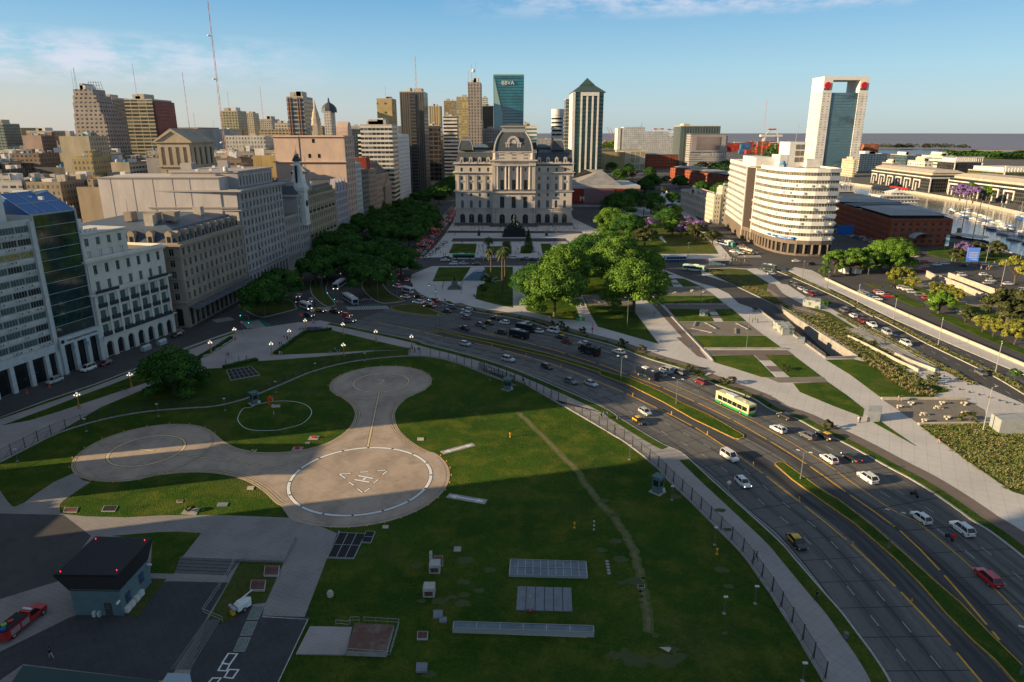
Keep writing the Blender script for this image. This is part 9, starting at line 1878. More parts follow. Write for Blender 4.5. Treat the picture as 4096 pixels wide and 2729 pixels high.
r_=aS('N','478 932 748 942 800 757 540 745',.75,ae('brown_deck',(.15,.085,.065),[((.22,.18,.15),.6,.5,.66,.7,(1,1)),((.08,.04,.03),.9,.5,.7,.6,(1,1))]),'deck','raised rusty brown deck surrounded by white railings','platform',aw,.05)
def bn(name,am,c,av,z,h=1.05,sp=1.6,m=None):
 P=gs(c,av,z);r=ag(name,am,dX,(P[0][0],P[0][1],z));m=m or aB
 for dz in(h,h*.5):b=MB();[b.tu((*P[i],z+dz),(*P[i+1],z+dz),.035,.035,5)for i in range(len(P)-1)];b.bd('rail',m,r)
 for i in range(len(P)-1):
  n=max(1,int(md(P[i],P[i+1])/sp))
  for k in range(n+1):q=(aa(P[i][0],P[i+1][0],k/n),aa(P[i][1],P[i+1][1],k/n));b=MB();b.tu((*q,z),(*q,z+h),.03,.03,4);b.bd(eb,m,r)
bn(dX,'white railing round the raised brown deck','N','440 955 775 980 838 760 600 745',ZL);bn(dX,'short white railing at the back of the pinkish pad','N','410 765 500 775 512 745 568 745',ZL);bn(dX,'white stair railing on the brown lawn','M','1725 405 1650 560 1470 830 1615 890',ZL,1.,2.2);bn(dX,'white railing of the upper terrace','M','1750 430 2045 442 2095 370',ZL,1.)
bn(dX,'pale handrail on the left rim of the underpass','I','1045 945 1180 1075 1400 1185 1690 1400',H1,1.1,3,aB);bn(dX,'pale handrail on the right rim of the underpass','I','1215 900 1600 1130 2000 1398',H1+.4,1.1,3,aB);bn(dX,'handrail of the curved pedestrian ramp','I','1130 760 1400 935 1680 1010',H1,1.1,3,aB);bn(dX,'handrail beside the lower footpath ramp','J','200 1130 600 1340 900 1520',H1,1.1,3,aB);bn(dX,'handrail between footpath and ramp','J','330 1120 700 1310 1060 1500',H1,1.1,3,aB)
b=MB()
for k in range(5):P=gs('M',[(1265+k*9,530-k*21),(1650+k*16,548-k*21),(1665+k*16,528-k*21),(1274+k*9,508-k*21)],ZL);b.pz(P,ZL+.03,ZL+.08+k*.09)
bj(b.bd('steps',ab('step_stone',(.12,.12,.12),var=.2,scale=2)),'dark flight of steps between terrace and dark yard','steps')
aC('terrace',gs('M','1320 415 1745 430 2050 440 2095 355 2140 268 1455 246',ZL+.5),ZL,ZL+.5,cg)
b=MB()
for k in range(7):o=k*22;b.pz(gs('M',[(1235+o,1230),(1248+o,1230),(1500+o*.75,870),(1488+o*.75,868)],ZL),ZL+.04,ZL+.055+.012*k)
bj(b.bd('yard_steps',ab('step_stone',(0,0,0))),'long shallow dark steps dividing the two dark yards','steps')
b=MB()
for a,e in((0,.3),(.34,.64),(.68,.98)):L_=lambda t,s:(aa(aa(1830,1685,t),aa(1915,1770,t),s),aa(765,1105,t));aS('M',[L_(e,0),L_(e,1),L_(a,1),L_(a,0)],.06,ab('grid_paver',(.16,.19,.18),var=.5,scale=5),'grid_paver','grid of grey pavers in the strip between the yards','paving panel',bB,.15,'grid paver panels')
wl=[[(1655,1112),(1718,1115),(1665,1190),(1610,1180)],[(1610,1185),(1665,1190),(1640,1238),(1580,1235)],[(1660,1228),(1728,1230),(1685,1292),(1625,1285)],[(1540,1290),(1600,1290),(1560,1340),(1500,1335)]]
for q in wl:
 P=gs('M',q,ZL+.05);b=MB();b.rbn(P,.28,ZL+.046,ZL+.05+.001*wl.index(q),closed=True);ad('painted_frame',b,ak)
b=MB();b.rbn(gs('M','1900 845 2230 865 2010 1330',ZL+.05),.16,ZL+.045,ZL+.051);ad('painted_edge',b,aV)
ca,bU,cY=g('M',545,835,ZL),g('M',895,840,ZL),g('M',1100,600,ZL);dx=((cY[0]-bU[0]),(cY[1]-bU[1]));A3_=(ca[0]+dx[0],ca[1]+dx[1]);hc=((ca[0]+cY[0])/2,(ca[1]+cY[1])/2);r_=ag('control_house','grey-blue hut with flaring black ribbed roof, red obstruction lamps and wall air conditioners','hut',(hc[0],hc[1],ZL));HB=ab('hut_cladding',(.12,.185,.205),var=.12,scale=1.2)
b=MB();b.pz([ca,bU,cY,A3_],ZL,ZL+4.3);b.bd(ev,HB,r_);RQ=[gs('M','385 548 850 553 1103 282 692 270',ZL+6.2)][0];ex=lambda k:[(hc[0]+(p[0]-hc[0])*k,hc[1]+(p[1]-hc[1])*k)for p in(ca,bU,cY,A3_)]
BK=ab('black_metal',(.018,.019,.021),rough=.45);b=MB();b.fu(ex(1.01),ZL+4.1,RQ,ZL+6.,cap=False);b.pz(RQ,ZL+6.,ZL+6.35);rf_=b.bd(eG,BK,r_)
E4=[(aa(q[0],hc[0],.03),aa(q[1],hc[1],.03))for q in RQ]
for k in range(19):t=(k+.5)/19;b=MB();b.rbn([(aa(E4[0][0],E4[1][0],t),aa(E4[0][1],E4[1][1],t)),(aa(E4[3][0],E4[2][0],t),aa(E4[3][1],E4[2][1],t))],.09,ZL+6.35,ZL+6.43);b.bd('seam',ab('seam_metal',(.035,.037,.04),rough=.4),rf_)
for t,s in((.06,.05),(.94,.1),(.05,.93),(.93,.93)):q=(aa(aa(E4[0][0],E4[1][0],t),aa(E4[3][0],E4[2][0],t),s),aa(aa(E4[0][1],E4[1][1],t),aa(E4[3][1],E4[2][1],t),s));b=MB();b.tu((*q,ZL+6.4),(*q,ZL+6.58),.06,.06,6);b.bd('obstruction_lamp',ab('lamp_red',(.5,.01,.02),emit=(1,.03,.05),estr=1.5),r_)
fd=Vector((bU[0]-ca[0],bU[1]-ca[1])).normalized();sd=Vector((cY[0]-bU[0],cY[1]-bU[1])).normalized();fn,sn_=(fd.y,-fd.x),(sd.y,-sd.x);LF_,LS_=md(ca,bU),md(bU,cY)
def c7(A_,d_,n_,u,w2,z0,z1,o,nm,m):q=(A_[0]+d_[0]*u+n_[0]*o/2,A_[1]+d_[1]*u+n_[1]*o/2);b=MB();b.obox(q,(d_[0],d_[1]),w2,o,ZL+z0,ZL+z1);return b.bd(nm,m,r_)
c7(ca,fd,fn,LF_*.72,1.,.05,2.15,.08,'door',bq);c7(ca,fd,fn,LF_*.72,.35,1.2,1.9,.1,'door_pane',bN)
for u,z in((.22,1.2),(.7,1.8)):c7(bU,sd,sn_,LS_*u,1.1,z,z+1.5,.1,em,bq);c7(bU,sd,sn_,LS_*u+.1,.7,z+.6,z+1.3,.14,'pane',ab('screen_blue',(.03,.08,.25)))
for u in(.12,.26,.42,.57):c7(bU,sd,sn_,LS_*u,.95,.15,.95,.5,en,AC)
for u in(.42,.52):c7(ca,fd,fn,LF_*u,.4,0,.8,.4,'bin',[ah,aJ[fv]][u>.5])
c7(ca,fd,fn,LF_*.98,.2,2.4,2.7,.7,'wall_lamp',ak);c7(bU,sd,sn_,LS_*.95,.2,3.4,3.6,.7,'wall_lamp',ak)
p=g('M',1765,790,ZL);r=ag('light_trailer','white wheeled floodlight trailer with folded mast and yellow jack','trailer',(p[0],p[1],ZL),None,.9);b=MB();b.pz([(-1.1,-.6),(.9,-.6),(1.3,0),(.9,.6),(-1.1,.6)],.4,1.3);b.fu([(-1.,-.55),(.8,-.55),(.8,.55),(-1.,.55)],1.3,[(-.7,-.35),(.5,-.35),(.5,.35),(-.7,.35)],1.7);b.lb(d8,ak,r)
for s in(-1,1):b=MB();bu(b,-.2,s*.75,.34,.2);b.lb(ew,[ce,cN],r)
b=MB();b.tu((-.9,0,1.6),(1.7,0,2.3),.09,.07,6);b.tu((-.9,.15,1.6),(1.6,.15,2.2),.05,.05,4);b.lb('mast',ak,r);b=MB();[b.box(-1.9+k*.05,-1.4,-.8+k*.45,-.45+k*.45,1.,1.35)for k in range(4)];b.lb('floodlights',cN,r);b=MB();b.box(-1.9,-1.4,-.3,.3,.1,.8);b.lb('jack_box',aJ['taxi_yellow'],r)
b=MB();P=gs('M','40 1330 1150 1312 175 1205',ZL+1);b.pz(gs('M','60 1360 1180 1390 1150 1310 165 1198',ZL+.4),ZL,ZL+.4);al('glazed_roof','dark green glazed roof strip cut by the bottom edge','canopy',b,ab('green_glazing',(.01,.05,.045),rough=.2));b=MB();b.pz(gs('M','1165 1330 1390 1330 1375 1260 1215 1252',ZL+2.2),ZL,ZL+2.2);al(eA,'small pale blue-roofed cabin cut by the bottom edge',eA,b,ab('cabin_roof',(.32,.4,.44)))
def aG(name,am,cat,c,P,h,m,z=H1):Q=gs(c,P,z);b=MB();b.pz(Q,z,z+h);return al(name,am,cat,b,m)
VC=ae('streaked_concrete',(.33,.35,.36),[((.22,.24,.25),.5,.45,.7,.7,(1,1)),((.45,.46,.47),2,.55,.8,.5,(1,1))]);VG=ae('creeper_concrete',(.34,.36,.36),[((.03,.07,.015),.45,.5,.6,.95,(1,1)),((.22,.23,.24),.3,.5,.7,.5,(1,1))])
aG('concrete_cube','leaning pale grey metal-clad cube on the pale pavement','kiosk','Q','598 755 712 758 725 700 610 700',2.6,VC);aG('ramp_cabin','large creeper-covered concrete cabin with skylight slabs at the right',eA,'Q','1780 865 2300 875 2200 790 1690 800',3.4,VC);aG('stair_cabin','creeper-draped concrete block above the underpass',eA,'I','1275 1188 1390 1185 1330 1120 1180 1105',2.6,VG);aG('stair_cabin','small concrete cabin with yellow creeper by the ramp',eA,'I','1470 905 1640 935 1640 900 1500 875',2.9,VG);aG('service_box','pale box with graffiti beside the underpass','utility box','I','1415 1270 1490 1272 1490 1250 1420 1245',1.7,VC);aG('service_box','dark creeper-topped box on the park lawn','utility box','I','475 1000 555 1003 560 985 480 980',2.,VG)
n_=0
for c,L_ in(('Q',[(905,632),(1010,600),(1290,598),(1240,640),(1485,602),(1115,700),(1490,688),(1130,758),(1335,730)]),('I',[(105,742),(190,765),(245,782),(370,735),(412,763),(457,742),(520,780)])):
 for x,y in L_:
  p=g(c,x,y,H1);n_+=1;r=ag('stone_table','square stone table with stools on the '+('sunlit gravel square'if c=='Q'else'shaded gravel strip'),'table',(p[0],p[1],H1),'stone tables on '+('the sunlit gravel'if c=='Q'else'the shaded gravel'),rp.random());b=MB();b.box(-.45,.45,-.45,.45,.62,.75);b.box(-.25,.25,-.25,.25,0,.62);b.lb('table_top',an,r)
  for dx_,dy_ in((.95,0),(-.95,0),(0,.95)):b=MB();b.box(dx_-.22,dx_+.22,dy_-.22,dy_+.22,0,.46);b.lb('stool',an,r)
for c,a,e in(('I',(395,1125),(600,1170)),('I',(530,1070),(640,1130)),('I',(440,1060),(420,1102)),('I',(828,1075),(945,1135)),('I',(822,1125),(822,1172)),('H',(1435,755),(1500,780)),('H',(1475,740),(1505,715)),('H',(575,580),(620,560)),('H',(595,600),(680,580)),('K',(1740,172),(1785,152)),('K',(1845,115),(1890,93)),('K',(1905,80),(1945,55)),('G',(35,1225),(60,1205)),('G',(570,1190),(600,1170)),('G',(500,1245),(535,1225))):
 A_,E_=g(c,*a,H1),g(c,*e,H1);b=MB();b.rbn([A_,E_],.6,H1+.28,H1+.45);L_=md(A_,E_)
 for t in(.12,.5,.88):q=(aa(A_[0],E_[0],t),aa(A_[1],E_[1],t));b.box(q[0]-.22,q[0]+.22,q[1]-.2,q[1]+.2,H1,H1+.28)
 al('stone_bench','straight stone bench on the '+{'I':'large brown gravel field','H':'ground by the park trees','K':fI,'G':fI}[c],'bench',b,aw,'stone benches, '+c.lower().replace('i','gravel field').replace('h','park trees').replace('k','plaza rim').replace('g','plaza rim'))
BZ=ab('dark_bronze',(.025,.04,.035),var=.4,scale=2,rough=.5);p=g('C',802,1565,H1);r=ag(fb,'great dark bronze sculpture group heaped on a black plinth before the palace',fb,(p[0],p[1],H1));b=MB();b.box(-7,7,0,12,0,4.6);b.box(-8,8,-.8,12.8,0,1.2);b.box(-6.4,6.4,.6,11.4,4.6,5.4);b.bd('plinth',ab('black_granite',(.02,.022,.025),rough=.4),r,local=True);rm=RR(2);b=MB()
for k in range(60):t=rm.random();R_=5.*(1-t)**.8;a=rm.random()*6.28;b.ball((R_*cos(a)*.95,6+R_*sin(a)*.8,5.4+t*5.6),rm.u(.6,1.3)*(1.1-t*.6),7,sz=1.3)
b.la((0,6,10.5),[(.9,0),(.7,1.4),(.9,2),(.4,2.6),(.5,3.2),(.1,3.5)],8);b.tu((.3,6,12.6),(1.6,6,13.8),.25,.1,5);b.bd('sculpture',BZ,r,local=True,smooth=True)
p=g('G',1965,765,H1);r=ag(fb,'small weathered stone monument with figure inside a railed square',fb,(p[0],p[1],H1));b=MB();b.box(-3,3,-1,3,0,.6);b.box(-2,2,-.4,2.4,.6,1.6);b.box(-1.2,1.2,.1,1.9,1.6,3.6);b.bd('plinth',ab('grey_granite',(.15,.15,.145),var=.3,scale=1),r,local=True);b=MB();b.la((0,1,3.6),[(.6,0),(.5,1.),(.55,1.6),(.2,2.),(.25,2.3),(.05,2.5)],8);b.tu((0,1,5.2),(-.5,1,6.6),.15,.06,5);b.lb('statue',BZ,r)
bn(dX,'dark railing round the small monument','G','1858 778 1878 700',H1,1.6,1.5,bq);bn(dX,'dark railing at the right of the small monument','G','2000 780 2045 705',H1,1.6,1.5,bq)
for x,y,am in((483,1520,'left'),(1090,1520,'right')):
 p=g('C',x,y+35,H1);b=MB();b.box(p[0]-.9,p[0]+.9,p[1],p[1]+1.6,H1,H1+2.6);b.la((p[0],p[1]+.8,H1+2.6),[(.6,0),(.55,.9),(.25,1.2),(.3,1.7),(.05,1.9)],8);al('statue',am+' small statue on a block before the palace','statue',b,BZ)
q0,q1=g('G',2040,690,H1),g('G',2200,690,H1);b=MB();n=10
A_=[(aa(q0[0],q1[0],i/n),q0[1],H1+.2+4.*math.sin(min(1,i/n*1.15)*pi/2)**.8)for i in range(n+1)];vs=A_+[(x+1.5,y+7,z)for x,y,z in A_]+[(x,y,H1)for x,y,z in A_]+[(x+1.5,y+7,H1)for x,y,z in A_];m_=n+1
b.add(vs,[(i,i+1,m_+i+1,m_+i)for i in range(n)]+[(2*m_+i,2*m_+i+1,i+1,i)for i in range(n)]+[(m_+i,m_+i+1,3*m_+i+1,3*m_+i)for i in range(n)]+[(n,2*m_+n,3*m_+n,m_+n)]);al('station_canopy','blue-grey curved glass shell over the station stairs','canopy',b,ab('shell_glass',(.13,.22,.3),rough=.25,var=.3,scale=1))
p,q,s3=g('J',185,600,H1),g('J',440,620,H1),g('J',150,560,H1);r=ag('kiosk','brown hipped kiosk roof on posts beside the sunlit tree row','kiosk',((p[0]+q[0])/2,p[1]+4,H1));P_0=[(p[0]-1,p[1]-1),(q[0]+2,p[1]-1),(q[0]+2,p[1]+12),(p[0]-1,p[1]+12)];b=MB();b.pz(P_0,H1+3.6,H1+4.);b.fu(P_0,H1+4.,[(p[0]+4,p[1]+4),(q[0]-3,p[1]+4),(q[0]-3,p[1]+7),(p[0]+4,p[1]+7)],H1+5.4);b.bd(eG,ab('brown_tiles',(.11,.075,.06),var=.2,scale=1),r);b=MB();b.box(q[0]-9,q[0]-1,p[1]+2,p[1]+9,H1,H1+3.6);b.bd('shop',ah,r)
for x_ in(p[0]+.5,(p[0]+q[0])/2,q[0]+1):b=MB();b.tu((x_,p[1]-.5,H1),(x_,p[1]-.5,H1+3.6),.15,.15,6);b.bd(eb,be,r)
p=g('I',672,518,H1);r=ag('bus_shelter','glass and steel bus shelter at the corner of the cross street','bus shelter',(p[0],p[1],H1));b=MB();b.box(-5.5,5.5,-1.5,1.8,3.,3.25);b.lb(eG,aB,r);b=MB();b.box(-5,5,1.3,1.36,.3,2.8);b.lb('glass_panel',aJ['shell_glass'],r);[(lambda b:(b.tu((x_,1.5,0),(x_,1.5,3.),.08,.08,5),b.lb(eb,be,r)))(MB())for x_ in(-5,0,5)]
p=g('J',180,275,H1);r=ag('billboard','plain blue billboard on legs in front of the crowded car park','billboard',(p[0],p[1],H1));b=MB();b.box(-5,5,-.3,.3,4,10);b.lb('panel',aJ[e5],r);[(lambda b:(b.tu((x_,0,0),(x_,0,4),.2,.2,5),b.lb('leg',be,r)))(MB())for x_ in(-3,3)]
p=g('J',1405,530,H1);r=ag('led_screen','upright roadside screen showing white lines on blue','screen',(p[0],p[1],H1));b=MB();b.box(-3,3,-.3,.3,3,10);b.bd('screen',ab('screen_glow',(.05,.1,.25),emit=(.08,.16,.45),estr=.6),r,local=True);b=MB();[b.box(-2.2,2.2,-.36,-.31,4+k*1.1,4.4+k*1.1)for k in range(4)];b.lb('text_lines',ak,r);b=MB();b.tu((0,0,0),(0,0,3),.35,.35,6);b.lb('leg',be,r)
p=g('H',1430,1085,H1);r=ag('direction_sign','green overhead direction sign with a yellow patch on a curved pole','road sign',(p[0],p[1],H1));b=MB();b.tu((0,0,0),(0,0,5.6),.12,.09,6);b.tu((0,0,5.6),(-1.6,0,6.6),.08,.07,6);b.tu((-1.6,0,6.6),(-3.8,0,6.9),.07,.06,6);b.lb('pole',be,r);b=MB();b.box(-5.6,-2.6,-.08,.08,6.3,7.5);b.bd('panel',ab('sign_green',(.01,.25,.13)),r,local=True);b=MB();b.box(-4.3,-3.7,-.1,-.085,6.5,7.3);b.lb('yellow_patch',ct,r);b=MB();b.tu((0,-.12,3.6),(0,-.16,3.6),.42,.42,12);b.bd('round_sign',ab(fa,(0,0,0)),r,local=True)
for c,x,y,h,am,m_ in(('R',965,165,3.,'round blank sign seen from behind on the verge',aB),('I',388,1368,2.6,'round blue cycle sign at the bike path',aJ[e5]),('G',150,1118,3.,'round sign at the left plaza tip',aB),('I',1145,650,2.6,'round dark sign by the ramp mouth',bq),('I',1028,745,1.,'low round red-white sign in the grass bed',aJ[fa])):
 p=g(c,x,y,H1);r=ag('road_sign',am,'road sign',(p[0],p[1],H1));b=MB();b.tu((0,0,0),(0,0,h),.04,.04,5);b.lb(eb,aB,r);b=MB();b.tu((0,-.05,h),(0,-.09,h),.42,.42,14);b.lb('disc',m_,r)
for c,x,y,am in(('G',1803,835,'traffic signal arm at the plaza corner by the taxis'),('G',942,905,'traffic signal at the wide crossing'),('F',1740,1080,'traffic signal at the left plaza tip'),('I',830,415,'traffic signal at the lower right crossing'),('I',1285,400,'traffic signal showing red before the curved office')):
 p=g(c,x,y,H1);r=ag('traffic_signal',am,'traffic signal',(p[0],p[1],H1),'traffic signals');b=MB();b.tu((0,0,0),(0,0,5.),.09,.07,6);b.tu((0,0,5),(-2.6,0,5.6),.06,.05,5);b.lb('pole',be,r)
 for x_,z in((-2.6,5.),(0,2.4)):b=MB();b.box(x_-.18,x_+.18,-.2,.16,z,z+1.);hd=b.lb('signal_head',bq,r);b=MB();b.tu((x_,-.21,z+.2),(x_,-.25,z+.2),.11,.11,8);b.bd('lens',ab('lens_green',(0,.4,.2),emit=(0,1,.5),estr=3)if'red'not in am else aJ['lamp_red'],hd,local=True)
b=MB();b.la((0,0,0),[(.28,0),(.32,.8),(.34,.85),(.1,.9)],8);bm=b.mesh('bin',[be])
for k,(c,x,y)in enumerate((('S',535,1235),('O',170,790),('H',2012,1112),('I',98,1255),('G',1658,1283),('G',820,0),('H',170,755),('H',862,830),('H',420,718),('G',2135,830))):
 if y==0:continue
 p=g(c,x,y,H1);o=ON('litter_bin',bm);LK(o);o.location=(p[0],p[1],H1);bj(o,'grey litter bin standing on a park or verge edge','litter bin','litter bins')
cn_=MB();cn_.la((0,0,0),[(.28,0),(.28,.05),(.16,.06),(.05,.75),(.02,.78)],8);cm_=cn_.mesh('cone',[ab('cone_orange',(.7,.12,.02))])
for c,x,y in(('K',425,425),('K',233,482),('G',640,985),('G',662,1000),('G',950,925)):p=g(c,x,y);o=ON('traffic_cone',cm_);LK(o);o.location=(p[0],p[1],.02);o.scale=(1.3,1.3,1.5);bj(o,'orange traffic cone at the side of the left street or crossing','traffic cone','traffic cones')
fl_=MB();fl_.la((0,0,0),[(.2,0),(.16,.08),(.09,.1),(.09,.85),(.02,.9)],8);fm_=fl_.mesh('marker',[YL])
for c,x,y in(('O',317,568),('O',690,745),('O',1036,938),('O',1478,1240),('R',1505,195),('S',181,200),('S',587,538),('S',1030,975),('H',572,1152),('H',865,1232),('H',1162,1325)):p=g(c,x,y);o=ON('lane_post',fm_);LK(o);o.location=(p[0],p[1],.02);bj(o,'yellow flexible lane post between dashes of the near yellow line',eL,'yellow lane posts')
bl_m=MB();bl_m.la((0,0,0),[(.22,0),(.26,.3),(.12,.5),(.02,.52)],8);blm=bl_m.mesh(eL,[bq])
for x,y in((1097,328),(1135,352),(1245,328),(1290,352),(1343,376),(1415,398),(1503,425),(1288,424),(1348,448),(1430,470),(1517,495),(1605,518),(1693,544),(1787,570),(1850,588),(1920,605)):p=g('Q',x,y,H1);o=ON(eL,blm);LK(o);o.location=(p[0],p[1],H1);bj(o,'low dark mushroom bollard on the pale footpath by the ramps',eL,'mushroom bollards')
for k in range(60):x=aa(-46,58,k/60);p=(x,475.5);o=ON(eL,blm);LK(o);o.location=(p[0],p[1],H1);bj(o,'dark bollard in the row across the plaza before the palace',eL,'plaza bollard row')
for x,y,w_ in((1020,1225,3.2),(1130,1185,3.2)):
 p=g('F',x,y);r=ag('recycling_container','grey domed street waste container, '+('left'if x<1100 else'right')+' of two by the arcade','waste container',(p[0],p[1],.02),None,1.33);b=MB();b.pz([(-1.6,-.7),(1.6,-.7),(1.6,.7),(-1.6,.7)],.15,1.2);b.lb(d8,aB,r);b=MB();b.tu((-1.6,0,1.2),(1.6,0,1.2),.7,.7,12);b.lb('lid',aJ[fv],r)
def aW(am,c,av,h,t=.4,m=None,z=0):P=gs(c,av,z);b=MB();b.rbn(P,t,z,z+h);al(ev,am,ev,b,m or an)
aW('long pale parapet wall along the upper edge of the promenade','J','0 648 240 762 570 905 1050 1118 1450 1288 1920 1488 2250 1620',1.1,.5);aW('pale railway cutting wall, upper of two','J','1185 640 1400 720 1700 830 1960 935',3.,.6);aW('pale railway cutting wall, lower of two','J','1100 660 1300 740 1500 830 1760 920',2.6,.6);aW('short pale wall stub at the head of the cutting','J','975 620 1050 660',3.,.6)
aW('lit ramp wall, inner of the two beside the grass bed','Q','430 0 600 80 880 225 1062 308',.9,.4,z=H1);aW('lit ramp wall, outer of the two beside the footpath','Q','850 160 1000 230 1212 308',1.,.4,z=H1);aW('low seat wall along the far side of the sunlit gravel square','Q','730 552 1480 556',.45,.8,z=H1);aW('low edge wall along the near side of the sunlit gravel square','Q','1060 782 1690 772',.45,.7,z=H1)
rb=RR(4);HULL=[(dJ,ah),(dS,ab('hull_blue',(.03,.12,.35),rough=.4)),(d9,ab('hull_dark',(.03,.04,.07),rough=.4))];MASTM=ab('alloy_mast',(.55,.54,.52),rough=.4);COV=ab('boom_cover',(.04,.18,.45))
BP=[]
for hn,hm in HULL:
 L_=10.5;b=MB();st=[(-.5,.75,.9),(-.2,1,.85),(.15,.95,.95),(.38,.55,1.1),(.5,.04,1.25)];R_=[]
 for t,w2,z in st:R_+=[(L_*t,-1.55*w2,z),(L_*t,-1.*w2,-.1),(L_*t,1.*w2,-.1),(L_*t,1.55*w2,z)]
 fs=[]
 for i in range(4):
  for j in range(4):fs.append((4*i+j,4*i+(j+1)%4,4*i+4+(j+1)%4,4*i+4+j))
 fs+=[(0,1,2,3),(16,19,18,17)];b.add(R_,fs);hullm=b.mesh('hull',[hm]);b=MB();b.fu([(-2,-.9),(2.4,-.6),(2.4,.6),(-2,.9)],.85,[(-1.8,-.7),(1.8,-.45),(1.8,.45),(-1.8,.7)],1.5);cabm=b.mesh(eA,[ah]);b=MB();b.tu((.9,0,.9),(.9,0,14),.11,.08,5);b.tu((.9,0,9),(.9,1.,8.9),.04,.04,4);b.tu((.9,0,9),(.9,-1.,8.9),.04,.04,4);b.tu((.9,0,14),(5,0,1.3),.025,.025,3);b.tu((.9,0,14),(-4.9,0,1),.025,.025,3);mm2=b.mesh('mast',[MASTM]);b=MB();b.tu((.8,0,2.1),(-3.6,0,2.2),.22,.16,6);bmm=b.mesh('boom',[COV]);BP.append((hn,hullm,cabm,mm2,bmm))
def dr(x,y,rz,am,s=1.,k=None):
 hn,a,c_,m_,bo_=BP[rb.choices([0,1,2],[6,2,1])[0]if k is None else k];r=ag('sailboat',hn+'-hulled sailboat '+am,'sailboat',(x,y,-2.6),'sailboats in the marina',rz)
 for nm,me in(('hull',a),(eA,c_),('mast',m_),('boom',bo_)):aH(nm,me,r,(0,0,.3),0,(s,s,s))
for k in range(46):t=k/45;dr(aa(436,350,t)+rb.u(-3,3),aa(590,405,t)+rb.u(-2,2),rb.c([0,pi])-.25+rb.u(-.1,.1),'moored side by side along the far quay wall',rb.u(.85,1.25))
for k in range(44):t=(k//2)/21;dr(aa(418,340,t)+(k%2)*-13+rb.u(-3,3),aa(640,430,t)+rb.u(-4,4),pi/2+rb.u(-.2,.2),'in the middle pontoon row of the marina',rb.u(.8,1.1))
for k in range(34):t=k/33;dr(aa(455,330,t)+rb.u(-8,8),aa(960,690,t)+rb.u(-8,8),rb.u(0,3),'in the distant part of the marina beyond the brick warehouse',rb.u(.9,1.4))
x0,x1=aF('X',830,500,700)[0],aF('X',1240,500,700)[0];r=ag('clubhouse','white two-storey floating clubhouse with hipped upper deck in the marina','clubhouse',((x0+x1)/2,705,-2.4));b=MB();b.box(x0,x1,700,722,-2.4,1.2);b.box(x0+2,x1-4,702,720,1.9,4.6);b.box(x0+14,x1-12,704,718,5.2,7.6);b.bd('walls',FM('club',(.62,.61,.58),(.12,.12,.12),sx=3.5,sz=3.4,fx=.7,fz=.5),r)
for a,e,z in((x0-1,x1+1,1.2),(x0+1,x1-3,4.6)):b=MB();b.box(a,e,699,723,z,z+.6);b.bd('deck',ah,r)
b=MB();b.fu([(x0+13,703),(x1-11,703),(x1-11,719),(x0+13,719)],7.6,[(x0+22,710),(x1-20,710),(x1-20,712),(x0+22,712)],10.6);b.bd(eG,ah,r)
p0,p1=g('J',1240,255,-1),g('J',1555,300,-1);d_=Vector((p1[0]-p0[0],p1[1]-p0[1])).normalized();L_=md(p0,p1);r=ag('museum_ship','old three-masted ship with white canvas awnings moored at the near quay','ship',((p0[0]+p1[0])/2,(p0[1]+p1[1])/2,-2.6),None,bX(d_.y,d_.x));b=MB();b.pz([(-L_*.6,-2),(-L_*.55,-3.4),(L_*.35,-3.4),(L_*.58,0),(L_*.35,3.4),(-L_*.55,3.4)],-.5,3.);b.bd('hull',ab('hull_black',(.02,.02,.022)),r,local=True)
for x_,w_ in((-L_*.12,L_*.62),(L_*.3,L_*.28)):b=MB();n=6;V_=[(x_+bM*w_/2,4*cos(pi*i/n),4.6+1.5*sin(pi*i/n))for bM in(-1,1)for i in range(n+1)];b.add(V_,[(i,i+1,n+2+i,n+1+i)for i in range(n)]+[tuple(range(n+1)),tuple(range(2*n+1,n,-1))]);b.lb('awning',ah,r)
for x_ in(-L_*.3,L_*.08,L_*.36):b=MB();b.tu((x_,0,2),(x_,0,24),.3,.15,6);b.tu((x_,-4,15),(x_,4,15),.12,.12,4);b.bd('mast',ab('wood_mast',(.13,.075,.045)),r,local=True)
b=MB();b.tu((-L_*.38,0,3),(-L_*.38,0,9),1.1,1.1,10);b.bd('funnel',ab('funnel_ochre',(.3,.17,.05)),r,local=True)
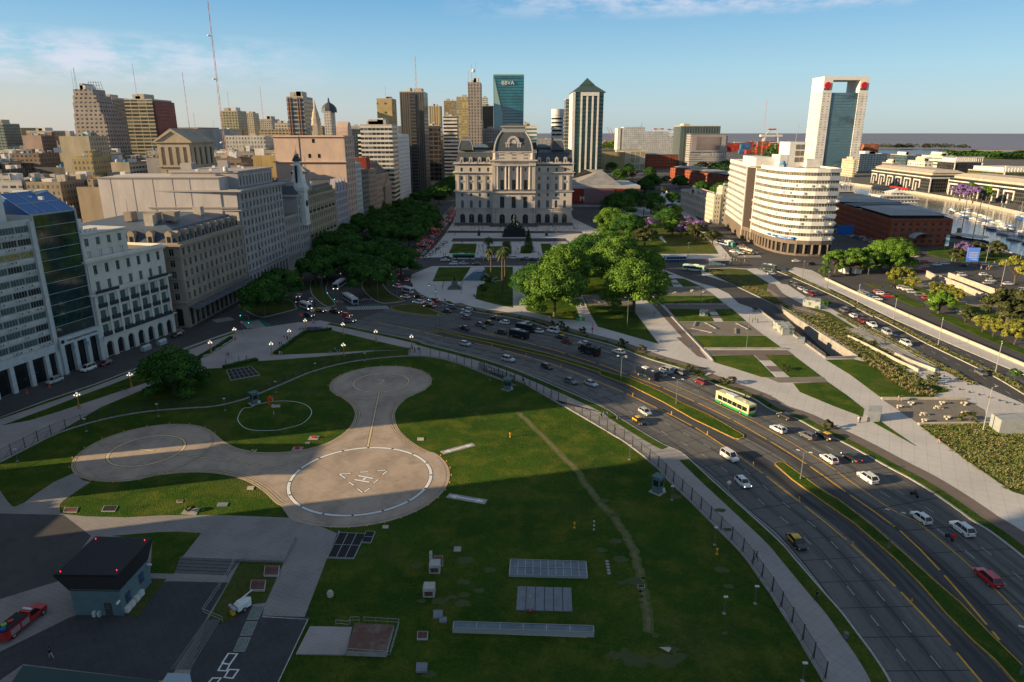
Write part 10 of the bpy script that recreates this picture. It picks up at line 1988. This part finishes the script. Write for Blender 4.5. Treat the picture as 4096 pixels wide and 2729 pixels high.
p=g('E',760,1230);r=ag('dock_crane','yellow lattice dock crane standing on the quay among the masts','crane',(p[0]-40,p[1]+20,0));b=MB();b.fu(sq((0,0),3.5),0,sq((0,0),2.2),12);b.box(-4,4,-3,3,12,17);b.tu((2,0,15),(26,6,30),1.3,.4,4);b.tu((-2,0,17),(8,2,27),.5,.3,4);b.bd('crane_body',ab('crane_yellow',(.45,.3,.05)),r,local=True)
for k in range(5):p=(460+k*.6,845-k*7);b=MB();b.tu((p[0],p[1],0),(p[0],p[1],3),.1,.1,4,1);b.la((p[0],p[1],2.6),[(3.4,0),(2,1.1),(.1,1.9)],8,0);al('parasol','red parasol on the quay terrace below the dock offices','parasol',b,[ab('parasol_red',(.55,.03,.03)),aB],'red parasols')
for u,am in((3,'left'),(9,'middle'),(16,'right')):
 q=W1(14.5+u*.8);b=MB();x_,y_=q[0]+1.6,q[1];b.tu((x_,y_,6.4),(x_+1.8,y_-.3,8.),.05,.04,5,1);b.add([(x_+1.8,y_-.3,8),(x_+1.3,y_-.6,6.4),(x_+1.,y_+.2,5.4),(x_+1.1,y_-.1,7.3)],[(0,1,2,3)],0);al('flag',am+' pale blue and white flag hanging over the glass office arcade','flag',b,[ab('flag_blue',(.25,.48,.68)),aB],'flags on the arcade')
p=g('J',1165,365);b=MB();b.box(p[0]-1.,p[0]+1.,p[1]-.1,p[1]+.1,2.5,9,0);b.tu((p[0]-1.1,p[1],0),(p[0]-1.1,p[1],9.4),.12,.1,5,1);al('banner','tall feather banner in white and blue beside the marina lawn','banner',b,[ab('banner_blue',(.35,.55,.72)),aB])
bpy.context.view_layer.update()
same={}
for o in dG.objects:
 if o.parent is None and o.get(d6):
  x,y,z=o.location;dp=y*CP-(z-HC)*SP
  u=x/dp*FL/2048 if dp>1 else 9;v=(-y*SP-(z-HC)*CP)/dp*FL/1364 if dp>1 else 9
  same.setdefault(o[d6],[]).append((u,abs(u)<1.02 and abs(v)<1.02,o))
for lb_,L_ in same.items():
 if 1<len(L_)<=26 and len(lb_.split())<=12:
  k=0
  for u,ins,o in sorted(L_,key=lambda t:t[0]):
   if ins:k+=1;o[d6]=lb_+', '+(str(k)+('th'if 10<k<14 else{1:'st',2:'nd',3:'rd'}.get(k%10,'th'))if k>1 else'first')+' from the left'
